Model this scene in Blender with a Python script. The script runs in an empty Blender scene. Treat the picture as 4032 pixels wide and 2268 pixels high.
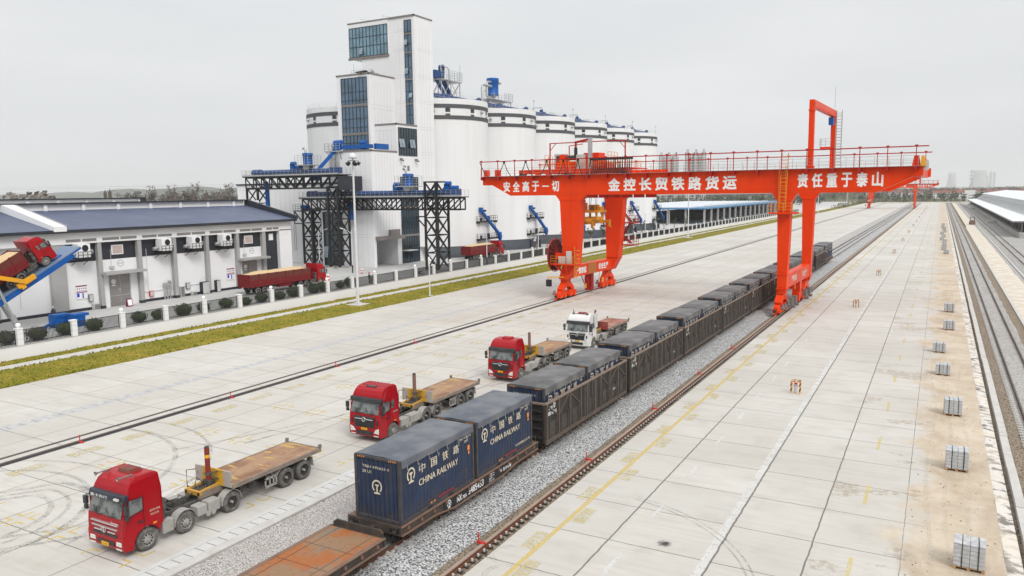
import bpy, math, random
from mathutils import Vector, Matrix
R = math.radians
random.seed(7)
D = bpy.data
sc = bpy.context.scene
C = sc.collection

# ------------------------------------------------------------------ camera
cd = D.cameras.new('camera'); cam = D.objects.new('camera', cd); C.objects.link(cam)
PIT, YAW, ROL, CAMZ = .1240, .5078, -.0127, 15.64
fw = Vector((-math.sin(YAW)*math.cos(PIT), math.cos(YAW)*math.cos(PIT), -math.sin(PIT)))
rt = Vector((math.cos(YAW), math.sin(YAW), 0)); up = rt.cross(fw)
r2 = rt*math.cos(ROL)+up*math.sin(ROL); u2 = up*math.cos(ROL)-rt*math.sin(ROL)
cam.matrix_world = Matrix(((r2.x, u2.x, -fw.x, 0), (r2.y, u2.y, -fw.y, 0), (r2.z, u2.z, -fw.z, CAMZ), (0, 0, 0, 1)))
cd.sensor_width = 36; cd.sensor_fit = 'HORIZONTAL'; cd.lens = 36*3025.67/4032
cd.clip_start = .5; cd.clip_end = 30000
sc.camera = cam

# ------------------------------------------------------------------ overcast sky, veiled sun, exposure
SUN_EL, SUN_AZ = R(44), R(124)         # veiled sun to the right of the camera
wd = D.worlds.new('World'); sc.world = wd; wd.use_nodes = True
nt = wd.node_tree; nt.nodes.clear()
sky = nt.nodes.new('ShaderNodeTexSky'); sky.sky_type = 'NISHITA'; sky.sun_disc = False
sky.sun_elevation = SUN_EL; sky.sun_rotation = SUN_AZ; sky.air_density = 1.2; sky.dust_density = 6; sky.ozone_density = 1
hs = nt.nodes.new('ShaderNodeHueSaturation'); hs.inputs['Saturation'].default_value = .12
tc = nt.nodes.new('ShaderNodeTexCoord')
mp = nt.nodes.new('ShaderNodeMapping'); mp.inputs['Scale'].default_value = (1.2, 1.2, 5)
nz = nt.nodes.new('ShaderNodeTexNoise'); nz.inputs['Scale'].default_value = 1.6; nz.inputs['Detail'].default_value = 5
rp = nt.nodes.new('ShaderNodeValToRGB')
rp.color_ramp.elements[0].position = .3; rp.color_ramp.elements[0].color = (6.65, 6.85, 7.05, 1)
rp.color_ramp.elements[1].position = .75; rp.color_ramp.elements[1].color = (7.75, 7.9, 8.0, 1)
mx = nt.nodes.new('ShaderNodeMixRGB'); mx.inputs[0].default_value = .93
# an overcast dome is brightest overhead
sx = nt.nodes.new('ShaderNodeSeparateXYZ'); gr = nt.nodes.new('ShaderNodeMapRange'); gr.interpolation_type = 'SMOOTHSTEP'
gr.inputs[1].default_value = .12; gr.inputs[2].default_value = .95; gr.inputs[3].default_value = 1.0; gr.inputs[4].default_value = 1.75
ml = nt.nodes.new('ShaderNodeVectorMath'); ml.operation = 'SCALE'
bg = nt.nodes.new('ShaderNodeBackground'); bg.inputs['Strength'].default_value = .111
wo = nt.nodes.new('ShaderNodeOutputWorld')
L = nt.links.new
L(sky.outputs[0], hs.inputs['Color']); L(tc.outputs['Generated'], mp.inputs[0]); L(mp.outputs[0], nz.inputs['Vector'])
L(nz.outputs[0], rp.inputs[0]); L(hs.outputs[0], mx.inputs[1]); L(rp.outputs[0], mx.inputs[2])
L(tc.outputs['Generated'], sx.inputs[0]); L(sx.outputs[2], gr.inputs[0]); L(mx.outputs[0], ml.inputs[0]); L(gr.outputs[0], ml.inputs['Scale']); L(ml.outputs[0], bg.inputs[0]); L(bg.outputs[0], wo.inputs[0])
ld = D.lights.new('sun', 'SUN'); ld.energy = 2.0; ld.angle = R(20); ld.color = (1, .97, .93)
sun = D.objects.new('sun', ld); C.objects.link(sun)
sd = Vector((math.cos(SUN_EL)*math.sin(SUN_AZ), math.cos(SUN_EL)*math.cos(SUN_AZ), math.sin(SUN_EL)))
sun.rotation_euler = sd.to_track_quat('Z', 'Y').to_euler(); sun.location = (60, 20, 90)
vs = sc.view_settings; vs.view_transform = 'Standard'; vs.look = 'None'; vs.exposure = 0.0; vs.gamma = 1; vs.use_curve_mapping = False
sc.cycles.use_denoising = True
sc.cycles.volume_bounces = 1; sc.cycles.max_bounces = 6; sc.cycles.diffuse_bounces = 3; sc.cycles.transparent_max_bounces = 12

# ------------------------------------------------------------------ material helper
class NT:
    def __init__(s, name):
        s.m = D.materials.new(name); s.m.use_nodes = True
        s.t = s.m.node_tree; s.n = s.t.nodes; s.b = s.n['Principled BSDF']; s.out = s.n['Material Output']
        s.geo = s.n.new('ShaderNodeNewGeometry'); s.tc = s.n.new('ShaderNodeTexCoord')
        s.P = s.geo.outputs['Position']; s.O = s.tc.outputs['Object']
    def put(s, sock, v):
        if isinstance(v, bpy.types.NodeSocket): s.t.links.new(v, sock)
        elif isinstance(v, (int, float)) and sock.type == 'RGBA': sock.default_value = (v, v, v, 1)
        elif isinstance(v, (tuple, list)) and sock.type == 'RGBA': sock.default_value = (*v[:3], 1)
        else: sock.default_value = v
    def math(s, op, a, b=0, c=0):
        n = s.n.new('ShaderNodeMath'); n.operation = op
        for i, v in enumerate((a, b, c)):
            if i < len(n.inputs): s.put(n.inputs[i], v)
        return n.outputs[0]
    def xyz(s, v):
        n = s.n.new('ShaderNodeSeparateXYZ'); s.put(n.inputs[0], v); return n.outputs
    def noise(s, scale, detail=4, vec=None, stretch=None, rough=.55):
        n = s.n.new('ShaderNodeTexNoise'); n.inputs['Scale'].default_value = scale; n.inputs['Detail'].default_value = detail
        n.inputs['Roughness'].default_value = rough
        v = vec or s.P
        if stretch:
            m = s.n.new('ShaderNodeMapping'); m.inputs['Scale'].default_value = stretch; s.put(m.inputs[0], v); v = m.outputs[0]
        s.put(n.inputs['Vector'], v); return n.outputs[0]
    def vor(s, scale, vec=None, out='Color', feat='F1'):
        n = s.n.new('ShaderNodeTexVoronoi'); n.feature = feat; n.inputs['Scale'].default_value = scale
        s.put(n.inputs['Vector'], vec or s.P); return n.outputs[out]
    def step(s, v, a, b):          # smooth ramp 0..1 between a and b
        n = s.n.new('ShaderNodeMapRange'); n.interpolation_type = 'SMOOTHSTEP'
        s.put(n.inputs[0], v); n.inputs[1].default_value = a; n.inputs[2].default_value = b; return n.outputs[0]
    def mix(s, f, a, b, mode='MIX'):
        n = s.n.new('ShaderNodeMixRGB'); n.blend_type = mode
        s.put(n.inputs[0], f); s.put(n.inputs[1], a); s.put(n.inputs[2], b); return n.outputs[0]
    def near(s, coord, at, w):     # 1 where |coord-at| < w
        return s.math('LESS_THAN', s.math('ABSOLUTE', s.math('SUBTRACT', coord, at)), w)
    def every(s, coord, off, per, w):
        f = s.math('FRACT', s.math('DIVIDE', s.math('SUBTRACT', coord, off-per/2), per))
        return s.math('LESS_THAN', s.math('ABSOLUTE', s.math('SUBTRACT', f, .5)), w/per)
    def bump(s, h, strength=.3, dist=.02):
        n = s.n.new('ShaderNodeBump'); n.inputs['Strength'].default_value = strength; n.inputs['Distance'].default_value = dist
        s.put(n.inputs['Height'], h); s.t.links.new(n.outputs[0], s.b.inputs['Normal'])
    def done(s, col, rough=.6, metal=0, spec=.4, coat=0):
        s.put(s.b.inputs['Base Color'], col); s.put(s.b.inputs['Roughness'], rough)
        s.b.inputs['Metallic'].default_value = metal; s.b.inputs['Specular IOR Level'].default_value = spec
        s.b.inputs['Coat Weight'].default_value = coat; s.b.inputs['Coat Roughness'].default_value = .15
        return s.m
def paint(name, col, rough=.45, metal=0, dirt=.25, dcol=(.16, .13, .1), scale=1.2, spec=.4, coat=0, obj=True):
    n = NT(name); v = n.O if obj else n.P
    a = n.noise(scale, 6, v); b = n.noise(scale*9, 3, v)
    k = n.math('MULTIPLY', n.step(n.math('ADD', a, n.math('MULTIPLY', b, .35)), .55, .95), dirt)
    c = n.mix(n.math('MULTIPLY', n.step(n.noise(scale*.4, 3, v), .35, .7), .22), col, tuple(x*.78 for x in col))
    return n.done(n.mix(k, c, dcol), rough, metal, spec, coat)
M = {}
M['white'] = paint('white_wall', (.76, .76, .765), .6, dirt=.10, dcol=(.5, .49, .47), scale=.25, spec=.25)
M['white_panel'] = paint('white_panel', (.76, .76, .77), .5, dirt=.05, dcol=(.55, .55, .54), scale=.2, spec=.3)
n = NT('silo_render'); st = n.noise(.55, 5, n.O, (1, 1, .05)); lf = n.every(n.xyz(n.O)[2], 1.3, 2.4, .012)
b = n.mix(n.math('MULTIPLY', n.step(st, .48, .78), .35), (.72, .72, .725), (.57, .56, .545)); b = n.mix(n.math('MULTIPLY', n.step(n.noise(.1, 4, n.O), .4, .7), .2), b, (.62, .62, .62)); b = n.mix(n.math('MULTIPLY', lf, .10), b, (.4, .4, .4)); M['silo'] = n.done(b, .75, 0, .2)
M['band'] = paint('silo_band', (.075, .078, .085), .7, dirt=.1, scale=.3)
M['plinth'] = paint('plinth', (.045, .055, .07), .65, dirt=.15, scale=.3)
M['black'] = paint('black_steel', (.012, .013, .016), .45, dirt=.15, dcol=(.06, .055, .05))
M['dark'] = paint('dark_panel', (.022, .026, .036), .45, dirt=.08)
M['grey_col'] = paint('grey_render', (.36, .355, .35), .75, dirt=.2, scale=.5)
n = NT('crane_orange'); st = n.noise(.9, 6, n.O, (1, 1, .12)); sp_ = n.noise(3.5, 6, n.O)
b = n.mix(n.math('MULTIPLY', n.step(st, .45, .75), .40), (.72, .042, .002), (.50, .034, .003)); b = n.mix(n.math('MULTIPLY', n.step(n.noise(.25, 4, n.O), .4, .7), .25), b, (.80, .075, .008)); b = n.mix(n.math('MULTIPLY', n.step(sp_, .66, .76), .55), b, (.20, .035, .012)); M['orange'] = n.done(b, n.math('ADD', .26, n.math('MULTIPLY', st, .22)), 0, .14)
M['redpaint'] = paint('crane_red', (.40, .010, .008), .4, dirt=.2, scale=1., spec=.15)
M['yellow'] = paint('yellow_paint', (.78, .36, .008), .45, dirt=.25)
M['cyel'] = paint('spreader_yellow', (.7, .30, .006), .45, dirt=.3, scale=2)
M['blue'] = paint('machine_blue', (.0, .085, .34), .38, dirt=.12, spec=.25)
M['bluegal'] = paint('conveyor_blue', (.012, .055, .185), .42, dirt=.15, spec=.25)
M['galv'] = paint('galvanised', (.45, .46, .47), .45, metal=.5, dirt=.2)
M['pole'] = paint('pole_white', (.62, .63, .64), .4, dirt=.15)
M['steel'] = paint('steel_grey', (.22, .22, .22), .45, metal=.4, dirt=.3)
M['grey'] = paint('grey_box', (.5, .5, .49), .5, dirt=.2)
M['rust'] = paint('rail_rust', (.17, .062, .03), .75, dirt=.5, dcol=(.07, .03, .02), scale=3, obj=False)
M['railtop'] = paint('rail_top', (.42, .33, .27), .45, metal=.3, dirt=.4, dcol=(.3, .14, .07), scale=2, obj=False)
M['darkrail'] = paint('dark_rail', (.05, .04, .036), .6, dirt=.4, scale=1., obj=False)
M['sleeper'] = paint('sleeper_concrete', (.42, .41, .39), .85, dirt=.4, scale=3)
M['bark'] = paint('bark', (.12, .10, .085), .9, dirt=.3)
M['red_truck'] = paint('truck_red', (.335, .003, .009), .3, dirt=.22, dcol=(.22, .035, .03), scale=1.4, spec=.22, coat=.12)
M['white_truck'] = paint('truck_white', (.70, .69, .67), .35, dirt=.25, dcol=(.45, .40, .34), scale=1.4, coat=.4)
M['plastic'] = paint('dark_plastic', (.022, .024, .028), .5, dirt=.25, dcol=(.12, .11, .1))
M['navyvisor'] = paint('visor_plastic', (.02, .026, .04), .4, dirt=.2, dcol=(.1, .1, .1))
M['chassis'] = paint('dusty_chassis', (.05, .047, .044), .8, dirt=.6, dcol=(.20, .185, .17), scale=3)
M['dust'] = paint('dusty_metal', (.33, .32, .30), .75, dirt=.5, dcol=(.2, .185, .165), scale=3)
M['tyre'] = paint('tyre', (.085, .082, .078), .9, dirt=.75, dcol=(.22, .205, .19), scale=4)
M['rim'] = paint('rim', (.34, .33, .31), .6, metal=.2, dirt=.5, dcol=(.16, .14, .12), scale=6)
M['hub'] = paint('hub_dark', (.03, .028, .026), .7, dirt=.4)
M['plate'] = paint('plate_yellow', (.80, .42, .01), .4, dirt=.1)
M['lampglass'] = paint('lamp_glass', (.62, .62, .58), .15, dirt=.2, coat=.5)
M['amber'] = paint('amber', (.75, .25, .02), .3, dirt=.1)
M['chrome'] = paint('chrome', (.65, .66, .67), .25, metal=.7, dirt=.2)
M['ram_red'] = paint('ram_red', (.23, .025, .02), .5, dirt=.5, dcol=(.12, .05, .03), scale=3)
M['ram_grey'] = paint('ram_rust', (.21, .11, .075), .6, dirt=.5, scale=3)
M['ink_white'] = paint('lettering_white', (.80, .80, .79), .6, dirt=.1, dcol=(.5, .5, .5))
M['ink_black'] = paint('lettering_black', (.02, .02, .022), .6, dirt=0)
M['ink_red'] = paint('lettering_red', (.55, .02, .02), .6, dirt=.1)
M['cream'] = paint('door_stencil', (.62, .55, .42), .7, dirt=.5, dcol=(.2, .19, .2), scale=2.2)
n = NT('stencil'); x, y, z = n.xyz(n.O); k = n.math('MAXIMUM', n.every(y, .12+.19, .2909, .045), n.every(x, -1.155+.165, .2567, .04))
k = n.math('MAXIMUM', k, n.math('MULTIPLY', n.step(n.noise(6, 5, n.O), .58, .66), .8)); tr = n.n.new('ShaderNodeBsdfTransparent'); mxs = n.n.new('ShaderNodeMixShader'); n.done((.66, .60, .48), .7, 0, .2)
n.put(mxs.inputs[0], k); n.t.links.new(n.b.outputs[0], mxs.inputs[1]); n.t.links.new(tr.outputs[0], mxs.inputs[2]); n.t.links.new(mxs.outputs[0], n.out.inputs[0]); M['stencil'] = n.m
M['ink_purple'] = paint('board_purple', (.22, .02, .12), .6, dirt=0)
M['ink_blue'] = paint('board_blue', (.02, .05, .5), .6, dirt=0)
M['grain'] = paint('grain', (.56, .41, .235), .95, dirt=.3, dcol=(.5, .33, .14), scale=5)
M['wood'] = paint('pallet_wood', (.42, .25, .12), .85, dirt=.4, scale=6)
M['skin'] = paint('skin', (.5, .3, .2), .6, dirt=0)
M['denim'] = paint('dark_cloth', (.05, .06, .08), .9, dirt=.1)
M['red_stake'] = paint('stake_red', (.17, .010, .013), .7, dirt=.6, dcol=(.10, .05, .042), scale=2.5, spec=.15)
M['stake_dark'] = paint('stake_gap', (.13, .075, .05), .9, dirt=.6, dcol=(.03, .012, .012), scale=9)
M['gon'] = paint('gondola_black', (.024, .022, .021), .7, dirt=.5, dcol=(.065, .05, .04), scale=1.6)
M['gonrail'] = paint('gondola_rail', (.21, .155, .12), .75, dirt=.4, dcol=(.09, .06, .045), scale=2)
M['wagon'] = paint('wagon_frame', (.04, .034, .03), .75, dirt=.55, dcol=(.13, .085, .06), scale=2.2)
M['glass_dark'] = None
def glass(name, col, rough=.07, spec=.6, dirt=.1, scale=.8, k=.62):
    n = NT(name)
    a = n.noise(scale, 3, n.O)
    return n.done(n.mix(n.step(a, .35, .7), col, tuple(x*k for x in col)), rough, 0, spec)
M['glass'] = glass('curtain_glass', (.075, .14, .215), .05, .8, scale=.35)
M['glass_lo'] = glass('dark_glass', (.03, .05, .065), .06, .6, scale=.4)
M['glass_cab'] = glass('cab_glass', (.17, .185, .18), .06, .6, scale=2.2, k=.16)
M['glass_top'] = glass('sky_glass', (.17, .30, .38), .06, .7, scale=.4)

# ------------------------------------------------------------------ mesh helper
class MB:
    def __init__(s): s.v = []; s.f = []; s.mi = []; s.sm = []
    def add(s, vs, fs, mi=0, sm=False):
        o = len(s.v); s.v += [tuple(v) for v in vs]
        for f in fs: s.f.append([i+o for i in f]); s.mi.append(mi); s.sm.append(sm)
        return s
    def box(s, x0, y0, z0, x1, y1, z1, mi=0):
        v = [(x, y, z) for z in (z0, z1) for y in (y0, y1) for x in (x0, x1)]
        return s.add(v, [(0, 2, 3, 1), (4, 5, 7, 6), (0, 1, 5, 4), (2, 6, 7, 3), (0, 4, 6, 2), (1, 3, 7, 5)], mi)
    def bar(s, p, q, w, h=None, mi=0):      # rectangular beam from p to q
        p, q = Vector(p), Vector(q); d = q-p
        if d.length < 1e-6: return s
        d.normalize(); a = Vector((0, 0, 1)) if abs(d.z) < .9 else Vector((0, 1, 0))
        x = d.cross(a).normalized(); y = x.cross(d).normalized(); h = h or w
        v = [c+x*i*w/2+y*j*h/2 for c in (p, q) for i, j in ((-1, -1), (1, -1), (1, 1), (-1, 1))]
        return s.add(v, [(3, 2, 1, 0), (4, 5, 6, 7), (0, 1, 5, 4), (1, 2, 6, 5), (2, 3, 7, 6), (3, 0, 4, 7)], mi)
    def cyl(s, p, q, r, r2=None, n=12, mi=0, caps=True):
        p, q = Vector(p), Vector(q); d = (q-p).normalized(); r2 = r if r2 is None else r2
        a = Vector((0, 0, 1)) if abs(d.z) < .9 else Vector((1, 0, 0))
        x = d.cross(a).normalized(); y = d.cross(x)
        v = [c+(x*math.cos(t)+y*math.sin(t))*k for c, k in ((p, r), (q, r2)) for t in [2*math.pi*i/n for i in range(n)]]
        s.add(v, [(i, (i+1) % n, n+(i+1) % n, n+i) for i in range(n)], mi, True)
        if caps:
            s.add(v[:n], [list(range(n))[::-1]], mi); s.add(v[n:], [list(range(n))], mi)
        return s
    def tube(s, pts, r, n=6, mi=0):
        pts = [Vector(p) for p in pts]; vs = []; k = len(pts)
        for i, p in enumerate(pts):
            d = (pts[min(i+1, k-1)]-pts[max(i-1, 0)]).normalized()
            a = Vector((0, 0, 1)) if abs(d.z) < .95 else Vector((1, 0, 0))
            x = d.cross(a).normalized(); y = d.cross(x)
            vs += [p+(x*math.cos(t)+y*math.sin(t))*r for t in [2*math.pi*j/n for j in range(n)]]
        fs = [(i*n+j, i*n+(j+1) % n, (i+1)*n+(j+1) % n, (i+1)*n+j) for i in range(k-1) for j in range(n)]
        s.add(vs, fs, mi, True); s.add(vs[:n], [list(range(n))], mi); s.add(vs[-n:], [list(range(n))], mi)
        return s
    def prism(s, poly, axis, a, b, mi=0):   # poly in the plane across the axis, drawn from a to b
        f = {'x': lambda u, v, w: (w, u, v), 'y': lambda u, v, w: (u, w, v), 'z': lambda u, v, w: (u, v, w)}[axis]
        n = len(poly); v = [f(u, w, a) for u, w in poly]+[f(u, w, b) for u, w in poly]
        return s.add(v, [list(range(n))[::-1], list(range(n, 2*n))]+[(i, (i+1) % n, n+(i+1) % n, n+i) for i in range(n)], mi)
    def loft(s, rows, mi=0, sm=False, closed=True, caps=True):   # rows of equal point counts
        n = len(rows[0]); v = [p for r in rows for p in r]; m = n if closed else n-1
        s.add(v, [(i*n+j, i*n+(j+1) % n, (i+1)*n+(j+1) % n, (i+1)*n+j) for i in range(len(rows)-1) for j in range(m)], mi, sm)
        if caps and closed: s.add(rows[0], [list(range(n))[::-1]], mi); s.add(rows[-1], [list(range(n))], mi)
        return s
    def lathe(s, prof, c=(0, 0, 0), n=24, mi=0, sm=True, a0=0, a1=2*math.pi, axis='z'):
        full = abs(a1-a0-2*math.pi) < 1e-6; k = n if full else n+1; v = []
        for r, z in prof:
            for i in range(k):
                t = a0+(a1-a0)*i/n; x, y = r*math.cos(t), r*math.sin(t)
                v.append((c[0]+x, c[1]+y, c[2]+z) if axis == 'z' else (c[0]+z, c[1]+x, c[2]+y))
        s.add(v, [(i*k+j, i*k+(j+1) % k, (i+1)*k+(j+1) % k, (i+1)*k+j) for i in range(len(prof)-1) for j in range(k if full else n)], mi, sm)
        return s
    def ball(s, c, r, n=10, mi=0, sz=1):
        pr = [(max(r*math.sin(math.pi*i/n), 1e-4), -r*sz*math.cos(math.pi*i/n)) for i in range(n+1)]
        return s.lathe(pr, c, n*2 if n < 8 else n+4, mi)
    def quad(s, a, b, c, d, mi=0): return s.add([a, b, c, d], [(0, 1, 2, 3)], mi)
    def text(s, body, o, r, u, h, w=None, mi=0, bold=.02, align='c'):   # h: glyph height, w: overall width if forced
        v, f, bb = glyphs(body, 0); r, u, o = Vector(r).normalized(), Vector(u).normalized(), Vector(o); nn = r.cross(u)*.0015; e = bold*h*.9
        sy = h/(bb[3]-bb[1]); sx = (w/(bb[2]-bb[0])) if w else sy
        ox = {'c': (bb[0]+bb[2])/2, 'l': bb[0]}[align]; oy = (bb[1]+bb[3])/2
        for k, (a, b) in enumerate([(0, 0)] if bold <= 0 else [(-e, -e), (e, -e), (-e, e), (e, e), (0, e), (0, -e)] if h > .7 else [(-e, 0), (e, 0)]):
            s.add([o+r*((x-ox)*sx+a)+u*((y-oy)*sy+b)+nn*k for x, y in v], f, mi)
        return s
    def rail(s, pts, h=1.1, sp=1.5, r=.025, rows=3, mi=0, mp=None):   # hand rail along a polyline
        for a, b in zip(pts[:-1], pts[1:]):
            a, b = Vector(a), Vector(b); k = max(1, round((b-a).length/sp))
            for i in range(k+1):
                p = a.lerp(b, i/k); s.bar(p, p+Vector((0, 0, h)), r*2, mi=mi if mp is None else mp)
            for j in range(rows):
                z = Vector((0, 0, h*(j+1)/rows)); s.bar(a+z, b+z, r*1.7, mi=mi)
        return s
    def ladder(s, p, q, w, side, step=.3, r=.025, mi=0):
        p, q, sd_ = Vector(p), Vector(q), Vector(side).normalized()*w/2
        s.bar(p-sd_, q-sd_, r*2, mi=mi); s.bar(p+sd_, q+sd_, r*2, mi=mi)
        k = max(1, int((q-p).length/step))
        for i in range(1, k): c = p.lerp(q, i/k); s.bar(c-sd_, c+sd_, r*1.6, mi=mi)
        return s
    def build(s, name, mats, parent=None, loc=None, bevel=0, seg=1):
        me = D.meshes.new(name); me.from_pydata(s.v, [], s.f)
        mats = mats if isinstance(mats, (list, tuple)) else [mats]
        for m in mats: me.materials.append(M[m] if isinstance(m, str) else m)
        me.polygons.foreach_set('material_index', s.mi); me.polygons.foreach_set('use_smooth', s.sm); me.update()
        o = D.objects.new(name, me); C.objects.link(o)
        if parent: o.parent = parent
        if loc: o.location = loc
        if bevel:
            b = o.modifiers.new('bevel', 'BEVEL'); b.width = bevel; b.segments = seg; b.limit_method = 'ANGLE'; b.angle_limit = R(35)
        return o
_gl = {}
def glyphs(body, bold):
    k = (body, bold)
    if k not in _gl:
        c = D.curves.new('lettering', 'FONT'); c.body = body; c.resolution_u = 3; c.fill_mode = 'FRONT'
        o = D.objects.new('lettering', c); me = D.meshes.new_from_object(o)
        v = [(p.co.x, p.co.y) for p in me.vertices]; f = [list(p.vertices) for p in me.polygons]
        D.objects.remove(o); D.meshes.remove(me); D.curves.remove(c)
        xs = [p[0] for p in v]; ys = [p[1] for p in v]
        _gl[k] = (v, f, (min(xs), min(ys), max(xs), max(ys)))
    return _gl[k]
def tag(o, label=None, cat=None, group=None, kind=None):
    if label: o['label'] = label
    if cat: o['category'] = cat
    if group: o['group'] = group
    if kind: o['kind'] = kind
    return o
def thing(name, label, cat, loc=(0, 0, 0), rz=0, group=None):
    o = D.objects.new(name, None); C.objects.link(o); o.empty_display_size = .3
    o.location = loc; o.rotation_euler = (0, 0, rz); return tag(o, label, cat, group)
def struct(name, mb, mats, parent=None, kind='structure'):
    o = mb.build(name, mats, parent)
    if not parent: o['kind'] = kind
    return o
def copy_tree(o, label=None, loc=None, rz=None, parent=None):
    c = o.copy(); C.objects.link(c)
    if parent is not None: c.parent = parent
    if label: c['label'] = label
    if loc is not None: c.location = loc
    if rz is not None: c.rotation_euler = (0, 0, rz)
    for ch in list(o.children): copy_tree(ch, parent=c)
    return c
ORD = 'first second third fourth fifth sixth seventh eighth ninth tenth eleventh twelfth thirteenth fourteenth fifteenth sixteenth seventeenth eighteenth nineteenth twentieth'.split()
ORD += ['twenty-'+x for x in ORD[:9]]+['thirtieth']
HAZE = True
M['platform_conc'] = paint('platform_concrete', (.40, .39, .375), .85, dirt=.3, scale=.4, obj=False)
M['roof_white'] = paint('roof_white', (.66, .68, .70), .5, dirt=.1, dcol=(.5, .51, .52), scale=.1, obj=False)
M['roof_grey'] = paint('roof_grey', (.58, .60, .61), .5, dirt=.2, scale=.1, obj=False)
M['shed_blue'] = paint('shed_blue', (.07, .22, .40), .5, dirt=.2, scale=.3)
# ================================================================== ground, slabs, beds, grass
YEND = 860.0
def slab_mat(name, left):
    n = NT(name); x, y, z = n.xyz(n.P)
    wob = n.math('MULTIPLY', n.math('SUBTRACT', n.noise(1.3, 3), .5), .10)
    yw = n.math('ADD', y, wob); xw = n.math('ADD', x, wob)
    big = n.noise(.07, 5); mid = n.noise(.5, 5); fine = n.noise(7, 4)
    streak = n.noise(.9, 5, stretch=(.35, 3.2, 1))
    base = n.mix(n.step(big, .35, .68), (.475, .448, .405), (.545, .525, .487))
    base = n.mix(n.math('MULTIPLY', n.step(streak, .42, .72), .42), base, (.395, .372, .338))
    base = n.mix(n.math('MULTIPLY', n.step(mid, .46, .78), .42), base, (.375, .335, .285))
    base = n.mix(n.math('MULTIPLY', n.step(fine, .55, .85), .16), base, (.38, .36, .33))
    # each slab casts a slightly different tone
    cell = n.n.new('ShaderNodeTexWhiteNoise'); cell.noise_dimensions = '2D'
    cv = n.n.new('ShaderNodeCombineXYZ')
    per, off = (4.17, 23.3) if left else (4.0, 2.95)
    n.put(cv.inputs[0], n.math('FLOOR', n.math('DIVIDE', n.math('ADD', x, 43.37 if left else 8.1), 3.8 if left else 4.1)))
    n.put(cv.inputs[1], n.math('FLOOR', n.math('DIVIDE', n.math('SUBTRACT', y, off), per)))
    n.put(cell.inputs['Vector'], cv.outputs[0])
    base = n.mix(n.math('MULTIPLY', cell.outputs['Value'], .30), base, (.39, .37, .34))
    jm = n.every(yw, off, per, .028)
    js = [-43.37, -39.6, -35.6, -31.75, -51.5, -59.5] if left else [-12.4, -4.25, -.75]
    ws = [.026]*6 if left else [.042, .036, .018]
    if not left: jm = n.math('MAXIMUM', jm, n.near(n.math('ADD', x, n.math('MULTIPLY', wob, 1.6)), -7.78, .045))
    for a, w in zip(js, ws): jm = n.math('MAXIMUM', jm, n.near(xw, a, w))
    if left:
        # orange and grey wheel stains, drain strip
        o = n.step(n.noise(.16, 5, stretch=(1, .35, 1)), .60, .75)
        o = n.math('MULTIPLY', n.math('MULTIPLY', o, n.step(n.noise(1.4, 4), .4, .7)), .5)
        base = n.mix(o, base, (.50, .33, .19))
        d = n.math('MULTIPLY', n.near(xw, -55.4, .62), .6)
        g = n.mix(n.step(n.noise(2, 4), .4, .65), (.34, .35, .37), (.50, .50, .51))
        base = n.mix(d, base, g)
        jm = n.math('MAXIMUM', jm, n.math('MULTIPLY', n.near(x, -55.3, .35), n.math('MULTIPLY', n.every(y, 0, .9, .06), .45)))
    else:
        # dried mud and sand towards the right edge
        gx = n.step(x, -4.5, 2.0)
        m1 = n.noise(.22, 6, stretch=(.75, 1, 1), rough=.62); m2 = n.noise(1.5, 6, stretch=(.8, 1.6, 1), rough=.65)
        s = n.math('ADD', n.math('ADD', n.math('MULTIPLY', m1, .75), n.math('MULTIPLY', m2, .35)), n.math('MULTIPLY', gx, .34))
        mud = n.step(n.math('ADD', m1, n.math('MULTIPLY', m2, .25)), .69, .715); sx_ = n.math('ADD', x, n.math('MULTIPLY', n.math('SUBTRACT', n.noise(.3, 8, stretch=(1, .6, 1), rough=.68), .5), 9.0))
        sand = n.math('MULTIPLY', n.step(sx_, -1.2, .5), n.step(n.noise(.05, 3, stretch=(.01, 1, 1)), .26, .44))
        tone = n.mix(n.step(n.noise(.25, 9, rough=.7), .30, .72), (.36, .27, .18), (.55, .465, .36))
        tone = n.mix(n.math('MULTIPLY', n.step(n.noise(.7, 8, stretch=(1.6, .5, 1), rough=.72), .42, .8), .6), tone, (.60, .545, .46)); tone = n.mix(n.math('MULTIPLY', n.step(n.noise(3.2, 6, rough=.7), .60, .72), .5), tone, (.22, .165, .11))
        base = n.mix(n.math('MULTIPLY', sand, .93), base, tone); jm = n.math('MULTIPLY', jm, n.math('SUBTRACT', 1, n.math('MULTIPLY', sand, .75)))
        mm = n.math('MULTIPLY', mud, n.math('MULTIPLY', n.math('MULTIPLY', n.step(x, -4.4, -4.0), n.math('SUBTRACT', 1, n.step(n.math('ADD', x, n.noise(.8)), .0, .6))), n.step(n.noise(3.0, 5), .40, .56)))
        base = n.mix(n.math('MULTIPLY', mm, .62), base, (.30, .245, .185))
        # one oil patch
        dd = n.math('SQRT', n.math('ADD', n.math('POWER', n.math('SUBTRACT', x, -10.05), 2), n.math('POWER', n.math('SUBTRACT', y, 31.72), 2)))
        dd = n.math('ADD', dd, n.math('MULTIPLY', n.math('SUBTRACT', n.noise(4, 4), .5), .5))
        base = n.mix(n.math('SUBTRACT', 1, n.step(dd, .06, .42)), base, (.05, .047, .045))
    jm = n.math('MULTIPLY', jm, .82)
    col = n.mix(jm, base, (.10, .095, .09))
    n.bump(n.math('ADD', fine, n.math('MULTIPLY', jm, -3)), .12, .01)
    return n.done(col, n.math('ADD', .62, n.math('MULTIPLY', mid, .25)), 0, .3)
M['slab_r'] = slab_mat('freight_slab_right', False)
M['slab_l'] = slab_mat('freight_slab_left', True)
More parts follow.
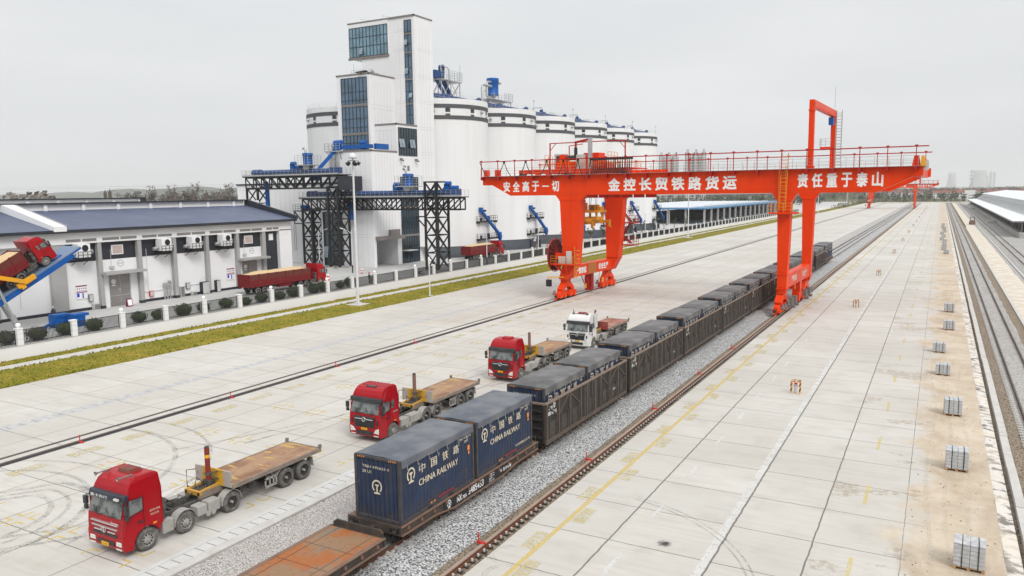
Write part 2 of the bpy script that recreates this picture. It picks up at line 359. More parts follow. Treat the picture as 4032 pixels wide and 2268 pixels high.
def gravel_mat(name, a, b, dark, scale=17, dirt=(.25, .2, .15), damt=.25):
    n = NT(name)
    c = n.vor(scale); e = n.vor(scale, out='Distance'); big = n.noise(.6, 5)
    v = n.xyz(c)[0]
    col = n.mix(v, a, b)
    col = n.mix(n.step(e, .38, .75), col, dark)
    col = n.mix(n.math('MULTIPLY', n.step(n.noise(5.5, 3), .5, .8), .5), col, dark)
    col = n.mix(n.math('MULTIPLY', n.step(big, .45, .7), damt), col, dirt)
    n.bump(n.math('MULTIPLY', e, -1), .9, .04)
    return n.done(col, .9, 0, .2)
M['ballast'] = gravel_mat('white_ballast', (.66, .66, .66), (.34, .34, .34), (.11, .11, .11), 11, damt=.10)
M['ballast_far'] = gravel_mat('grey_ballast', (.60, .585, .565), (.36, .345, .33), (.16, .15, .14), 12, damt=.22)
M['fine_gravel'] = gravel_mat('fine_gravel', (.62, .58, .55), (.42, .39, .37), (.20, .185, .175), 15, damt=.15)
M['soil'] = gravel_mat('soil', (.33, .27, .20), (.24, .19, .14), (.10, .08, .06), 9, damt=.4)
n = NT('ditch_concrete'); x, y, z = n.xyz(n.P)
cc = n.mix(n.step(n.noise(1.1, 6, stretch=(1, 1.6, 1)), .5, .56), (.58, .55, .51), (.20, .18, .16)); M['ditch'] = n.done(n.mix(n.step(n.noise(.3, 4), .4, .7), cc, (.62, .56, .48)), .85, 0, .2)
M['kerb'] = paint('kerb_concrete', (.50, .485, .46), .8, dirt=.4, dcol=(.30, .27, .23), scale=1.5, obj=False)
M['cover'] = paint('drain_cover', (.53, .525, .51), .7, dirt=.35, dcol=(.38, .36, .33), scale=1.2, obj=False)
n = NT('yard_concrete'); b = n.mix(n.step(n.noise(.12, 5), .35, .7), (.40, .395, .385), (.50, .49, .475)); b = n.mix(n.math('MULTIPLY', n.step(n.noise(1., 5), .5, .75), .3), b, (.33, .31, .29))
x, y, z = n.xyz(n.P); jm = n.math('MAXIMUM', n.every(y, 1.3, 5, .02), n.every(x, .4, 5, .02)); M['yard'] = n.done(n.mix(n.math('MULTIPLY', jm, .6), b, (.2, .19, .18)), .75, 0, .3)
n = NT('land'); b = n.mix(n.step(n.noise(.012, 6), .38, .62), (.095, .10, .055), (.16, .135, .085)); M['land'] = n.done(n.mix(n.step(n.noise(.1, 5), .45, .7), b, (.06, .075, .04)), .95, 0, .1)
n = NT('sand_strip'); b = n.mix(n.step(n.noise(.5, 6), .35, .68), (.50, .44, .36), (.62, .57, .50)); M['sandstrip'] = n.done(n.mix(n.math('MULTIPLY', n.step(n.noise(2.2, 6, stretch=(.7, 1.5, 1)), .55, .66), .5), b, (.40, .32, .23)), .9, 0, .2)

def sheet(name, x0, x1, y0, y1, z, mat, parent=None):
    return struct(name, MB().quad((x0, y0, z), (x1, y0, z), (x1, y1, z), (x0, y1, z)), mat, parent)
g = MB(); g.box(-14000, -3000, -1.6, 14000, 20000, -.55); struct('ground', g, 'land')
# yard behind the fence and general base
struct('depot_yard', MB().box(-78.9, -60, -.5, -78.9+.0-140, 900, .9), 'yard')
g = MB(); g.box(-67.35, -40, -.5, -28.75, YEND, 0); slab_left = struct('freight_slab', g, 'slab_l')
g = MB(); g.box(-16.45, -40, -.5, 3.1, YEND+20, 0); slab_right = struct('freight_slab', g, 'slab_r')
# bedding between and right of the slabs
g = MB()
def bed(xs, y0, y1, ny, amp, seed):
    rnd = random.Random(seed); rows = []
    ys = [y0+(y1-y0)*(i/ny)**2 for i in range(ny+1)]
    for yy in ys: rows.append([(xx, yy, zz+rnd.uniform(-amp, amp)) for xx, zz in xs])
    return MB().loft(rows, 0, False, closed=False, caps=False)
xs = [(-27.15, -.06)]+[(-26.9+.35*i, -.04) for i in range(10)]
struct('fine_gravel_bed', bed(xs, 5, YEND, 260, .025, 1), 'fine_gravel')
xs = [(-23.8, -.30), (-23.5, -.14), (-23.1, .02), (-22.8, .04), (-22.2, .03), (-21.3, .02), (-20.4, .03), (-19.8, .04), (-19.55, .03), (-19.2, -.03), (-18.8, -.1), (-18.4, -.17), (-18.0, -.24), (-17.6, -.30)]
struct('ballast', bed(xs, 5, YEND+60, 420, .03, 2), ['ballast'])
xs = [(-17.9, -.2), (-17.6, -.17), (-17.3, -.18), (-17.05, -.2), (-16.4, -.25)]
struct('soil_strip', bed(xs, 5, YEND, 200, .03, 3), 'soil')
# drain covers and kerb by the left slab
dc = MB()
dc.box(-28.75, -40, -.3, -28.47, YEND, .004); dc.box(-28.47, -40, -.3, -27.74, YEND, -.05, 1)
for i in range(700):
    yy = 8+.62*i; dc.box(-28.43, yy, -.2, -27.78, yy+.56, .012)
dc.box(-28.43, 442, -.2, -27.78, YEND, .008)
struct('drain_channel', dc, ['cover', 'darkrail'])
struct('kerb', MB().box(-27.74, -40, -.4, -27.2, YEND, .03), 'kerb')
# grass side
struct('drain_path', MB().box(-76.1, -40, -.5, -74.4, YEND, .05), 'kerb')
struct('drain_path', MB().box(-78.3, -40, -.5, -76.1, YEND, -.02), 'soil')
# right of the slab: ditch, low wall, ballast, tracks, sand strip
struct('ditch_edge', bed([(3.1, .005), (3.3, .0), (3.5, -.03), (3.72, -.06)], 5, YEND, 160, .02, 5), 'ditch')
struct('ditch_floor', bed([(3.72, -.22), (3.85, -.24), (4.0, -.25)], 5, YEND, 120, .02, 6), 'soil')
struct('ditch_floor', MB().box(3.69, -40, -.5, 3.73, YEND, -.07), 'ditch')
w = MB()
for i in range(140):
    yy = 6+6.2*i; j = random.uniform(-.02, .02); w.box(3.95+j, yy, -.4, 4.36+j, yy+6.17, .12+random.uniform(-.02, .02))
tag(w.build('low_wall', 'kerb'), 'low pale concrete wall running between the muddy slab edge and the ballast track', 'wall')
struct('trackside_soil', bed([(4.36, -.08), (4.7, -.05), (5.05, -.02), (5.25, 0)], 5, YEND, 200, .03, 7), 'soil')
struct('ballast', bed([(5.0, -.1), (5.25, .02), (5.6, .03), (6.4, .01), (7.2, .03), (7.7, .02), (8.0, -.1)], 5, YEND+60, 300, .025, 8), 'ballast_far')
struct('trackside_soil', bed([(7.8, -.05), (8.3, -.06), (8.8, -.04)], 5, YEND, 200, .03, 9), 'soil')
struct('kerb', MB().box(8.82, -40, -.3, 9.16, 345, .06), 'kerb')
struct('sand_strip', bed([(9.16, -.02), (10.2, .0), (11.4, -.02), (12.4, -.12)], 5, YEND, 160, .03, 10), 'sandstrip')
struct('trackside_soil', bed([(12.3, -.12), (12.8, -.3), (13.4, -.4)], 5, YEND, 160, .04, 11), 'ballast_far')
struct('kerb', MB().box(13.3, -40, -.6, 13.6, YEND, -.2), 'kerb')
struct('ballast', bed([(13.6, -.35), (14.2, -.2), (15, -.12), (16, -.14), (17.6, -.12), (18.4, -.3), (24.2, -.3)], 5, YEND+60, 200, .03, 12), 'ballast_far')
# end of the yard
struct('dirt_road', MB().box(-60, YEND+30, -.5, 30, YEND+62, .1), 'sandstrip')

# ---- rails
M['slot_rail'] = paint('slot_rail', (.085, .062, .055), .6, dirt=.4, dcol=(.14, .10, .08), scale=.6, obj=False)
def add_rail(mb, x, y0, y1, z=.0, w=.09, h=.17, mi=0, mt=1):
    mb.box(x-w/2, y0, z-.045, x+w/2, y1, z, mt)
    mb.box(x-.012, y0, z-h+.02, x+.012, y1, z-.045, mi); mb.box(x-w, y0, z-h, x+w, y1, z-h+.022, mi)
def track(label, xc, y0, y1, z, sl0, n, mats, zs):
    t = thing('railway_track', label, 'railway track', (xc, 0, 0))
    for s in (-.7525, .7525):
        m = MB(); add_rail(m, s, y0, y1, z); m.build('rail', mats, t)
    def sl(m, yy):
        m.prism([(-1.3, zs-.2), (1.3, zs-.2), (1.3, zs-.005), (.45, zs-.03), (-.45, zs-.03), (-1.3, zs-.005)], 'y', yy-.13, yy+.13)
        for s in (-.7525, .7525):
            m.box(s-.16, yy-.07, zs-.01, s-.07, yy+.07, zs+.05); m.box(s+.07, yy-.07, zs-.01, s+.16, yy+.07, zs+.05)
    first = None
    for i in range(n):
        if first is None:
            m = MB(); sl(m, 0); first = m.build('sleeper', 'sleeper', t)
        else:
            o = first.copy(); C.objects.link(o); o.location = (0, 0, 0)
            first_ = o
        (first if i == 0 else first_).location = (0, sl0+.6*i, 0)
    m = MB()
    for i in range(n, int((y1-sl0)/.6)): sl(m, sl0+.6*i)
    tag(m.build('sleepers', 'sleeper', t), kind='stuff')
    return t
track('ballasted railway track under the freight train between the two crane rails', -21.3, 4, 930, .2, 18, 60, ['rust', 'darkrail'], .05)
track('empty railway track with exposed concrete sleepers beside the low wall', 6.38, 8, 930, .2, 40, 98, ['rust', 'darkrail'], .055)
track('empty far railway track along the goods platform', 16.0, 8, 930, .05, 90, 60, ['rust', 'darkrail'], -.1)
# crane rails
t = thing('crane_rail', 'rusty brown crane rail with bolted clips along the soil strip beside the train', 'crane rail')
m = MB(); m.box(-17.28, 5, -.03, -17.12, YEND, .02, 1); m.box(-17.22, 5, -.15, -17.18, YEND, -.03); m.box(-17.36, 5, -.2, -17.04, YEND, -.15); m.build('rail', ['rust', 'railtop'], t)
m = MB()
for i in range(260):
    yy = 16+.5*i; m.box(-17.02, yy, -.2, -16.80, yy+.16, -.12); m.cyl((-16.93, yy+.08, -.12), (-16.93, yy+.08, -.02), .055, n=6, mi=1)
m.build('rail_clips', ['darkrail', 'kerb'], t)
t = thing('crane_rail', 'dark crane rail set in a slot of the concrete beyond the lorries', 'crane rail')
m = MB(); m.box(-48.10, -20, .0, -47.86, YEND, .05, 1); m.box(-47.86, -20, .0, -47.52, YEND, .008); m.build('rail', ['black', 'slot_rail'], t)  # flat black strip beside the rail paints in the slot's shadow
m = MB(); m.box(-48.2, -20, .0, -48.1, YEND, .012); m.build('rail_edge', 'darkrail', t)
t = thing('cable_trench', 'narrow dark cable slot in the concrete beside the dark crane rail beyond the lorries', 'cable trench')
m = MB(); m.box(-49.18, -20, .0, -48.92, YEND, .012); m.build('cover_strip', 'slot_rail', t)
m = MB(); m.box(-48.92, -20, .0, -48.86, YEND, .008); m.build('slot', 'black', t)
# small red markers clamped to the crane rails
def marker(x, y, s, lab):
    t = thing('rail_marker', lab, 'rail marker', (x, y, 0), 0, 'red rail markers')
    m = MB(); m.box(0 if s > 0 else -.42, -.06, -.02, .42 if s > 0 else 0, .06, .07); m.build('clamp', 'ink_red', t)
    m = MB(); m.bar((-.36*s if 0 else (-.36 if s < 0 else .05), 0, .05), ((-.36 if s < 0 else .05), 0, .5), .045, .045); m.build('flag', 'ink_red', t)
for i, yy in enumerate([27.98, 40.09, 52.04, 63.9, 75.9]): marker(-17.1, yy, -1, '%s small red L-shaped marker on the brown crane rail, counted from the camera' % ORD[i])
for i, yy in enumerate([28.3, 40.4, 52.4, 64.5]): marker(-47.8, yy, 1, '%s small red upright marker beside the dark crane rail beyond the lorries' % ORD[i])

# ---- painted markings, sheets a few millimetres above the slab
M['road_yellow'] = None
def worn(name, col, lo=.42, hi=.6, amt=1):
    n = NT(name); k = n.step(n.math('ADD', n.math('MULTIPLY', n.noise(9, 5), .6), n.math('MULTIPLY', n.noise(1.2, 4), .4)), lo, hi)
    tr = n.n.new('ShaderNodeBsdfTransparent'); mxs = n.n.new('ShaderNodeMixShader')
    n.done(col, .7, 0, .2)
    n.put(mxs.inputs[0], n.math('MULTIPLY', k, amt)); n.t.links.new(tr.outputs[0], mxs.inputs[1]); n.t.links.new(n.b.outputs[0], mxs.inputs[2])
    n.t.links.new(mxs.outputs[0], n.out.inputs[0]); return n.m
M['road_yellow'] = worn('worn_yellow', (.66, .50, .16), .28, .55, .66)
M['road_yellow2'] = worn('very_worn_yellow', (.70, .56, .20), .30, .62, .62)
M['road_patch'] = worn('worn_patch', (.46, .40, .22), .38, .70, .45)
M['pale_track'] = worn('pale_track', (.62, .56, .47), .40, .66, .5)
M['road_white'] = worn('worn_white', (.64, .63, .605), .25, .55, .8)
M['tyre_mark'] = worn('tyre_mark', (.09, .085, .08), .38, .72, .42)
Z1 = .004
def flat(m, x0, y0, x1, y1, z=Z1, mi=0): m.quad((x0, y0, z), (x1, y0, z), (x1, y1, z), (x0, y1, z), mi)
m = MB(); flat(m, -15.03, 5, -14.78, YEND); m.build('yellow_line', 'road_yellow', slab_right)
m = MB(); flat(m, -8.2, 5, -7.84, 700); m.build('white_line', 'road_white', slab_right)
m = MB()
for i in range(70): flat(m, -11.52, 15.9+6.03*i, -11.32, 17.9+6.03*i)
m.build('lane_dashes', 'road_white', slab_right)
m = MB()
for i in range(40): flat(m, -2.68, 22.3+9.1*i, -2.5, 25.0+9.1*i)
m.build('yellow_dashes', 'road_yellow2', slab_right)
m = MB()
for i in range(26):
    yy = 26.7+6.12*i
    flat(m, -14.72, yy-.9, -14.06, yy+.9, Z1-.001, 1); flat(m, -15.66, yy+1.78, -14.98-.06, yy+3.62, Z1-.001, 1); m.text('B0%02d' % (36+2*i), (-14.4, yy+.0, Z1), (0, -1, 0), (1, 0, 0), .58, 1.7, bold=.0)
    m.text('B0%02d' % (37+2*i), (-15.3, yy+2.7, Z1), (0, 1, 0), (-1, 0, 0), .62, 1.75, bold=.0)
m.build('bay_numbers', ['road_yellow2', 'road_patch'], slab_right)
m = MB()
for i in range(26):
    yy = 20.3+3.55*i
    flat(m, -46.15, yy-1.05, -45.2, yy+1.05, Z1, 1); m.text('B0%02d' % (31+i), (-45.7, yy, Z1+.003), (0, 1, 0), (-1, 0, 0), .8, 1.9, bold=.0)
m.build('bay_numbers', ['road_yellow2', 'road_patch'], slab_left)
m = MB()
def el(m, x, y, dx, dy): flat(m, min(x, x+.62*dx), min(y, y+.13*dy), max(x, x+.62*dx), max(y, y+.13*dy)); flat(m, min(x, x+.13*dx), min(y+.13*dy, y+.62*dy), max(x, x+.13*dx), max(y+.13*dy, y+.62*dy))
for i in range(16):
    for xx, oo in ((-42.0, 0), (-38.85, 0), (-35.5, 0)):
        yy = 19.75+6.85*i+oo
        for dx in (-1, 1):
            for dy in (-1, 1): el(m, xx+.2*dx, yy+.2*dy, dx, dy)
    for yy in (19.75+6.85*i,):
        for xx, dx in ((-32.6, -1), (-29.75, 1)):
            for dy in (-1, 1): el(m, xx+.0, yy+.25*dy, -dx, dy)
m.build('corner_marks', 'road_yellow', slab_left)
def ribbon(m, pts, w, z=Z1+.003):
    pts = [Vector((p[0], p[1], z)) for p in pts]
    for a, b in zip(pts[:-1], pts[1:]):
        d = (b-a).normalized(); s = Vector((-d.y, d.x, 0))*w/2; m.add([a-s, a+s, b+s, b-s], [(0, 1, 2, 3)])
def arc(cx, cy, r, a0, a1, n=26): return [(cx+r*math.cos(R(a0+(a1-a0)*i/n)), cy+r*math.sin(R(a0+(a1-a0)*i/n))) for i in range(n+1)]
m = MB()
for r_, w_ in ((3.3, .3), (4.1, .22), (5.1, .34)): ribbon(m, [(-46-r_, 14.5-r_)]+arc(-40.8, 18.6, r_, 100, -40)+[(-40.8+r_*.6, 12.0)], w_)
for r_, w_ in ((7.2, .26), (8.8, .2)): ribbon(m, arc(-42.6, 17.2, r_, 130, 10), w_)
for r_, w_ in ((9.6, .3), (11.6, .24)): ribbon(m, arc(-46, 22, r_, 100, 0), w_)
for a_, b_ in (((-44, 9), (-33, 24)), ((-42.6, 9), (-33.2, 21.4)), ((-41, 30), (-30.5, 55)), ((-38, 33), (-33.5, 60))): ribbon(m, [(a_[0]+(b_[0]-a_[0])*i/9+.15*math.sin(i), a_[1]+(b_[1]-a_[1])*i/9) for i in range(10)], .26)
for cx_, cy_, r_ in ((-40, 60, 7), (-40, 60, 7.4), (-37, 74, 6), (-37, 74, 6.3), (-39, 44, 6)): ribbon(m, arc(cx_, cy_, r_, 110, -30), .14)
m.build('tyre_marks', 'tyre_mark', slab_left)
m = MB()
for cx_, cy_, r_ in ((-15.6, 27.6, .75), (-15.6, 27.6, .9), (-14.9, 25.9, .8), (-14.9, 25.9, .95)): ribbon(m, arc(cx_, cy_, r_, 100, 260), .06)
for r_ in (9, 9.3): ribbon(m, arc(-14.5, 27, r_, 15, 80), .10)
m.build('tyre_marks', 'tyre_mark', slab_right)

m = MB()
for cx_, cy_, r_ in ((1.0, 40.5, 1.7), (1.1, 40.2, 2.2), (.6, 53.0, 1.5), (1.5, 31.5, 2.4)): ribbon(m, arc(cx_, cy_, r_, -70, 100), .16)
for k in range(3): ribbon(m, [(.2+.9*k+.2*math.sin(.5*i+k), 26+2.2*i) for i in range(24)], .2)
m.build('tyre_marks', 'pale_track', slab_right)
rnd = random.Random(31); m = MB()
for i in range(420):
    yy = 26+110*rnd.random()**1.6; xx = rnd.uniform(-.6, 3.4); s = rnd.uniform(.012, .045)
    m.add([(xx-s, yy-s, .0), (xx+s*1.2, yy-s*.7, .0), (xx+s*.8, yy+s, .0), (xx-s*.9, yy+s*.8, .0), (xx, yy, s*1.1)], [(0, 1, 4), (1, 2, 4), (2, 3, 4), (3, 0, 4)])
tag(m.build('debris', 'soil'), kind='stuff')
# ---- grass strip
n = NT('grass'); b = n.mix(n.step(n.noise(.35, 5), .35, .65), (.175, .165, .018), (.265, .205, .032)); b = n.mix(n.step(n.noise(2.6, 5), .45, .72), b, (.115, .125, .016)); n.bump(n.noise(6, 5), .5, .06); M['grass'] = n.done(b, .95, 0, .1)
def grass(name, x0, x1, y0, y1, ny, amp, cnt, zb=0, edge=.35):
    rnd = random.Random(3); rows = []; nx = 10
    for i in range(ny+1):
        yy = y0+(y1-y0)*(i/ny)**1.6
        jl, jr = rnd.uniform(-edge, edge), rnd.uniform(-.12, .12)
        rows.append([(x0+jl+(x1+jr-x0-jl)*j/nx, yy, zb+(.12+rnd.uniform(-amp, amp) if 0 < j < nx else 0)) for j in range(nx+1)])
    mb = MB().loft(rows, 0, False, closed=False, caps=False)
    for i in range(cnt):
        yy = y0+(y1-y0)*rnd.random()**2.2; xx = rnd.uniform(x0, x1); h = rnd.uniform(.03, .16)
        a = rnd.uniform(0, 3.14); dx, dy = math.cos(a)*.11, math.sin(a)*.11
        mb.add([(xx-dx, yy-dy, zb+.05), (xx+dx, yy+dy, zb+.05), (xx+rnd.uniform(-.15, .15), yy+rnd.uniform(-.15, .15), zb+.1+h)], [(0, 1, 2)])
    return tag(mb.build(name, 'grass'), kind='stuff')
grass('grass', -74.4, -67.35, 20, YEND, 420, .025, 26000)
grass('grass', -78.1, -76.3, 20, YEND, 420, .03, 8000, -.02, .3)
# ================================================================== lorries
def wheel(par, x, b, r, w, side, front=True, dual=False, name='wheel'):
    """one wheel: tyre body with a rim child; side +1 faces +x"""
    m = MB(); xo = x; xi = x-side*w
    pr = [(r*.60, 0), (r*.80, .012), (r*.93, -.01), (r, -.06), (r, -w+.06), (r*.93, -w), (r*.55, -w)]
    pr = [(a, side*z) for a, z in pr]
    m.lathe(pr, (x, b, r), 28, 0, True, axis='x')
    for i in range(28):        # tread blocks
        t = 2*math.pi*i/28; c, s_ = math.cos(t), math.sin(t)
        m.bar((xo-side*.07, b+c*r, r+s_*r), (xi+side*.07, b+c*r, r+s_*r), .05, .03)
    o = m.build(name, 'tyre', par)
    m = MB(); k = -1 if front else 1
    rr = r*.60
    prof = [(rr, 0), (rr*.93, -.03), (rr*.85, -.10 if not front else -.05), (rr*.45, -.16 if not front else .0), (rr*.42, -.15 if not front else .03), (.02, -.15 if not front else .03)]
    m.lathe([(a, side*z) for a, z in prof], (x, b, r), 24, 0 if front else 1, False, axis='x')
    m.cyl((x-side*(.15 if not front else -.02), b, r), (x+side*(.0 if not front else .09), b, r), rr*.24, rr*.2, 12, 0)
    for i in range(10):
        t = 2*math.pi*i/10; c, s_ = math.cos(t)*rr*.72, math.sin(t)*rr*.72
        xx = x-side*(.03 if front else .11)
        m.cyl((xx, b+c, r+s_), (xx+side*.025, b+c, r+s_), rr*(.13 if front else .1), n=8, mi=1 if front else 1)
    m.build('rim', ['rim', 'hub'], o)
    if dual:
        m = MB(); m.lathe([(a, z) for a, z in [(r*.5, side*(-w-.06)), (r, side*(-w-.1)), (r, side*(-2*w-.04)), (r*.5, side*(-2*w-.06))]], (x, b, r), 20, 0, True, axis='x'); m.build('inner_tyre', 'tyre', o)
    return o
def arch(m, x0, x1, b, r, R_, a0=10, a1=170, t=.03, mi=0, z0=None):
    pts = [(b-R_*math.cos(R(a0+(a1-a0)*i/10)), r+R_*math.sin(R(a0+(a1-a0)*i/10))) for i in range(11)]
    ins = [(b-(R_-t)*math.cos(R(a0+(a1-a0)*i/10)), r+(R_-t)*math.sin(R(a0+(a1-a0)*i/10))) for i in range(11)]
    for i in range(10): m.prism([pts[i], pts[i+1], ins[i+1], ins[i]], 'x', x0, x1, mi)
def cab_body(par, prof, hw, mat, axle, wr, bev=.07, top_in=.16, zt=2.65, zr=3.42):
    def w(z): return hw if z < zt else hw-top_in*((z-zt)/(zr-zt))**1.3
    m = MB()
    m.loft([[(-w(z), b, z) for b, z in prof], [(w(z), b, z) for b, z in prof]], 0, False)
    return m.build('cab', mat, par, bevel=bev, seg=3)
def window(par, name, pts, mat, off=(0, 0, 0), rim=None):
    m = MB(); P = [Vector(p)+Vector(off) for p in pts]; n_ = (P[1]-P[0]).cross(P[-1]-P[0]).normalized()*.012
    m.add([p+n_ for p in P]+[p-n_ for p in P], [tuple(range(len(P))), tuple(range(2*len(P)-1, len(P)-1, -1))]+[(i, len(P)+i, len(P)+(i+1) % len(P), (i+1) % len(P)) for i in range(len(P))])
    return m.build(name, mat, par)
def badge(m, kind, c, s, mi=0):      # round or three-bar emblem on the grille, facing -y
    x, y, z = c
    if kind == 'ring':
        m.lathe([(s*.75, 0), (s*.75, -.03), (s, -.03), (s, 0)], (0, 0, 0), 20)
        k = 4*21
        vs = m.v[-4*20:]; m.v[-4*20:] = [(x+a, y+cz, z+b_) for a, b_, cz in vs]
        m.bar((x-s*.35, y-.02, z), (x+s*.35, y-.02, z+s*.3), s*.3, .02); m.bar((x-s*.3, y-.02, z-s*.3), (x+s*.35, y-.02, z-.02), s*.25, .02)
    else:
        m.prism([(x-s, z+s*.7), (x+s, z+s*.7), (x+s*.5, z+s*.25), (x+s*.18, z+s*.25), (x+s*.18, z-s), (x-s*.18, z-s), (x-s*.18, z+s*.25), (x-s*.5, z+s*.25)], 'y', y-.03, y)
        m.bar((x-s, y-.02, z+s*.3), (x-s*.5, y-.02, z-s*.9), s*.22, .02); m.bar((x+s, y-.02, z+s*.3), (x+s*.5, y-.02, z-s*.9), s*.22, .02)
def tractor(t, style, mat, axles, wr=.51, hw=1.22):
    """tractor unit facing -y; the bumper's nose is at y = 0"""
    a1 = axles[0]
    rear = 2.02
    ar = [(a1+.66*math.cos(R(a)), .50+.66*math.sin(R(a))) for a in (15, 45, 75, 105, 135, 165)]
    prof = [(.10, .34), (.02, .48), (0, .98), (.03, 1.08), (.05, 1.5), (.08, 1.78), (.32, 2.60), (.36, 2.72), (.44, 2.98), (.58, 3.22), (.82, 3.39), (1.1, 3.45), (1.86, 3.45), (1.99, 3.33), (rear, 2.7), (rear, 1.05), (a1+.69, .98)]+ar[0:]+[(a1-.66, .50), (a1-.68, .34)]
    cab = cab_body(t, prof, hw, mat, a1, wr)
    dk = 'plastic'
    # windscreen and side glass
    window(cab, 'windscreen', [(-hw+.10, .085, 1.84), (hw-.10, .085, 1.84), (hw-.16, .295, 2.55), (-hw+.16, .295, 2.55)], 'glass_cab', (0, -.03, .01))
    for s in (-1, 1):
        x = s*(hw+.004)
        window(cab, 'side_window', [(x, .24, 1.86), (x, 1.02, 1.98), (x, 1.02, 2.52), (x, .42, 2.56)], 'glass_cab')
        if style == 'b': window(cab, 'rear_side_window', [(x, 1.25, 2.05), (x, 1.52, 2.05), (x, 1.52, 2.56), (x, 1.27, 2.56)], 'glass_cab')
        m = MB(); m.box(x-.015, .20, 1.80, x+.008, .245, 2.58); m.box(x-.015, 1.08, .99, x+.006, 1.10, 2.6); m.box(x-.02, .78, 1.42, x+.03, 1.0, 1.5)
        m.bar((x, .22, 1.84), (x, .42, 2.60), .03, .02); m.bar((x, .38, 2.58), (x, 1.06, 2.55), .035, .02); m.bar((x, .22, 1.82), (x, 1.06, 1.96), .02, .02)
        m.build('door_trim', dk, cab)
        # mirrors
        m = MB(); xm = s*(hw+.22)
        m.bar((s*hw, .30, 2.55), (xm, .14, 2.5), .035); m.bar((s*hw, .22, 1.85), (xm, .14, 1.9), .03)
        m.box(xm-.11, .06, 2.08, xm+.11, .20, 2.46); m.box(xm-.10, .08, 1.84, xm+.10, .20, 2.04)
        m.build('mirror', dk, t, bevel=.03)
        # steps, headlights, side reflector
        m = MB(); m.box(s*(hw-.25), .42, .30, s*(hw-.005), a1-.64, .56); m.build('step', 'chassis', t)
        m = MB(); xl = s*(hw-.30)
        if style == 'a': m.prism([(xl-.19, .60), (xl+.19, .60), (xl+.19, .80), (xl-.15, .80)], 'y', -.02, .12)
        else: m.prism([(xl-.20, .66), (xl+.22, .60), (xl+.24, .98), (xl-.02, .90)] if s > 0 else [(xl-.22, .60), (xl+.20, .66), (xl+.02, .90), (xl-.24, .98)], 'y', -.02, .12)
        m.build('headlight', 'lampglass', t, bevel=.02)
        m = MB(); m.box(xl-.18, -.015, .44, xl+.18, .1, .50); m.build('fog_light', 'lampglass', t)
        m = MB(); m.box(s*hw-.01 if s > 0 else -hw-.006, 1.5, 1.12, s*hw+.006 if s > 0 else -hw+.01, 1.68, 1.2); m.build('side_reflector', 'amber', t)
    vis = 'navyvisor' if style == 'a' else dk
    m = MB(); m.loft([[(x, .30-.10*(1-abs(x)/hw), 2.52), (x, .17-.12*(1-abs(x)/hw), 2.58), (x, .23-.1*(1-abs(x)/hw), 2.80), (x, .42, 2.82)] for x in (-hw-.02, -.7, 0, .7, hw+.02)], 0, False)
    sv = m.build('sun_visor', vis, t, bevel=.02)
    if style == 'a':
        m = MB(); m.text('重卡先行', (-.3, .035, 2.69), (1, .02, 0), (0, .1, 1), .13, 1.15); m.build('lettering', 'ink_white', sv)
        m = MB(); m.box(.72, .03, 2.64, 1.0, .12, 2.72); m.build('marker_lamp', 'lampglass', sv)
    # front: grille, bumper, plate
    if style == 'a':
        m = MB()
        for z, ww, th in ((1.50, .92, .06), (1.30, .88, .055)):
            m.box(-ww, -.03, z, ww, .06, z+th)
        for z in (1.12,): m.box(-.72, -.025, z, -.22, .06, z+.06); m.box(.22, -.025, z, .72, .06, z+.06)
        m.build('grille', 'chrome', cab)
        m = MB(); badge(m, 'tri', (0, -.035, 1.26), .17); m.build('emblem', 'chrome', cab)
        m = MB(); m.text('Caravan', (.72, -.0, 1.62), (1, 0, 0), (0, .1, 1), .08, .5); m.build('lettering', 'ink_white', cab)
        m = MB(); m.box(-.85, -.02, .96, .85, .05, 1.06); m.box(-.55, -.02, .56, .62, .05, .74); m.build('air_intake', dk, t)
    else:
        m = MB(); m.prism([(-.86, 1.66), (.86, 1.66), (.74, 1.02), (-.74, 1.02)], 'y', -.03, .05); m.build('grille', dk, cab, bevel=.02)
        m = MB()
        for k in range(4): m.box(-.72, -.045, 1.08+.11*k, .72, -.03, 1.10+.11*k)
        m.build('grille_mesh', 'black', cab)
        m = MB(); m.box(-.72, -.06, 1.475, -.17, -.03, 1.53); m.box(.17, -.06, 1.475, .72, -.03, 1.53); m.build('grille_bar', 'chrome', cab)
        m = MB(); badge(m, 'ring', (0, -.05, 1.48), .15); m.build('emblem', 'chrome', cab)
        m = MB(); m.box(-.62, -.025, .50, .62, .05, .74); m.build('air_intake', dk, t)
        m = MB(); m.box(-.95, -.03, .98, .95, .03, 1.02); m.build('bumper_gap', dk, t)
        for s in (-1, 1):
            m = MB(); m.box(s*1.02-.05, -.01, 1.15, s*1.02+.05, .08, 1.45); m.build('side_vent', dk, cab)
    m = MB(); m.box(-.24, -.045, .50 if style == 'a' else .80, .24, -.02, .66 if style == 'a' else .94)
    pl = m.build('number_plate', 'plate', t)
    m = MB(); m.text('D·T1586', (0, -.05, .58 if style == 'a' else .87), (1, 0, 0), (0, 0, 1), .07, .36); m.build('lettering', 'ink_black', pl)
    m = MB()      # wipers
    for x in (-.55, .35): m.bar((x, .02, 1.84), (x+.5, .02, 1.92), .02); m.bar((x+.02, .0, 1.84), (x-.3, .10, 2.15), .018)
    m.build('wiper', 'black', cab)
    # chassis
    L_ = axles[-1]+.75
    m = MB()
    for s in (-.43, .43): m.box(s-.05, .6, .78, s+.05, L_, 1.02)
    for b in [2.3, 3.2, L_-.2]: m.box(-.43, b-.06, .82, .43, b+.06, .98)
    for a in axles: m.cyl((-1.0, a, wr), (1.0, a, wr), .10, n=10); m.cyl((-.2, a, wr), (.2, a, wr), .24, n=12)
    m.box(-.42, axles[-1]-.9, 1.02, .42, axles[-1]+.1, 1.14)
    m.build('chassis', 'chassis', t)
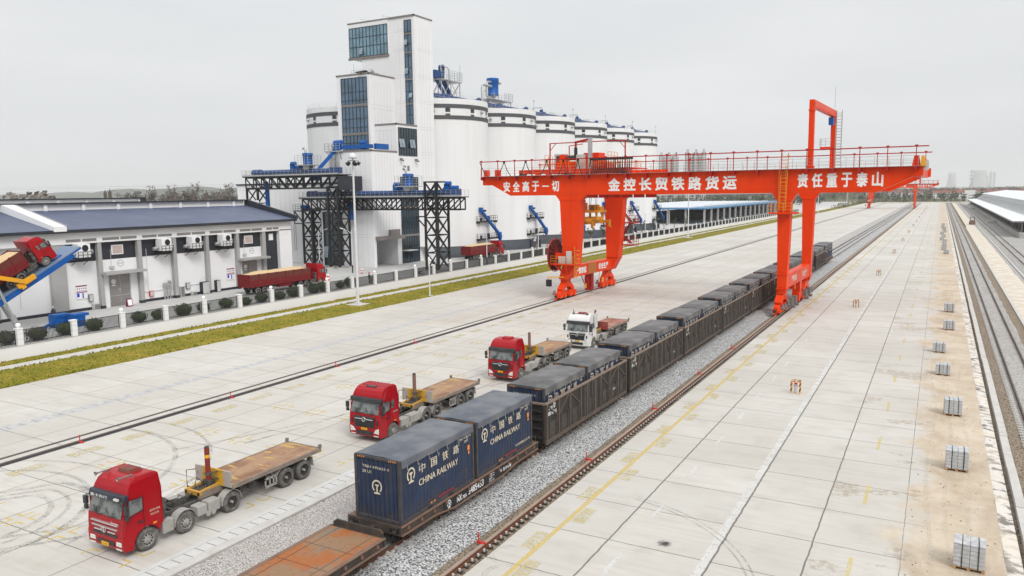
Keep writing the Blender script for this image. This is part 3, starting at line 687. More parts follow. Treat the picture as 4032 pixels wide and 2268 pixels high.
    m = MB(); m.box(-1.02, 2.06, .95, -.62, 2.42, 2.1); m.box(.58, 2.06, 1.0, .95, 2.36, 1.9); m.cyl((.3, 2.2, .95), (.3, 2.2, 2.2), .1); m.tube([(.5, 2.1, 1.95), (.3, 2.5, 2.05), (.1, 2.9, 1.5), (0, 3.4, 1.25)], .03)
    m.tube([(.7, 2.1, 1.9), (.5, 2.6, 1.8), (.4, 3.2, 1.3), (.2, 3.7, 1.5)], .025)
    for i in range(9): m.lathe([(.10, 0), (.11, .03), (.10, .06)], (-.1+.03*i, 2.55+.12*i, 1.28), 8)
    m.build('air_lines', 'chassis', t)
    return L_
def trailer(t, y0, L_, axles, deck, board, ram, wr=.53, hw=1.27):
    z = 1.40
    m = MB(); m.box(-hw, y0+.04, z-.06, hw, y0+L_, z); dk = m.build('trailer_deck', deck, t)
    m = MB()
    for s in (-1, 1):
        m.box(s*hw-.05, y0+.04, z-.20, s*hw+.05, y0+L_, z+.01)
        m.box(s*.45-.07, y0-1.3, z-.62 if 0 else z-.42, s*.45+.07, y0+L_-.1, z-.08)
    m.box(-hw, y0+L_-.06, z-.22, hw, y0+L_+.03, z+.02)
    for i in range(10): m.box(-hw, y0+.3+i*(L_-.5)/9-.04, z-.17, hw, y0+.3+i*(L_-.5)/9+.04, z-.06)
    m.build('deck_frame', 'dusty_deck_frame', t)
    m = MB()
    for s in (-1, 1): m.box(s*hw-.07, y0+L_-.12, z, s*hw+.07, y0+L_+.03, z+.22)
    m.build('twist_lock', 'steel', t)
    m = MB(); m.box(-hw, y0-.05, z-.12, hw, y0+.05, z+.68)
    for i in range(12): m.cyl((-hw+.1+i*.21, y0-.08, z-.05), (-hw+.1+i*.21, y0-.05, z-.05), .02, n=5)
    m.build('headboard', board, t)
    # gooseneck with hydraulic lifting ram
    m = MB()
    for s in (-.46, .46): m.bar((s, y0-1.25, 1.28), (s, y0, 1.36), .11, .18)
    m.box(-.55, y0-1.3, 1.16, .55, y0-1.15, 1.36); m.box(-.5, y0-.75, 1.14, .5, y0-.2, 1.24)
    m.build('gooseneck', 'deck_yellow', t)
    m = MB(); m.cyl((0, y0-.30, 1.45), (0, y0-.30, 3.22), .125, n=16, mi=0); m.cyl((0, y0-.30, 2.72), (0, y0-.30, 2.88), .13, n=16, mi=1); m.cyl((0, y0-.30, 3.22), (0, y0-.30, 3.30), .11, n=16, mi=2); m.cyl((0, y0-.30, 1.85), (0, y0-.30, 1.98), .18, n=14, mi=2)
    m.build('lifting_ram', [ram, 'plate' if ram == 'ram_red' else ram, 'chassis'], t)
    m = MB(); m.lathe([(.28, 1.28), (.34, 1.33), (.28, 1.38)], (.05, y0-.75, 0), 14); m.lathe([(.2, 1.36), (.25, 1.4), (.2, 1.44)], (.05, y0-.75, 0), 14)
    m.box(-.25, y0-.45, 1.25, .25, y0-.12, 1.6); m.tube([(-.2, y0-.4, 1.4), (-.5, y0-.6, 1.7), (-.3, y0-.9, 1.4), (0, y0-1.3, 1.25), (.2, y0-1.8, 1.2)], .03)
    m.bar((.18, y0-.3, 1.95), (.45, y0-.06, 2.02), .05); m.bar((.18, y0-.3, 1.85), (.45, y0-.06, 1.6), .05)
    m.build('hydraulic_pump', 'chassis', t)
    m = MB(); m.tube([(-1.05, y0-.75, 1.2), (-1.05, y0-.75, 2.05), (-.75, y0-.4, 2.05)], .03); m.build('hose_stand', 'ram_grey', t)
    m = MB(); m.bar((-1.05, y0-.75, 1.2), (-.4, y0-.6, 1.2), .06); m.build('stand_foot', 'chassis', t)
    # under the deck
    m = MB(); a0 = axles[0]
    m.box(-.9, y0+.8, .62, .9, y0+1.3, 1.2); m.box(.55, y0+1.35, .70, .95, y0+1.7, 1.2)
    for a in axles: m.cyl((-1.05, a, wr), (1.05, a, wr), .09, n=10)
    for s in (-.45, .45): m.box(s-.05, a0-.5, .8, s+.05, axles[-1]+.5, 1.0)
    m.build('trailer_chassis', 'chassis', t)
    for s in (-1, 1):
        m = MB(); x = s*(hw-.03); b0, b1 = a0-1.55, a0-.72
        for z_ in (.50, .92): m.box(x-.02, b0, z_-.05, x+.02, b1, z_+.05)
        for b in (b0, b0+.3, b0+.55, b1-.08): m.box(x-.02, b, .5, x+.02, b+.07, .95)
        for b in (b0+.2, b0+.6): m.bar((x, b, .9), (x-s*.25, b, 1.22), .03)
        m.build('side_guard', 'dust', t)
        m = MB(); x0_, x1_ = (hw-.50, hw-.02) if s > 0 else (-hw+.02, -(hw-.50)); gp = [(a0-.78, .72), (a0-.62, 1.0), (a0-.35, 1.14), (axles[-1]+.4, 1.16), (axles[-1]+.66, 1.05), (axles[-1]+.70, .55)]
        for (ya, za), (yb, zb_) in zip(gp[:-1], gp[1:]): m.prism([(ya, za), (yb, zb_), (yb+.01, zb_+.03), (ya, za+.03)], 'x', x0_, x1_)
        m.build('mudguard', 'dust', t)
        for a in axles: wheel(t, s*(hw-.02), a, wr, .28, s, False, True)
NTd = NT('deck_rust'); b_ = NTd.mix(NTd.step(NTd.noise(.9, 6, NTd.O, (1, .45, 1)), .35, .62), (.21, .105, .062), (.34, .21, .13))
b_ = NTd.mix(NTd.step(NTd.noise(2.5, 5, NTd.O, (.35, 1.4, 1)), .56, .66), b_, (.46, .30, .10)); b_ = NTd.mix(NTd.math('MULTIPLY', NTd.step(NTd.noise(6, 4, NTd.O), .5, .75), .4), b_, (.12, .07, .045)); M['deck_rust'] = NTd.done(b_, .75, 0, .3)
NTd = NT('deck_red'); b_ = NTd.mix(NTd.step(NTd.noise(1.2, 6, NTd.O), .4, .65), (.24, .085, .06), (.36, .20, .15)); M['deck_red'] = NTd.done(b_, .75, 0, .3)
M['dusty_deck_frame'] = paint('deck_frame', (.20, .155, .125), .75, dirt=.6, dcol=(.32, .27, .22), scale=2.5)
M['deck_yellow'] = paint('deck_yellow', (.50, .27, .035), .6, dirt=.6, dcol=(.25, .17, .11), scale=2.5)
NTd = NT('headboard_yellow'); xx_ = NTd.math('ABSOLUTE', NTd.math('ADD', NTd.xyz(NTd.O)[0], NTd.math('MULTIPLY', NTd.math('SUBTRACT', NTd.noise(3, 4, NTd.O), .5), .35)))
b_ = NTd.mix(NTd.step(xx_, .68, .80), (.56, .31, .022), (.36, .32, .285)); b_ = NTd.mix(NTd.math('MULTIPLY', NTd.step(NTd.noise(4, 6, NTd.O), .55, .7), .6), b_, (.14, .085, .05)); M['board_y'] = NTd.done(b_, .65, 0, .25)
M['board_red'] = paint('headboard_red', (.28, .03, .025), .6, dirt=.5, dcol=(.25, .16, .14), scale=1.5)

def lorry(x, y, label, style, mat, axles, ty0, tL, taxles, deck, board, ram, extras):
    t = thing('flatbed_lorry', label, 'lorry', (x, y, 0), 0, 'container lorries lined up beside the train')
    L_ = tractor(t, style, mat, axles)
    for i, a in enumerate(axles):
        fr = a < 3.6
        for s in (-1, 1):
            wheel(t, s*1.215, a, .51, .27, s, fr, not fr)
            m = MB(); x0, x1 = (s*1.21-.45, s*1.21) if s > 0 else (-1.21, -.76)
            if i: arch(m, x0, x1, a, .51, .62, 0, 165 if fr else 180, .025); m.build('mudguard', 'dust', t)
    if style == 'a':
        m = MB(); m.box(.85, axles[0]+.78, .42, 1.2, axles[1]-.66, 1.0); m.cyl((1.2, axles[1]-.74, .6), (1.215, axles[1]-.74, .6), .05, n=10)
        m.build('fuel_tank', 'dust', t, bevel=.04)
    gap0, gap1 = (axles[1]+.68 if axles[1] < 3.6 else axles[0]+.9), (axles[2] if axles[1] < 3.6 else axles[1])-.7
    for s in (-1, 1):
        m = MB(); x0, x1 = (.62, 1.18) if s > 0 else (-1.18, -.62)
        m.box(x0, gap0, .48, x1, gap0+(gap1-gap0)*.42, .98); m.box(x0, gap0+(gap1-gap0)*.48, .44, x1, gap1, 1.0); m.build('fuel_tank', 'dust', t, bevel=.05, seg=2)
        m = MB()
        for k in range(2): m.cyl((s*.9, gap0+.6+.3*k, .44), (s*1.19, gap0+.6+.3*k, .44), .13, n=12)
        m.build('air_tank', 'dust', t)
    trailer(t, ty0, tL, taxles, deck, board, ram)
    extras(t)
    return t
def ex1(t):
    m = MB(); m.loft([[(x_, 1.05+.0, 3.42), (x_*.9, 1.12, 3.60), (x_*.9, 1.62, 3.60), (x_, 1.75, 3.44)] for x_ in (-.42, .42)]); m.build('roof_hatch', ['hatch'], t, bevel=.03)
    for s in (-1, 1):
        m = MB(); m.lathe([(.10, -.5), (.05, -.42), (.03, -.3), (.03, .2)], (0, 0, 0), 10); m.v = [(s*.78+x_, .75+z_, 3.52+y_) for x_, y_, z_ in m.v]
        m.bar((s*.78, .7, 3.42), (s*.78, .7, 3.52), .03); m.bar((s*.78, .9, 3.42), (s*.78, .9, 3.52), .03); m.build('air_horn', 'steel', t)
        m = MB(); m.bar((s*.95, .9, 3.45), (s*.95, 1.8, 3.45), .025); m.build('roof_rail', 'red_truck', t)
    m = MB(); m.text('武汉重卡物流', (1.232, 1.62, 1.78), (0, 1, 0), (0, 0, 1), .10, .52); m.text('7015242', (1.232, 1.6, 1.60), (0, 1, 0), (0, 0, 1), .09, .42); m.build('door_lettering', 'cream', t)
    m = MB(); m.box(-.75, .3, 1.72, .75, .6, 1.80); m.build('dashboard', 'plastic', t)
M['hatch'] = paint('roof_hatch_rust', (.20, .035, .025), .7, dirt=.7, dcol=(.09, .075, .06), scale=3)
def ex2(t):
    m = MB()
    for k in range(7): m.box(-.85+.28*k, 1.0, 3.42, -.72+.28*k, 1.85, 3.465)
    m.build('roof_rib', 'red_truck', t)
    m = MB(); m.box(-.45, .78, 3.36, .40, 1.08, 3.44); h_ = m.build('roof_hatch', 'plastic', t, bevel=.03)
    m = MB(); m.text('ACCOM', (0, .9, 3.447), (1, 0, 0), (0, 1, 0), .12, .5); m.build('lettering', 'galv', h_)
    m = MB(); m.text('载货运输', (1.232, 1.62, 1.78), (0, 1, 0), (0, 0, 1), .10, .45); m.build('door_lettering', 'cream', t)
def ex3(t):
    m = MB(); m.loft([[(x_, 1.0, 3.42), (x_*.9, 1.08, 3.60), (x_*.9, 1.58, 3.60), (x_, 1.7, 3.44)] for x_ in (-.42, .42)]); m.build('roof_hatch', 'red_truck', t, bevel=.05, seg=2)
def ex4(t):
    ex = MB(); ex.loft([[(x_, 1.0, 3.42), (x_*.9, 1.08, 3.58), (x_*.9, 1.5, 3.58), (x_, 1.6, 3.44)] for x_ in (-.38, .38)]); ex.build('roof_hatch', 'ram_red', t, bevel=.04)
    for s in (-1, 1):
        m = MB(); m.prism([(1.5, 2.0), (2.3, 2.0), (2.3, 3.3), (2.25, 3.75), (1.5, 3.2)], 'x', s*1.22-.02, s*1.22+.02); m.build('wind_deflector', 'white_truck', t)
    m = MB(); m.bar((-.9, .9, 3.46), (.9, .9, 3.46), .04); m.cyl((-.75, .7, 3.5), (-.75, 1.0, 3.5), .07); m.cyl((.72, .7, 3.5), (.72, 1.0, 3.5), .07); m.bar((-.95, 1.3, 3.4), (-1.0, 1.4, 3.8), .05); m.build('roof_lights', 'plastic', t)
    m = MB(); m.text('东风商用车', (0, .50, 3.02), (1, 0, 0), (0, .5, 1), .17, 1.1); m.build('roof_lettering', 'ink_black', t)
    m = MB(); m.ball((.25, .19, 1.93), .12, 8, 0, .6); m.build('hi_vis_cap', 'hivis', t)
M['hivis'] = paint('hi_vis', (.45, .7, .03), .6, dirt=0)
XT = -31.33
lorry(XT, 19.33, 'red lorry with twin steered axles, chrome grille bars and a red lifting ram', 'a', 'red_truck', [1.2, 3.2, 5.9], 5.83, 6.3, [9.55, 10.85], 'deck_rust', 'board_y', 'ram_red', ex1)
lorry(-31.3, 36.75, 'red lorry with ribbed roof and black grille waiting behind the big blue containers', 'b', 'red_truck', [1.4, 5.1, 6.4], 5.7, 6.2, [9.4, 10.7], 'deck_rust', 'board_y', 'ram_grey', ex2)
lorry(-31.3, 54.1, 'red lorry with red roof hatch and yellow headboard in front of the white lorry', 'b', 'red_truck', [1.4, 5.1, 6.4], 5.5, 5.9, [9.2, 10.5], 'deck_rust', 'board_y', 'ram_grey', ex3)
lorry(-31.0, 68.9, 'white lorry with dark sun visor and dull red flatbed, last in the row', 'b', 'white_truck', [1.35, 3.2, 5.6], 5.0, 6.2, [8.8, 10.1], 'deck_red', 'board_red', 'ram_red', ex4)

# ------------------------------------------------------------------ grain lorries in the depot
def grain_body(t, y0, L_, hw=1.25, zb=1.45, zt=3.05):
    m = MB(); m.box(-hw, y0, zb-.35, hw, y0+L_, zb); m.build('load_bed', 'red_stake', t)
    for s in (-1, 1):
        m = MB(); n_ = 7; st = L_/n_
        for k in range(n_):
            a = y0+st*k
            m.box(s*hw-.03, a+.06, zb+.0, s*hw+.03, a+st-.06, zb+.72, 0)
            m.box(s*hw-.01, a+.06, zb+.72, s*hw+.01, a+st-.06, zt-.05, 1)
            for q in range(4): m.box(s*hw-.03, a+.06, zb+.78+q*.22, s*hw+.035, a+st-.06, zb+.86+q*.22, 0)
            for q in range(7): m.box(s*hw-.02, a+.1+q*(st-.2)/6, zb+.7, s*hw+.03, a+.15+q*(st-.2)/6, zt, 0)
        for k in range(n_+1): m.box(s*hw-.05, y0+st*k-.07, zb-.1, s*hw+.055, y0+st*k+.07, zt+.02, 0)
        m.box(s*hw-.06, y0, zb-.3, s*hw+.06, y0+L_, zb-.05, 0)
        m.build('side_gate', ['red_stake', 'stake_dark'], t)
    m = MB()
    for e in (y0, y0+L_):
        m.box(-hw, e-.03, zb, hw, e+.03, zt)
        for q in range(4): m.box(-hw, e-.05, zb+.4+q*.3, hw, e+.05, zb+.46+q*.3)
    m.build('end_gate', 'red_stake', t)
    rows = []; rnd = random.Random(5)
    for i in range(15):
        b = y0+.06+(L_-.12)*i/14; e = min(i, 14-i)
        rows.append([(-hw+.05+(2*hw-.1)*j/6, b, zt-.12+(.0 if e == 0 else .42*(1-abs(j-3)/3)**.8*(1 if e > 1 else .6))+rnd.uniform(-.03, .03)) for j in range(7)])
    m = MB(); m.loft(rows, 0, True, closed=False, caps=False); m.box(-hw+.06, y0+.06, zb, hw-.06, y0+L_-.06, zt-.3); m.build('grain_load', 'grain', t)
    m = MB()
    for s in (-1, 1): m.box(s*.45-.08, y0-.2, zb-.75, s*.45+.08, y0+L_-.3, zb-.35)
    m.build('trailer_chassis', 'chassis', t)
def grain_lorry(x, y, z, label, L_=12.6, bed=True, short=False):
    t = thing('grain_lorry', label, 'lorry', (x, y, z), math.pi)
    ax = [1.4, 4.6, 5.9]
    tractor(t, 'b', 'red_truck', ax)
    for a in ax:
        for s in (-1, 1):
            wheel(t, s*1.215, a, .51, .27, s, a < 3)
            if a > 3:
                m = MB(); arch(m, s*1.21-.45 if s > 0 else -1.21, s*1.21 if s > 0 else -.76, a, .51, .60, 10, 170, .025); m.build('mudguard', 'plastic', t)
    for s in (-1, 1):
        m = MB(); m.box(.62*s, 2.4, .48, 1.18*s, 3.7, 1.0); m.build('fuel_tank', 'chassis', t, bevel=.04)
    m = MB(); m.box(-1.15, 2.1, 2.6, 1.15, 2.2, 3.6); m.build('wind_shield_panel', 'red_truck', t)
    y0 = 3.7 if not short else 3.2
    grain_body(t, y0, L_)
    for a in (y0+L_-4.2, y0+L_-2.9, y0+L_-1.6):
        for s in (-1, 1): wheel(t, s*1.22, a, .5, .27, s, False)
    m = MB(); m.box(-1.1, y0+4.0, .6, 1.1, y0+6.6, 1.1); m.build('side_guard', 'red_stake', t)
    return t
grain_lorry(-90.2, 96.3, .9, 'red stake-sided lorry heaped with grain beside the warehouse doors')
grain_lorry(-90.6, 157.0, .9, 'dusty dark red lorry heaped with grain parked in front of the first front silo', 11.0)

# ------------------------------------------------------------------ tipped lorry on the hydraulic unloading ramp
M['ramp_top'] = paint('ramp_top', (.13, .19, .30), .5, dirt=.4, dcol=(.25, .25, .25))
pr = thing('unloading_ramp', 'raised blue hydraulic tipping ramp beside the grain warehouse', 'unloading ramp', (-89.3, 53.9, 10.0), 0)
tilt = math.atan2(10.0-5.4, 53.9-45.4)
pr.rotation_euler = (0, 0, 0)
m = MB(); Lr = 21; c_, s_ = math.cos(tilt), math.sin(tilt)
def onr(x, d, h): return (x, -d*c_-h*s_, -d*s_+h*c_)
def rbox(m, x0, x1, d0, d1, h0, h1, mi=0):
    v = [onr(x, d, h) for h in (h0, h1) for d in (d0, d1) for x in (x0, x1)]
    m.add(v, [(0, 2, 3, 1), (4, 5, 7, 6), (0, 1, 5, 4), (2, 6, 7, 3), (0, 4, 6, 2), (1, 3, 7, 5)], mi)
rbox(m, -1.7, 1.7, 0, Lr, -.12, 0, 1)
for x in (-1.55, 1.55): rbox(m, x-.12, x+.12, 1.2, Lr, -.75, -.12)
for k in range(10): rbox(m, -1.5, 1.5, 1.6+2*k, 1.8+2*k, -.6, -.12)
rbox(m, -1.7, 1.7, 0, 1.3, -.3, -.12); rbox(m, -.2, .9, 2.0, 4.2, .0, .12)
m.build('ramp_deck', ['blue', 'ramp_top'], pr)
M_y = MB(); rbox(M_y, 1.65, 1.95, 6.2, 8.4, -.2, .35); rbox(M_y, 1.9, 2.1, 7.7, 8.2, -.4, -.1); M_y.bar(onr(2.0, 7.3, .0), onr(2.0, 10.5, 3.0), .3, .45); M_y.build('safety_arm', 'yellow', pr)
M_y = MB(); a_ = (1.8, -9.6, -3.4); M_y.cyl(a_, (1.8, -8.1, -7.4), .15, .15, 14); M_y.cyl((1.8, -8.25, -7.0), (1.8, -7.75, -8.4), .3, n=14); M_y.build('lifting_ram', 'galv', pr)
M_y = MB(); M_y.cyl(onr(-1.6, 9.4, -.5), (-1.4, onr(0, 9.4, 0)[1]+1.4, -7.6), .16, .2, 14); M_y.build('lifting_ram', 'galv', pr)
M_y = MB()
for k in range(2):
    xx, yy = 1.5+1.4*k, -2.8+1.3*k
    M_y.box(xx-1.0, yy-.9, -9.1, xx+.3, yy+.5, -7.9); M_y.box(xx-1.0, yy-.9, -7.9, xx+.4, yy+.9, -7.6); M_y.bar((xx, yy-.5, -8.2), (xx+.5, yy-3.2, -9.2), .18, .3); M_y.cyl((xx+.3, yy, -8.5), (xx+.45, yy, -8.5), .28)
M_y.build('wheel_stop', 'blue', pr)
tl = grain_lorry(0, 0, 0, 'red grain lorry tipped up nose-high on the blue unloading ramp', 9.6, short=True)
# nose up: the lorry's front points +y and is raised
d0 = 2.6
tl.location = Vector((-89.3, 53.9, 10.0))+Vector(onr(0, d0, .0))
tl.rotation_euler = (-tilt, 0, math.pi)
# ================================================================== freight train
TX = -21.3
n = NT('container_blue'); v = n.O
b = n.mix(n.step(n.noise(.8, 5, v), .35, .7), (.017, .030, .064), (.024, .041, .088))
b = n.mix(n.math('MULTIPLY', n.step(n.noise(1.0, 6, v, (6, 6, .55)), .48, .72), .7), b, (.05, .046, .046))
b = n.mix(n.math('MULTIPLY', n.step(n.noise(3.2, 6, v, (1, 1, .6)), .62, .70), .7), b, (.11, .055, .035))
z_ = n.xyz(v)[2]; b = n.mix(n.math('MULTIPLY', n.math('SUBTRACT', 1, n.step(z_, .1, .9)), n.math('MULTIPLY', n.noise(2, 5, v), .8)), b, (.06, .052, .05))
M['cont'] = n.done(b, .55, 0, .35)
n = NT('tarpaulin'); v = n.O
b = n.mix(n.step(n.noise(.55, 6, v), .35, .68), (.085, .095, .118), (.155, .162, .175)); b = n.mix(n.math('MULTIPLY', n.step(n.noise(2.4, 6, v), .52, .75), .4), b, (.19, .185, .18))
n.bump(n.noise(1.3, 5, v, (1, .5, 1)), .25, .03); M['tarp'] = n.done(b, .62, 0, .35)
n = NT('tarpaulin_grey'); v = n.O
b = n.mix(n.step(n.noise(.5, 6, v), .35, .68), (.085, .085, .088), (.165, .162, .16)); b = n.mix(n.math('MULTIPLY', n.step(n.noise(2.4, 6, v), .52, .75), .35), b, (.21, .20, .19))
n.bump(n.noise(1.3, 5, v, (1, .5, 1)), .25, .03); M['tarp_grey'] = n.done(b, .65, 0, .3)
n = NT('wagon_deck'); v = n.O
b = n.mix(n.step(n.noise(.55, 6, v), .40, .60), (.32, .105, .030), (.25, .15, .085)); b = n.mix(n.step(n.noise(1.3, 6, v, (1, .5, 1)), .55, .66), b, (.20, .15, .11)); b = n.mix(n.math('MULTIPLY', n.step(n.noise(5, 5, v), .5, .75), .5), b, (.12, .06, .03))
M['wdeck'] = n.done(b, .7, 0, .3)
M['wood_deck'] = paint('deck_planks', (.20, .12, .085), .85, dirt=.6, dcol=(.10, .06, .045), scale=2)

def emblem(m, o, r, u, s, mi=0):   # broken ring over a rail section
    r, u, o = Vector(r).normalized(), Vector(u).normalized(), Vector(o)
    pts = []
    for i in range(25):
        t = R(-52+284*i/24); pts.append((math.cos(t), math.sin(t)*1.08+.12))
    for a, b in zip(pts[:-1], pts[1:]):
        m.add([o+r*a[0]*s+u*a[1]*s, o+r*b[0]*s+u*b[1]*s, o+r*b[0]*s*.74+u*((b[1]-.12)*.74+.12)*s, o+r*a[0]*s*.74+u*((a[1]-.12)*.74+.12)*s], [(0, 1, 2, 3)], mi)
    for poly in ([(-.40, .45), (.40, .45), (.40, .22), (.14, .12), (.14, -.78), (.62, -.95), (.62, -1.15), (-.62, -1.15), (-.62, -.95), (-.14, -.78), (-.14, .12), (-.40, .22)],):
        m.add([o+r*a*s+u*b*s for a, b in poly], [list(range(len(poly)))], mi)
def broken(m, body, o, r, u, h, w, mi=0, gap=.09):   # stencil over corrugations: drawn in strips on ridge and valley
    m.text(body, o, r, u, h, w, mi, .025)
CW, CL, CH = 2.55, 6.058, 2.9
def corr(m, p0, p1, z0, z1, nrm, n_, dep=.05, mi=0):
    p0, p1 = Vector(p0), Vector(p1); d = p1-p0; nrm = Vector(nrm)*dep; pts = []
    for i in range(n_):
        for f, k in ((0, 0), (.28, 0), (.5, -1), (.78, -1)): pts.append(p0+d*((i+f)/n_)+nrm*k)
    pts.append(p1)
    lo = [p+Vector((0, 0, z0)) for p in pts]; hi = [p+Vector((0, 0, z1)) for p in pts]
    m.loft([lo, hi], mi, False, closed=False, caps=False)
def container(x, y, z, label, full=True, tarp='tarp', code='TBJU 692623 0', words=True, drape=.34, seed=0):
    t = thing('shipping_container', label, 'container', (x, y, z), 0, 'blue open-top containers on the train')
    h = CW/2; rnd = random.Random(seed)
    m = MB()
    for s in (-1, 1):
        corr(m, (s*(h-.03), .12, 0), (s*(h-.03), CL-.12, 0), .16, CH-.12, (s, 0, 0), 20, .06)
    corr(m, (-h+.12, .05, 0), (h-.12, .05, 0), .16, CH-.12, (0, -1, 0), 9, .065)
    corr(m, (-h+.12, CL-.05, 0), (h-.12, CL-.05, 0), .16, CH-.12, (0, 1, 0), 9, .05)
    m.box(-h+.1, .1, .1, h-.1, CL-.1, .2)
    m.build('corrugated_wall', 'cont', t)
    m = MB()
    for s in (-1, 1):
        for yy in (0, CL-.14): m.box(s*h-(.15 if s > 0 else 0), yy, 0, s*h+(.15 if s < 0 else 0), yy+.14, CH)
        m.box(s*h-(.09 if s > 0 else 0), .14, 0, s*h+(.09 if s < 0 else 0), CL-.14, .16); m.box(s*h-(.07 if s > 0 else 0), .14, CH-.14, s*h+(.07 if s < 0 else 0), CL-.14, CH-.03)
    for yy in (0, CL-.12): m.box(-h+.15, yy, 0, h-.15, yy+.12, .16); m.box(-h+.15, yy, CH-.12, h-.15, yy+.12, CH)
    m.build('frame', 'cont_frame', t, bevel=.012)
    m = MB()          # forklift pockets and hazard dashes
    for yy in (2.0, 3.7): m.box(h-.03, yy, .01, h+.004, yy+.36, .13, 1)
    for k in range(4):
        for xx in (-h+.2, h-.62): m.add([(xx+.11*k, -.006, CH-.10), (xx+.05+.11*k, -.006, CH-.10), (xx+.08+.11*k, -.006, CH-.03), (xx+.03+.11*k, -.006, CH-.03)], [(0, 1, 2, 3)], 0)
    for yy in (2.2, 2.45): m.add([(h+.004, yy, .2), (h+.004, yy+.14, .2), (h+.004, yy+.17, .28), (h+.004, yy+.03, .28)], [(0, 1, 2, 3)], 2)
    m.build('hazard_marks', ['amber', 'black', 'amber'], t)
    # sheet over the open top, hanging down the long sides
    m = MB(); ny = 18; rows = []
    for i in range(ny+1):
        yy = .10+(CL-.2)*i/ny; row = []
        dl = drape+rnd.uniform(-.03, .03)
        for xx, zz in ((-h-.02, CH-dl), (-h-.02, CH-.01), (-h+.02, CH+.01), (-.8, CH+.025), (-.3, CH+.035), (.3, CH+.035), (.8, CH+.025), (h-.02, CH+.01), (h+.02, CH-.01), (h+.025, CH-dl)):
            row.append((xx+rnd.uniform(-.004, .012)*(1 if xx > 0 else -1), yy, zz+(rnd.uniform(-.025, .012) if abs(xx) < h-.1 else 0)))
        rows.append(row)
    m.loft(rows, 0, False, closed=False, caps=False); m.build('tarpaulin', tarp, t)
    m = MB()
    for k in range(7):
        yy = .5+.8*k+rnd.uniform(-.08, .08); zz = CH-drape; m.tube([(h+.03, yy, zz+.04), (h+.035, yy+.02, zz-.16), (h+.04, yy+.06, zz-.3+rnd.uniform(-.08, .08)), (h+.035, yy+.1, zz-.14)], .012, 4)
    m.build('tie_rope', 'rope', t)
    m = MB(); X = h+.012
    if words:
        emblem(m, (X, .78, 2.05), (0, 1, 0), (0, 0, 1), .30)
        for k, ch in enumerate('中国铁路'): m.text(ch, (X, 1.62+.93*k, 2.12), (0, 1, 0), (0, 0, 1), .42, .46, 0, .03)
        m.text('CHINA RAILWAY', (X, 2.95, 1.50), (0, 1, 0), (0, 0, 1), .30, 3.2, 0, .03)
        emblem(m, (.0, -.012, 1.55), (1, 0, 0), (0, 0, 1), .28)
    else:
        emblem(m, (X, .78, 2.0), (0, 1, 0), (0, 0, 1), .28)
        for k, ch in enumerate('中国铁路'): m.text(ch, (X, 1.62+.93*k, 2.12), (0, 1, 0), (0, 0, 1), .42, .46, 0, .03)
    m.text(code, (X, CL-.85, 2.46), (0, 1, 0), (0, 0, 1), .13, 1.05); m.text('28U1', (X, CL-.75, 2.28), (0, 1, 0), (0, 0, 1), .12, .34)
    m.text(code, (-.05, -.012, 2.42), (1, 0, 0), (0, 0, 1), .15, 1.5); m.text('28 U1', (-.55, -.012, 2.2), (1, 0, 0), (0, 0, 1), .14, .5)
    if full:
        m.text('载货安全运输使用', (X+.022, CL-1.3, CH-.2), (0, 1, 0), (0, 0, 1), .10, 1.6, 1); m.text('大同机务联合物流', (X+.022, 2.4, CH-.2), (0, 1, 0), (0, 0, 1), .10, 1.8, 1)
        m.text('中国铁路总公司', (X, CL-1.2, .52), (0, 1, 0), (0, 0, 1), .15, 1.7) if seed % 2 else None
        m.text('高层堆码注意安全', (X, 3.5, .30), (0, 1, 0), (0, 0, 1), .11, 1.3, 2)
    m.build('lettering', ['cream', 'faint_letter', 'ink_red'], t)
    m = MB(); m.box(h, CL-.62, 1.75, h+.012, CL-.44, 2.0); m.box(h, CL-.58, 1.55, h+.012, CL-.46, 1.70); m.build('data_plate', 'amber', t)
    return t
M['cont_frame'] = paint('container_frame', (.040, .042, .05), .6, dirt=.6, dcol=(.10, .075, .06), scale=3)
M['rope'] = paint('rope', (.5, .48, .44), .9, dirt=.3)
M['faint_letter'] = paint('faint_letter', (.16, .17, .21), .7, dirt=.3)

def bogie(t, b):
    m = MB()
    for s in (-1, 1):
        m.prism([(b-1.25, .42), (b-.95, .55), (b-.4, .60), (b+.4, .60), (b+.95, .55), (b+1.25, .42), (b+1.2, .34), (b+.5, .22), (b-.5, .22), (b-1.2, .34)], 'x', s*1.02-.07, s*1.02+.07)
        for q in (-.2, 0, .2): m.cyl((s*1.02, b+q, .25), (s*1.02, b+q, .55), .07, n=8)
        for a in (-.9, .9): m.cyl((s*.98, b+a, .42), (s*1.14, b+a, .42), .13, n=10)
    m.box(-1.0, b-.2, .35, 1.0, b+.2, .7)
    bo = m.build('bogie', 'wagon', t)
    for a in (-.9, .9):
        m = MB()
        for s in (-1, 1): m.lathe([(.05, s*.68), (.40, s*.68), (.445, s*.69), (.42, s*.80), (.36, s*.81), (.1, s*.79)], (0, b+a, .62-.0), 22, 0, True, axis='x')
        m.cyl((-.7, b+a, .62), (.7, b+a, .62), .08, n=10); m.v = [(x_, y_, z_) for x_, y_, z_ in m.v]
        m.build('wheelset', 'darkrail', bo)
def coupler(t, e, s):
    m = MB(); m.bar((0, e, .95), (0, e+s*.45, .95), .16, .22); m.box(-.14, e+s*.3 if s > 0 else e-.5, .80, .14, e+.5 if s > 0 else e-.3, 1.1); m.tube([(.4, e, .85), (.42, e+s*.25, .6), (.3, e+s*.5, .7)], .04); m.build('coupler', 'wagon', t)
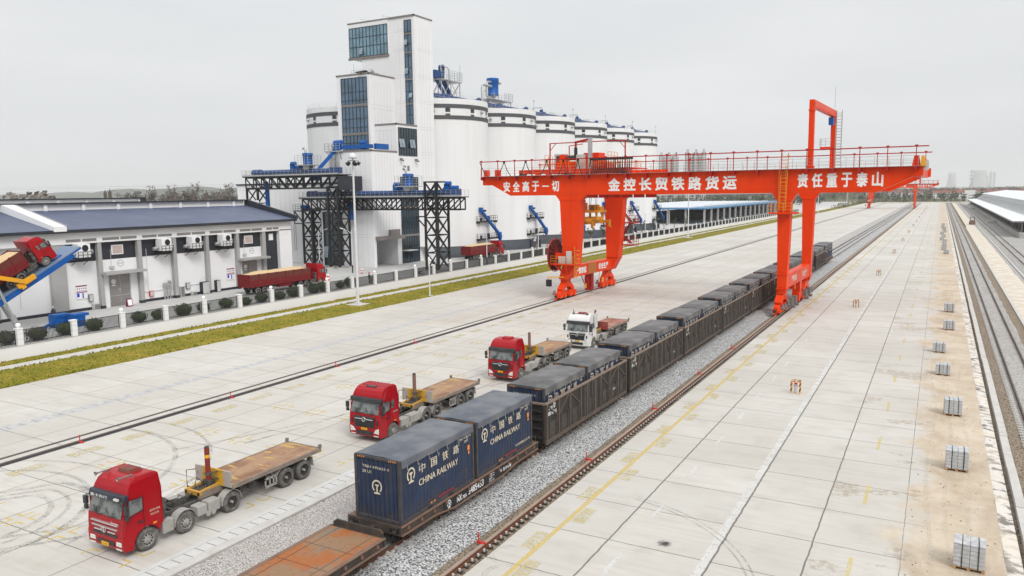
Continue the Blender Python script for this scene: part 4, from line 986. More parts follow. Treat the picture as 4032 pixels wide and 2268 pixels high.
def flat_wagon(y, label, L_=13.0, deck='wood_deck', plates=False, number=True):
    t = thing('flat_wagon', label, 'wagon', (TX, y, 0), 0, 'flat wagons of the freight train')
    W = 1.5; zt = 1.22
    m = MB(); m.box(-W+.02, 0.02, zt-.07, W-.02, L_-.02, zt)
    if plates:
        for k in range(int(L_/1.55)): m.box(-W+.02, .35+1.55*k, zt, W-.02, .37+1.55*k, zt+.006, 1)
        for x in (-.95, .95): m.box(x-.012, 0, zt, x+.012, L_, zt+.006, 1)
    else:
        for k in range(int(L_/.3)): m.box(-W+.02, .3*k, zt, W-.02, .3*k+.015, zt+.003, 1)
    m.build('deck', [deck, 'wagon'], t)
    for s in (-1, 1):          # fish-bellied side sills
        m = MB(); m.prism([(0, zt), (L_, zt), (L_, .82), (L_-2.6, .80), (L_-4.2, .58), (4.2, .58), (2.6, .80), (0, .82)], 'x', s*(W-.1)-.04, s*(W-.1)+.04)
        m.box(s*(W-.06)-.1, 0, zt-.03, s*(W-.06)+.1, L_, zt+.012, 1)
        pts = [(0, .82), (2.6, .80), (4.2, .58), (L_-4.2, .58), (L_-2.6, .80), (L_, .82)]
        for (a, za), (b, zb) in zip(pts[:-1], pts[1:]): m.bar((s*(W-.06), a, za), (s*(W-.06), b, zb), .18, .05, 1)
        for k in range(13): m.box(s*(W-.02)-.05, .5+k*(L_-1)/12-.05, zt-.26, s*(W-.02)+.05, .5+k*(L_-1)/12+.05, zt-.1, 1)
        sill = m.build('side_sill', ['wagon', 'wood_deck'], t)
        if number and s > 0:
            m = MB(); X = W-.045
            m.box(X, 3.3, .64, X+.006, 9.9, 1.12, 1)
            emblem(m, (X+.012, 3.75, .90), (0, 1, 0), (0, 0, 1), .17)
            m.text('NX', (X+.012, 4.65, .86), (0, 1, 0), (0, 0, 1), .30, .42); m.text('70A', (X+.012, 5.12, .80), (0, 1, 0), (0, 0, 1), .19, .38); m.text('5485453', (X+.012, 6.2, .90), (0, 1, 0), (0, 0, 1), .34, 1.45)
            for q in range(4): m.text(['载重 70t', '自重 22t', '容积 —', '全长 13m'][q], (X+.012, 7.75, 1.06-.12*q), (0, 1, 0), (0, 0, 1), .09, .55)
            m.text('®', (X+.012, 8.75, .9), (0, 1, 0), (0, 0, 1), .16, .16); m.text('复合地板', (X+.012, 9.4, .9), (0, 1, 0), (0, 0, 1), .2, .9)
            m.build('lettering', ['ink_white', 'black'], sill)
    m = MB()
    for e, s in ((0, -1), (L_, 1)):
        m.box(-W+.02, e-.06, .84, W-.02, e+.06, zt+.02)
        for k in (-1.35, -1.15, -.95, .95, 1.15, 1.35): m.box(k-.05, e+s*.06-.03, zt-.28, k+.05, e+s*.06+.03, zt-.08, 1)
        for k in (-1.2, 1.2): m.box(k-.06, e+s*.1-.2, .98, k+.06, e+s*.1+.2, 1.06)
    m.box(-.3, .2, .5, .3, L_-.2, 1.1)
    for k in range(7): m.box(-W+.15, 1+k*(L_-2)/6-.06, .8, W-.15, 1+k*(L_-2)/6+.06, 1.1)
    m.cyl((-.7, L_*.45, .55), (-.7, L_*.55, .55), .2); m.build('underframe', ['wagon', 'black'], t)
    m = MB()
    if plates: m.prism([(-1.36, zt), (1.36, zt), (1.36, zt+.18), (1.2, zt+.30), (-1.2, zt+.30), (-1.36, zt+.18)], 'y', L_+.0, L_+.09)
    else:
        for s in (-1, 1): m.tube([(s*1.3, L_+.02, .9), (s*1.3, L_+.05, 1.5), (s*.9, L_+.05, 1.5)], .025)
    m.build('end_board' if plates else 'hand_grip', 'wagon', t)
    bogie(t, 2.2); bogie(t, L_-2.2); coupler(t, 0, -1); coupler(t, L_, 1)
    return t
def gondola():
    t = thing('gondola_wagon', 'first black high-sided gondola wagon behind the flat wagon with two full-height containers', 'wagon', (TX, 39.25, 0), 0, 'high-sided gondola wagons of the freight train')
    W, L_, z0, z1 = 1.55, 13.3, 1.05, 3.28
    m = MB()
    for s in (-1, 1): m.box(s*W-.02, .05, z0, s*W+.02, L_-.05, z1-.05)
    for e in (.05, L_-.05): m.box(-W, e-.02, z0, W, e+.02, z1-.05)
    m.box(-W, 0, z0-.12, W, L_, z0+.02)
    m.build('body', 'gon', t)
    m = MB()
    for s in (-1, 1): m.box(s*(W+.05)-.08, -.03, z1-.10, s*(W+.05)+.08, L_+.03, z1+.04)
    for e in (0, L_): m.box(-W, e-.07, z1-.10, W, e+.07, z1+.04)
    m.build('top_rail', 'gonrail', t, bevel=.03, seg=2)
    ps = [.12, 1.75, 3.38, 5.0, 6.0, 7.3, 8.3, 9.92, 11.55, 13.18]
    for s in (-1, 1):
        m = MB(); X = s*(W+.07)
        for p in ps: m.box(X-.07, p-.07, z0-.22, X+.07, p+.07, z1-.1)
        m.box(X-.06, 0, z0-.25, X+.06, L_, z0+.0)
        for i in (1, 2, 6, 7):
            a, b = ps[i], ps[i+1]
        for i, (a, b) in enumerate(zip(ps[:-1], ps[1:])):
            if i == 4: continue
            up_ = i % 2 == 0
            lo, hi = (a+.1, b-.1) if not up_ else (b-.1, a+.1)
            if b-a > 1.2: m.bar((X-s*.03, hi, z1-.14), (X-s*.03, lo, z0+1.15), .07, .09)
        m.build('side_post', 'gon_post', t)
        m = MB()
        for i, (a, b) in enumerate(zip(ps[:-1], ps[1:])):
            if b-a < 1.2 or i == 5: continue
            m.box(X-s*.05-.02, a+.22, z0+.05, X-s*.05+.02, b-.22, z0+.95)
            for q in (.25, .55, .85): m.box(X-s*.04-.03, a+.26, z0+q-.1, X-s*.04+.035, b-.26, z0+q-.05)
            for q in (a+.34, b-.34): m.box(X-.05, q-.04, z0-.1, X+.05, q+.04, z0+1.12)
        for q in (ps[4]+.05, ps[5]-.0): m.box(X-s*.03-.03, q-.42, z0+.05, X-s*.03+.03, q+.42, z1-.12)
        for q in (ps[4]+.5,): m.cyl((X+s*.03, q-.3, z0+.1), (X+s*.03, q-.3, z1-.3), .025, n=6); m.cyl((X+s*.03, q+.6, z0+.1), (X+s*.03, q+.6, z1-.3), .025, n=6)
        m.build('drop_door', 'gon2', t)
    m = MB()
    for e, s in ((0, -1), (L_, 1)):
        for zz in (1.2, 1.75, 2.3, 2.8): m.box(-W, e-.10 if s < 0 else e, zz-.06, W, e if s < 0 else e+.10, zz+.06)
        for x in (-W+.05, W-.05): m.box(x-.06, e-.1, z0-.2, x+.06, e+.1, z1-.1)
    m.build('end_rib', 'gon', t)
    m = MB(); X = W+.026
    m.text('C70', (X, .75, 2.85), (0, 1, 0), (0, 0, 1), .20, .5); m.text('180 6316', (X, .93, 2.55), (0, 1, 0), (0, 0, 1), .24, 1.25); emblem(m, (X, 1.25, 2.95), (0, 1, 0), (0, 0, 1), .15)
    for q in range(3): m.text(['载重 70t', '自重 23.6t', '容积 77'][q], (X, .55, 1.7-.14*q), (0, 1, 0), (0, 0, 1), .09, .42)
    m.text('货车 150', (X+.045, 11.0, 1.7), (0, 1, 0), (0, 0, 1), .14, .7); m.build('lettering', 'ink_white', t)
    m = MB(); m.box(-.3, .2, .6, .3, L_-.2, 1.0)
    for k in range(9): m.box(-W, .6+k*(L_-1.2)/8-.05, .75, W, .6+k*(L_-1.2)/8+.05, 1.0)
    for k in range(16): m.bar((W+.05, .8+k*.78, .85), (W+.35, .6+k*.78, .72), .05)
    m.build('underframe', 'wagon', t)
    bogie(t, 2.1); bogie(t, L_-2.1); coupler(t, 0, -1); coupler(t, L_, 1)
    return t
M['gon2'] = paint('gondola_door', (.050, .046, .043), .7, dirt=.5, dcol=(.11, .09, .07), scale=2)
M['gon_post'] = paint('gondola_post', (.082, .064, .051), .7, dirt=.5, dcol=(.15, .115, .09), scale=2)
flat_wagon(11.3, 'empty flat wagon with a rusty orange steel deck at the near end of the train', 13.0, 'wdeck', True, False)
flat_wagon(25.45, 'flat wagon carrying two full-height dark blue containers behind the rusty empty wagon', 13.0)
container(TX+.16, 25.52, 1.25, 'full-height dark blue container with grey sheet, end wall facing the empty rusty wagon', seed=2)
container(TX+.16, 31.82, 1.25, 'full-height dark blue container with grey sheet next to the first black gondola wagon', seed=3, code='TBJU 893157 2')
G0 = gondola(); GP = 14.1; NG = 7
c0 = container(TX+.05, 39.7, 1.15, 'half-sunk blue container with grey sheet at the near end of the first gondola wagon', False, 'tarp_grey', 'TBJU 345090 6', False, .42, 5)
first = True
for k in range(NG):
    if k: copy_tree(G0, '%s black high-sided gondola wagon counted from the two full-height containers' % ORD[k], (TX, 39.25+GP*k, 0))
    for j in range(2):
        loc = (TX+.05+random.uniform(-.06, .06), 39.25+GP*k+.42+6.36*j, 1.15+random.uniform(-.02, .03))
        if k == 0 and j == 0: c0.location = loc; continue
        copy_tree(c0, 'sheeted blue container standing in the %s end of the %s gondola wagon' % (('near', 'far')[j], ORD[k]), loc)
flat_wagon(138.2, 'flat wagon with two full-height containers seen past the crane leg', 12.6, number=False)
for j in range(2): container(TX+.1, 138.3+6.2*j, 1.25, 'full-height blue container on the flat wagon past the crane leg, %s half' % ('near', 'far')[j], True, 'tarp_grey', seed=9+j)
copy_tree(G0, 'last black gondola wagon, between the two distant flat wagons', (TX, 151.6, 0))
for j in range(2): copy_tree(c0, 'sheeted blue container in the last gondola wagon between the distant flat wagons, %s half' % ('near', 'far')[j], (TX+.05, 152.0+6.36*j, 1.15))
flat_wagon(165.4, 'last flat wagon at the far tail of the train', 12.6, number=False)
for j in range(2): container(TX+.1, 165.5+6.2*j, 1.25, 'full-height blue container on the last flat wagon, %s' % ('its near half', 'at the very tail')[j], True, 'tarp_grey', seed=12+j)
# ================================================================== rail gantry crane
def bogies(par, x, b0, s, mat):
    """equalised four-wheel travelling gear centred at (x, b0)"""
    m = MB()
    m.prism([(b0-2.0, 1.55), (b0-.55, 2.7), (b0+.55, 2.7), (b0+2.0, 1.55), (b0+1.75, 1.0), (b0+.5, 1.75), (b0-.5, 1.75), (b0-1.75, 1.0)], 'x', x-.42, x+.42)
    m.box(x-.5, b0-.75, 2.55, x+.5, b0+.75, 3.05)
    g_ = m.build('travel_gear', mat, par, bevel=.02)
    for q in (-1.55, 1.55):
        m = MB(); c = b0+q
        m.prism([(c-1.25, .62), (c-.5, 1.25), (c+.5, 1.25), (c+1.25, .62), (c+1.15, .28), (c-1.15, .28)], 'x', x-.36, x+.36)
        for a in (-.7, .7):
            m.box(x-.46, c+a-.28, .25, x+.46, c+a+.28, .72)
        m.build('bogie', mat, g_, bevel=.02)
        m = MB()
        for a in (-.7, .7):
            m.cyl((x-.12, c+a, .34), (x+.12, c+a, .34), .34, n=16); m.cyl((x-.5, c+a, .45), (x+.5, c+a, .45), .12, n=10, mi=1)
            m.cyl((x+s*.5, c+a, .85), (x+s*.95, c+a, .85), .17, n=10, mi=2); m.cyl((x+s*.7, c+a, .85), (x+s*.7, c+a, 1.35), .15, n=10, mi=2)
        m.build('travel_wheels', ['darkrail', 'amber', 'steel'], g_)
    for e, d in ((b0-3.0, -1), (b0+3.0, 1)):
        m = MB(); m.box(x-.25, min(e, e-d*.5), .35, x+.25, max(e, e-d*.5), 1.0); m.cyl((x, e, .62), (x, e+d*.35, .62), .16, n=10, mi=1); m.box(x-.12, e-.1, .02, x+.12, e+.1, .4)
        m.build('rail_guard', [mat, 'rubber_bumper'], par)
def tapered(m, x0, x1, y0, y1, z0, X0, X1, Y0, Y1, Z1):
    v = [(x0, y0, z0), (x1, y0, z0), (x1, y1, z0), (x0, y1, z0), (X0, Y0, Z1), (X1, Y0, Z1), (X1, Y1, Z1), (X0, Y1, Z1)]
    m.add(v, [(3, 2, 1, 0), (4, 5, 6, 7), (0, 1, 5, 4), (1, 2, 6, 5), (2, 3, 7, 6), (3, 0, 4, 7)])
M['seam_or'] = paint('weld_seam', (.42, .03, .004), .5, dirt=.3)
M['rubber_bumper'] = paint('rubber', (.03, .03, .03), .8)
M['cable'] = paint('cable_black', (.012, .012, .012), .6)
def gantry(label, loc, rz, text_only=False):
    t = thing('gantry_crane', label, 'gantry crane', loc, rz, 'orange rail gantry cranes')
    LX, RX = -30.7, 0.0            # rail positions, u along the bridge
    UL, UR = -44.2, 15.3
    ZB, ZT = 15.12, 18.02; SP = 17.3; TH = 1.35
    for v0, nm in ((0, 0), (SP-1.35, 1)):
        poly = [(UL, ZT), (UR, ZT), (UR, 16.95), (UR-1.0, 16.85), (10.6, ZB), (-39.3, ZB), (UL+1.7, 16.72), (UL, 16.72)]
        m = MB(); m.prism(poly, 'y', v0, v0+TH); gd = m.build('bridge_girder', 'orange', t, bevel=.02)
        m = MB()
        for i in range(19): m.box(UL+3+3.0*i-.012, v0-.006, ZB+1.65 if 3+3*i < 5 or 3+3*i > 55 else ZB+.02, UL+3+3.0*i+.012, v0+.0, ZT-.05)
        for i in range(2): m.box(UL+5, v0-.006, ZB+.35+2.2*i, UR-5, v0, ZB+.37+2.2*i)
        m.build('weld_seam', 'seam_or', gd)
        m = MB(); m.box(UL, v0-.06, ZT-.03, UR, v0+TH+.06, ZT+.03); m.build('top_flange', 'orange', gd)
        m = MB(); s_ = -1 if nm == 0 else 1; vv = v0 if nm == 0 else v0+TH
        xs_ = [UL+.15+i*2.93 for i in range(21)]
        for x in xs_: m.bar((x, vv+s_*.55, ZT-.25), (x, vv+s_*.55, ZT+2.22), .09); m.box(x-.14, vv+s_*.62 if s_ < 0 else vv, ZT-.55, x+.14, vv if s_ < 0 else vv+s_*.62, ZT-.05)
        m.bar((UL-.15, vv+s_*.55, ZT+2.2), (UR+(.5 if nm == 0 else 0), vv+s_*.55, ZT+2.2), .13, .13)
        for x in xs_: m.box(x-.16, vv+s_*.55-.1, ZT+2.13, x+.16, vv+s_*.55+.1, ZT+2.38)
        m.build('cable_rail', 'redpaint', gd)
        m = MB(); m.box(UL, vv-.6 if s_ < 0 else vv, ZT-.02, UR, vv if s_ < 0 else vv+.6, ZT+.02)
        m.rail([(UL, vv+s_*.5, ZT+.02), (UR-.5, vv+s_*.5, ZT+.02)], 1.15, 1.5, .018, 3); m.build('walkway', 'walk_grey', gd)
        if nm == 0:
            m = MB(); y_ = v0-.008
            kw = dict(r=(1, 0, 0), u=(0, 0, 1))
            for i, ch in enumerate('安全高于一切'): m.text(ch, (-39.92+1.65*i, y_, 16.45), h=1.45 if ch != '一' else .17, w=1.08, bold=.035, **kw)
            for i, ch in enumerate('金控长贸铁路货运'): m.text(ch, (-22.5+2.281*i, y_, 16.5), h=1.62, w=1.66, bold=.04, **kw)
            for i, ch in enumerate('责任重于泰山'): m.text(ch, (2.35+1.66*i, y_, 16.6), h=1.6, w=1.1, bold=.035, **kw)
            m.build('lettering', 'ink_white', gd)
            m = MB()
            for i in range(60): m.box(UL+.5+i*.98, v0+.02, ZB-.0, UL+.52+i*.98, v0+TH-.02, ZB-.0+.01)
            for i in range(7): m.box(-28.5+1.75*i, v0+.3, ZB-.42, -27.3+1.75*i, v0+TH, ZB)
            m.build('cable_tray', 'redpaint', gd)
    # end ties, stoppers
    m = MB()
    for x in (UL+.3, UR-.6): m.box(x-.35, TH, ZT-1.2, x+.35, SP-TH, ZT-.3)
    m.build('end_tie', 'orange', t)
    m = MB()
    for v in (.2, SP-1.0):
        for x in (UL+.4, UL+2.4): m.box(x-.35, v, ZT, x+.3, v+.8, ZT+1.0)
        m.prism([(UR-1.2, ZT), (UR-.3, ZT), (UR-.5, ZT+1.2), (UR-1.0, ZT+1.2)], 'y', v, v+.5)
    m.build('stopper', 'orange', t)
    m = MB(); m.prism([(UR-.3, ZT), (UR+.25, ZT), (UR+.05, ZT+1.15), (UR-.25, ZT+1.15)], 'y', -.1, .5); m.build('end_guard', 'yellow', t)
    m = MB(); m.box(UR+.0, .3, ZT-.5, UR+.5, .9, ZT+.6); m.build('junction_box', 'grey', t)
    # wide rigid legs on the left rail
    for v0, d in ((0, 1), (SP-1.35, -1)):
        m = MB(); v1 = v0+TH
        tapered(m, LX+.15, LX+2.2, v0+.1 if d > 0 else v0-.6, v1+.6 if d > 0 else v1-.1, 5.0, LX-.30, LX+2.95, v0, v1+.6 if d > 0 else v1, 14.35)
        if d < 0: m = MB(); tapered(m, LX+.15, LX+2.2, v0-.5, v1-.1, 5.0, LX-.30, LX+2.95, v0-.2, v1, 14.35)
        lg = m.build('leg', 'orange', t, bevel=.02)
        m = MB(); m.prism([(LX-1.0, ZB+.01), (LX-.35, 14.35), (LX+3.0, 14.35), (LX+3.9, ZB+.01)], 'y', v0+.03, v1-.03)
        for i in range(14): m.box(LX-.2+i*.23, v0-.03, 14.2, LX-.1+i*.23, v0+.02, 14.55)
        m.box(LX-.4, v0-.05, 14.32, LX+3.05, v1+.3 if d > 0 else v1+.05, 14.42)
        m.build('leg_gusset', 'orange', lg)
        # foot
        m = MB(); c = v0+TH/2+.15*d
        tapered(m, LX-.45, LX+1.0, c-1.0, c+1.0, 2.95, LX+.1, LX+2.2, c-.8, c+.8, 5.0); m.build('leg_foot', 'orange', lg, bevel=.02)
        bogies(t, LX, c+.4*d, -1, 'orange')
    m = MB(); m.box(LX-.1, 1.7, 3.05, LX+1.05, SP-1.7, 4.75); sl_ = m.build('sill_beam', 'orange', t, bevel=.02)
    m = MB()
    m.text('严禁穿越', (LX+1.06, 4.3, 3.9), (0, 1, 0), (0, 0, 1), .95, 3.4, 0, .04); m.text('安全生产', (LX+1.06, 12.3, 3.95), (0, 1, 0), (0, 0, 1), .95, 3.6, 0, .04); m.build('lettering', 'ink_white', sl_)
    m = MB(); m.box(LX+1.05, 6.8, 3.1, LX+1.065, 9.6, 4.7); m.build('worn_panel', 'worn_orange', sl_)
    # slim legs on the right rail
    RX0 = RX; RX = RX+.25
    for v0, d in ((0, 1), (SP-1.35, -1)):
        v1 = v0+TH
        m = MB(); tapered(m, RX-.56, RX+.56, v0+.05, v1-.05, 3.1, RX-.82, RX+.82, v0, v1, 14.3)
        lg = m.build('leg', 'orange', t, bevel=.02)
        m = MB(); m.prism([(RX-1.5, ZB+.01), (RX-.86, 14.1), (RX+.86, 14.1), (RX+1.5, ZB+.01)], 'y', v0+.03, v1-.03); m.box(RX-.9, v0-.06, 14.15, RX+.9, v1+.06, 14.25)
        m.box(RX-.66, v0-.04, 4.9, RX+.66, v1+.04, 5.02); m.box(RX-.66, v0-.04, 3.1, RX+.66, v1+.04, 3.2)
        for z_ in (3.5, 5.4): m.cyl((RX-.1, v0-.03, z_), (RX-.1, v0+.05, z_), .14, n=10)
        m.build('leg_joint', 'orange', lg)
        c = v0+TH/2
        m = MB(); tapered(m, RX-.45, RX+.45, c-.55, c+.55, 2.5, RX-.5, RX+.5, c-.6, c+.6, 3.1); m.build('leg_foot', 'orange', lg)
        bogies(t, RX0, c+.5*d, 1, 'orange')
    m = MB(); m.box(RX-.5, .9, 3.2, RX+.52, SP-.9, 4.95); sr = m.build('sill_beam', 'orange', t, bevel=.02)
    m = MB(); m.text('严禁穿越', (RX+.53, 5.0, 4.1), (0, 1, 0), (0, 0, 1), .8, 3.0, 0, .04); m.text('安全生产', (RX+.53, 12.0, 4.1), (0, 1, 0), (0, 0, 1), .8, 3.0, 0, .04); m.build('lettering', 'pale_letter', sr)
    m = MB(); m.box(RX-.3, 6.6, 2.4, RX+.3, 7.4, 3.2); m.box(RX-.5, 9.2, 1.0, RX+.5, 10.4, 3.2); m.box(RX+.5, 6.8, .8, RX+.9, 7.6, 1.9); m.build('anchor_gear', 'orange', t)
    m = MB()
    for q in (2.4, 4.6, 11.6, 14.4): m.box(RX+.45, q, .9, RX+.95, q+.5, 1.8); m.cyl((RX+.6, q+.9, .6), (RX+1.1, q+.9, .6), .2, n=10)
    m.build('drive_motor', 'steel', t)
    m = MB()
    for x in (LX,):
        m.box(x-.3, 8.3, .35, x+.3, 8.7, 2.9); m.box(x-.35, 9.0, .3, x+.5, 9.9, 3.05); m.box(x-.45, 9.8, .4, x-.1, 10.2, 2.2)
    m.build('rail_clamp', 'redpaint', t)
    m = MB(); m.ladder((LX+.5, 6.0, 3.0), (LX+.6, 8.0, .3), .7, (1, 0, 0), .3, .035); m.bar((LX+.9, 11.2, 3.0), (LX+.9, 10.6, .6), .05); m.bar((LX+.9, 12.4, 3.0), (LX+.9, 11.0, .6), .05); m.build('access_ladder', 'redpaint', t)
    m = MB(); m.box(LX+.6, 6.4, .9, LX+.65, 7.0, 1.6); m.box(LX+.6, 12.7, 1.2, LX+.65, 13.4, 1.9); m.build('sign_board', 'yellow', t)
    m = MB(); m.bar((LX+.6, .0, 3.3), (LX-1.8, -.9, 3.2), .14); m.bar((LX-1.8, -.9, 3.25), (LX-1.8, -.9, 1.9), .1); m.build('warning_arm', 'yellow', t)
    m = MB(); m.box(LX-2.0, -1.2, 1.9, LX-1.3, -.7, 2.9); m.build('warning_lamp', 'black', t)
    # cable reel with platform on the front left leg
    m = MB(); rc = (LX-1.35, .55, 6.4)
    vs0 = len(m.v)
    for r_, w_ in ((2.42, .06), (.55, .35), (1.5, .04)): m.lathe([(r_-.09, -w_), (r_+.03, -w_), (r_+.03, w_), (r_-.09, w_), (r_-.09, -w_)], rc, 40, 0, False, axis='x')
    for i in range(16):
        a = 2*math.pi*i/16; d = Vector((0, math.cos(a), math.sin(a)))
        for s_ in (-.12, .12): m.bar(Vector(rc)+d*.5+Vector((s_*2, 0, 0)), Vector(rc)+d*2.4+Vector((s_*.6, 0, 0)), .07)
    rl = m.build('cable_reel', 'redpaint', t)
    m = MB(); m.lathe([(.55, -.05), (2.25, -.05), (2.25, .05), (.55, .05)], rc, 36, 0, False, axis='x'); m.build('cable_coil', 'cable', rl)
    m = MB(); m.cyl((rc[0]+.1, rc[1], rc[2]), (LX+.6, rc[1], rc[2]), .35, n=14); m.box(LX-.9, -.3, 5.85, LX-.3, 1.1, 6.7); m.build('reel_drive', 'orange', rl)
    m = MB(); m.box(LX-1.2, -1.35, 5.15, LX+2.4, .05, 5.30); m.bar((LX-.6, -1.2, 5.15), (LX+.6, .1, 3.4), .16); m.bar((LX+1.2, -1.2, 5.15), (LX+1.0, .1, 3.4), .16); m.bar((LX-.9, .3, 5.1), (LX+.3, .5, 3.2), .2); m.build('platform', 'orange', t)
    m = MB(); m.rail([(LX-1.15, -.0, 5.3), (LX-1.15, -1.3, 5.3), (LX+2.35, -1.3, 5.3), (LX+2.35, .6, 5.3)], 1.1, 1.0, .022, 3); m.build('platform_rail', 'rail_or', t)
    m = MB(); m.box(LX-.1, -.95, 5.3, LX+1.0, -.35, 6.35); m.box(LX+1.1, -.8, 5.3, LX+1.75, -.2, 7.1); m.build('control_cabinet', 'grey', t, bevel=.02)
    m = MB(); m.ladder((LX+2.25, -.1, 3.1), (LX+2.25, -.1, 7.8), .55, (0, 1, 0), .3, .03)
    for i in range(7): m.lathe([(.38, -.03), (.38, .03)], (LX+2.6, -.1, 3.6+.6*i), 10, 0, False)
    m.build('caged_ladder', 'rail_or', t)
    # platform and ladder on the front right leg
    m = MB(); m.box(RX-1.6, -1.0, 12.55, RX+1.0, .02, 12.75); m.box(RX+.9, .0, 12.55, RX+1.5, 1.6, 12.75); m.build('platform', 'orange', t)
    m = MB(); m.rail([(RX-1.6, .1, 12.75), (RX-1.6, -1.0, 12.75), (RX+1.0, -1.0, 12.75), (RX+1.0, .1, 12.75)], 1.15, .9, .03, 3); m.build('platform_rail', 'rail_or', t)
    m = MB(); m.ladder((RX-.15, -.35, 12.9), (RX+.05, -.35, 20.0), .75, (1, 0, 0), .42, .045)
    for i in range(9): m.bar((RX-.5, -.38, 13.4+.6*i), (RX-.5, -.9, 13.4+.6*i), .04); m.bar((RX+.28, -.38, 13.4+.6*i), (RX+.28, -.9, 13.4+.6*i), .04); m.bar((RX-.5, -.9, 13.4+.6*i), (RX+.28, -.9, 13.4+.6*i), .04)
    for x in (-.5, .28): m.bar((RX+x, -.9, 13.2), (RX+x, -.9, 18.4), .035)
    m.build('caged_ladder', 'rail_or', t)
    # stairs and landings on the rear left leg
    m = MB()
    for (a, b) in (((LX+.3, SP+.2, 14.6), (LX+3.3, SP+.9, 10.6)), ((LX+3.2, SP+.9, 10.4), (LX+.8, SP+1.3, 7.0)), ((LX+.9, SP+.9, 9.2), (LX+3.2, SP+1.2, 7.1))):
        a, b = Vector(a), Vector(b)
        for s_ in (-.35, .35): m.bar(a+Vector((0, s_, 0)), b+Vector((0, s_, 0)), .05, .2); m.bar(a+Vector((0, s_, 1)), b+Vector((0, s_, 1)), .05)
        for i in range(12): c = a.lerp(b, i/11); m.box(c.x-.13, c.y-.35, c.z-.02, c.x+.13, c.y+.35, c.z+.02)
    for z_, x in ((10.5, LX+3.3), (6.9, LX+3.0)):
        m.box(x-1.5, SP-.3, z_-.1, x+1.3, SP+1.6, z_+.05); m.rail([(x+1.3, SP-.3, z_), (x+1.3, SP+1.6, z_), (x-1.5, SP+1.6, z_)], 1.1, .9, .03, 2)
    m.build('stairway', 'redpaint', t)
    # lifting mast at the right end
    mx_ = 3.1
    m = MB()
    for v0 in (-.02, SP-1.1): m.box(mx_-.3, v0+.1, ZT, mx_+.3, v0+.75, 26.0); m.box(mx_-.42, v0-.02, ZT-.5, mx_+.42, v0+.85, ZT+.35); m.box(mx_-.36, v0+.02, 24.9, mx_+.36, v0+.83, 25.1)
    m.box(mx_-.3, .1, 25.35, mx_+.3, SP-.35, 26.25)
    for i in range(11): m.box(mx_-.34, 3+i*1.1, 25.4, mx_+.34, 3.1+i*1.1, 25.6)
    ms = m.build('maintenance_mast', 'orange', t, bevel=.02)
    m = MB(); m.box(mx_-.3, SP-3.0, 24.2, mx_+.3, SP-2.0, 25.2); m.cyl((mx_, SP-2.5, 24.2), (mx_, SP-2.5, 22.9), .03, n=6); m.build('hoist', 'blue', ms)
    m = MB(); m.ladder((mx_+.75, SP-.75, ZT), (mx_+.75, SP-.75, 26.3), .7, (1, 0, 0), .4, .04)
    for i in range(7): q = 19.6+i; m.bar((mx_+.4, SP-.75, q), (mx_+.4, SP-1.35, q), .035); m.bar((mx_+1.1, SP-.75, q), (mx_+1.1, SP-1.35, q), .035); m.bar((mx_+.4, SP-1.35, q), (mx_+1.1, SP-1.35, q), .035)
    for x in (.4, 1.1): m.bar((mx_+x, SP-1.35, 19.6), (mx_+x, SP-1.35, 26.0), .03)
    m.build('caged_ladder', 'galv', ms)
    m = MB(); m.box(mx_-1.6, SP-1.2, 21.1, mx_-.2, SP-.2, 21.35); m.build('platform', 'orange', ms)
    m = MB(); m.rail([(mx_-1.6, SP-.2, 21.35), (mx_-1.6, SP-1.2, 21.35), (mx_-.2, SP-1.2, 21.35)], 1.1, .8, .025, 3); m.build('platform_rail', 'galv', ms)
    m = MB(); m.cyl((mx_+.3, SP-2, 26.2), (mx_+.3, SP-2, 29.3), .025, n=5); m.build('lightning_rod', 'galv', ms)
    # trolley
    T0, T1 = -37.4, -22.3
    m = MB()
    for v in (.35, SP-1.0): m.box(T0-.6, v, ZT+.22, T1+1.6, v+.6, ZT+.85)
    for x in (-35.5, -31.2, -26.2): m.box(x-.4, .6, ZT+.3, x+.4, SP-.6, ZT+.9)
    m.box(T0, 5.5, ZT+.85, T1, 12, ZT+1.0)
    tr = m.build('trolley', 'orange', t, bevel=.02)
    m = MB()
    for x in (T0, -30, T1+1): m.box(x-.4, .3, ZT+.02, x+.4, 1.0, ZT+.3)
    m.build('trolley_wheels', 'darkrail', tr)
    m = MB(); y_ = 6.5
    for x in (-36.0, -23.6): m.bar((x, y_, ZT+.9), (x, y_, ZT+5.0), .16)
    m.bar((-36.0, y_, ZT+4.95), (-23.6, y_, ZT+4.95), .14); m.bar((-36, y_, ZT+3.8), (-35, y_, ZT+4.9), .08); m.bar((-23.6, y_, ZT+3.8), (-24.6, y_, ZT+4.9), .08)
    m.bar((-32.2, y_-1, ZT+1), (-32.2, y_-1, ZT+4.4), .12); m.bar((-32.2, y_-1, ZT+4.4), (-29.9, y_-1, ZT+4.6), .1)
    m.build('service_frame', 'redpaint', tr)
    m = MB(); m.box(-27.75, 2.6, ZT+.6, -27.25, 3.1, ZT+5.3); m.build('jib_post', 'galv', tr)
    m = MB(); m.bar((-27.5, 2.85, ZT+5.1), (-29.8, 2.85, ZT+4.7), .22, .3); m.bar((-29.8, 2.85, ZT+4.85), (-29.8, 2.85, ZT+3.9), .22); m.build('jib_arm', 'redpaint', tr)
    m = MB(); m.box(-30.0, 2.7, ZT+2.7, -29.6, 3.0, ZT+3.95); m.build('hanging_cable', 'cable', tr)
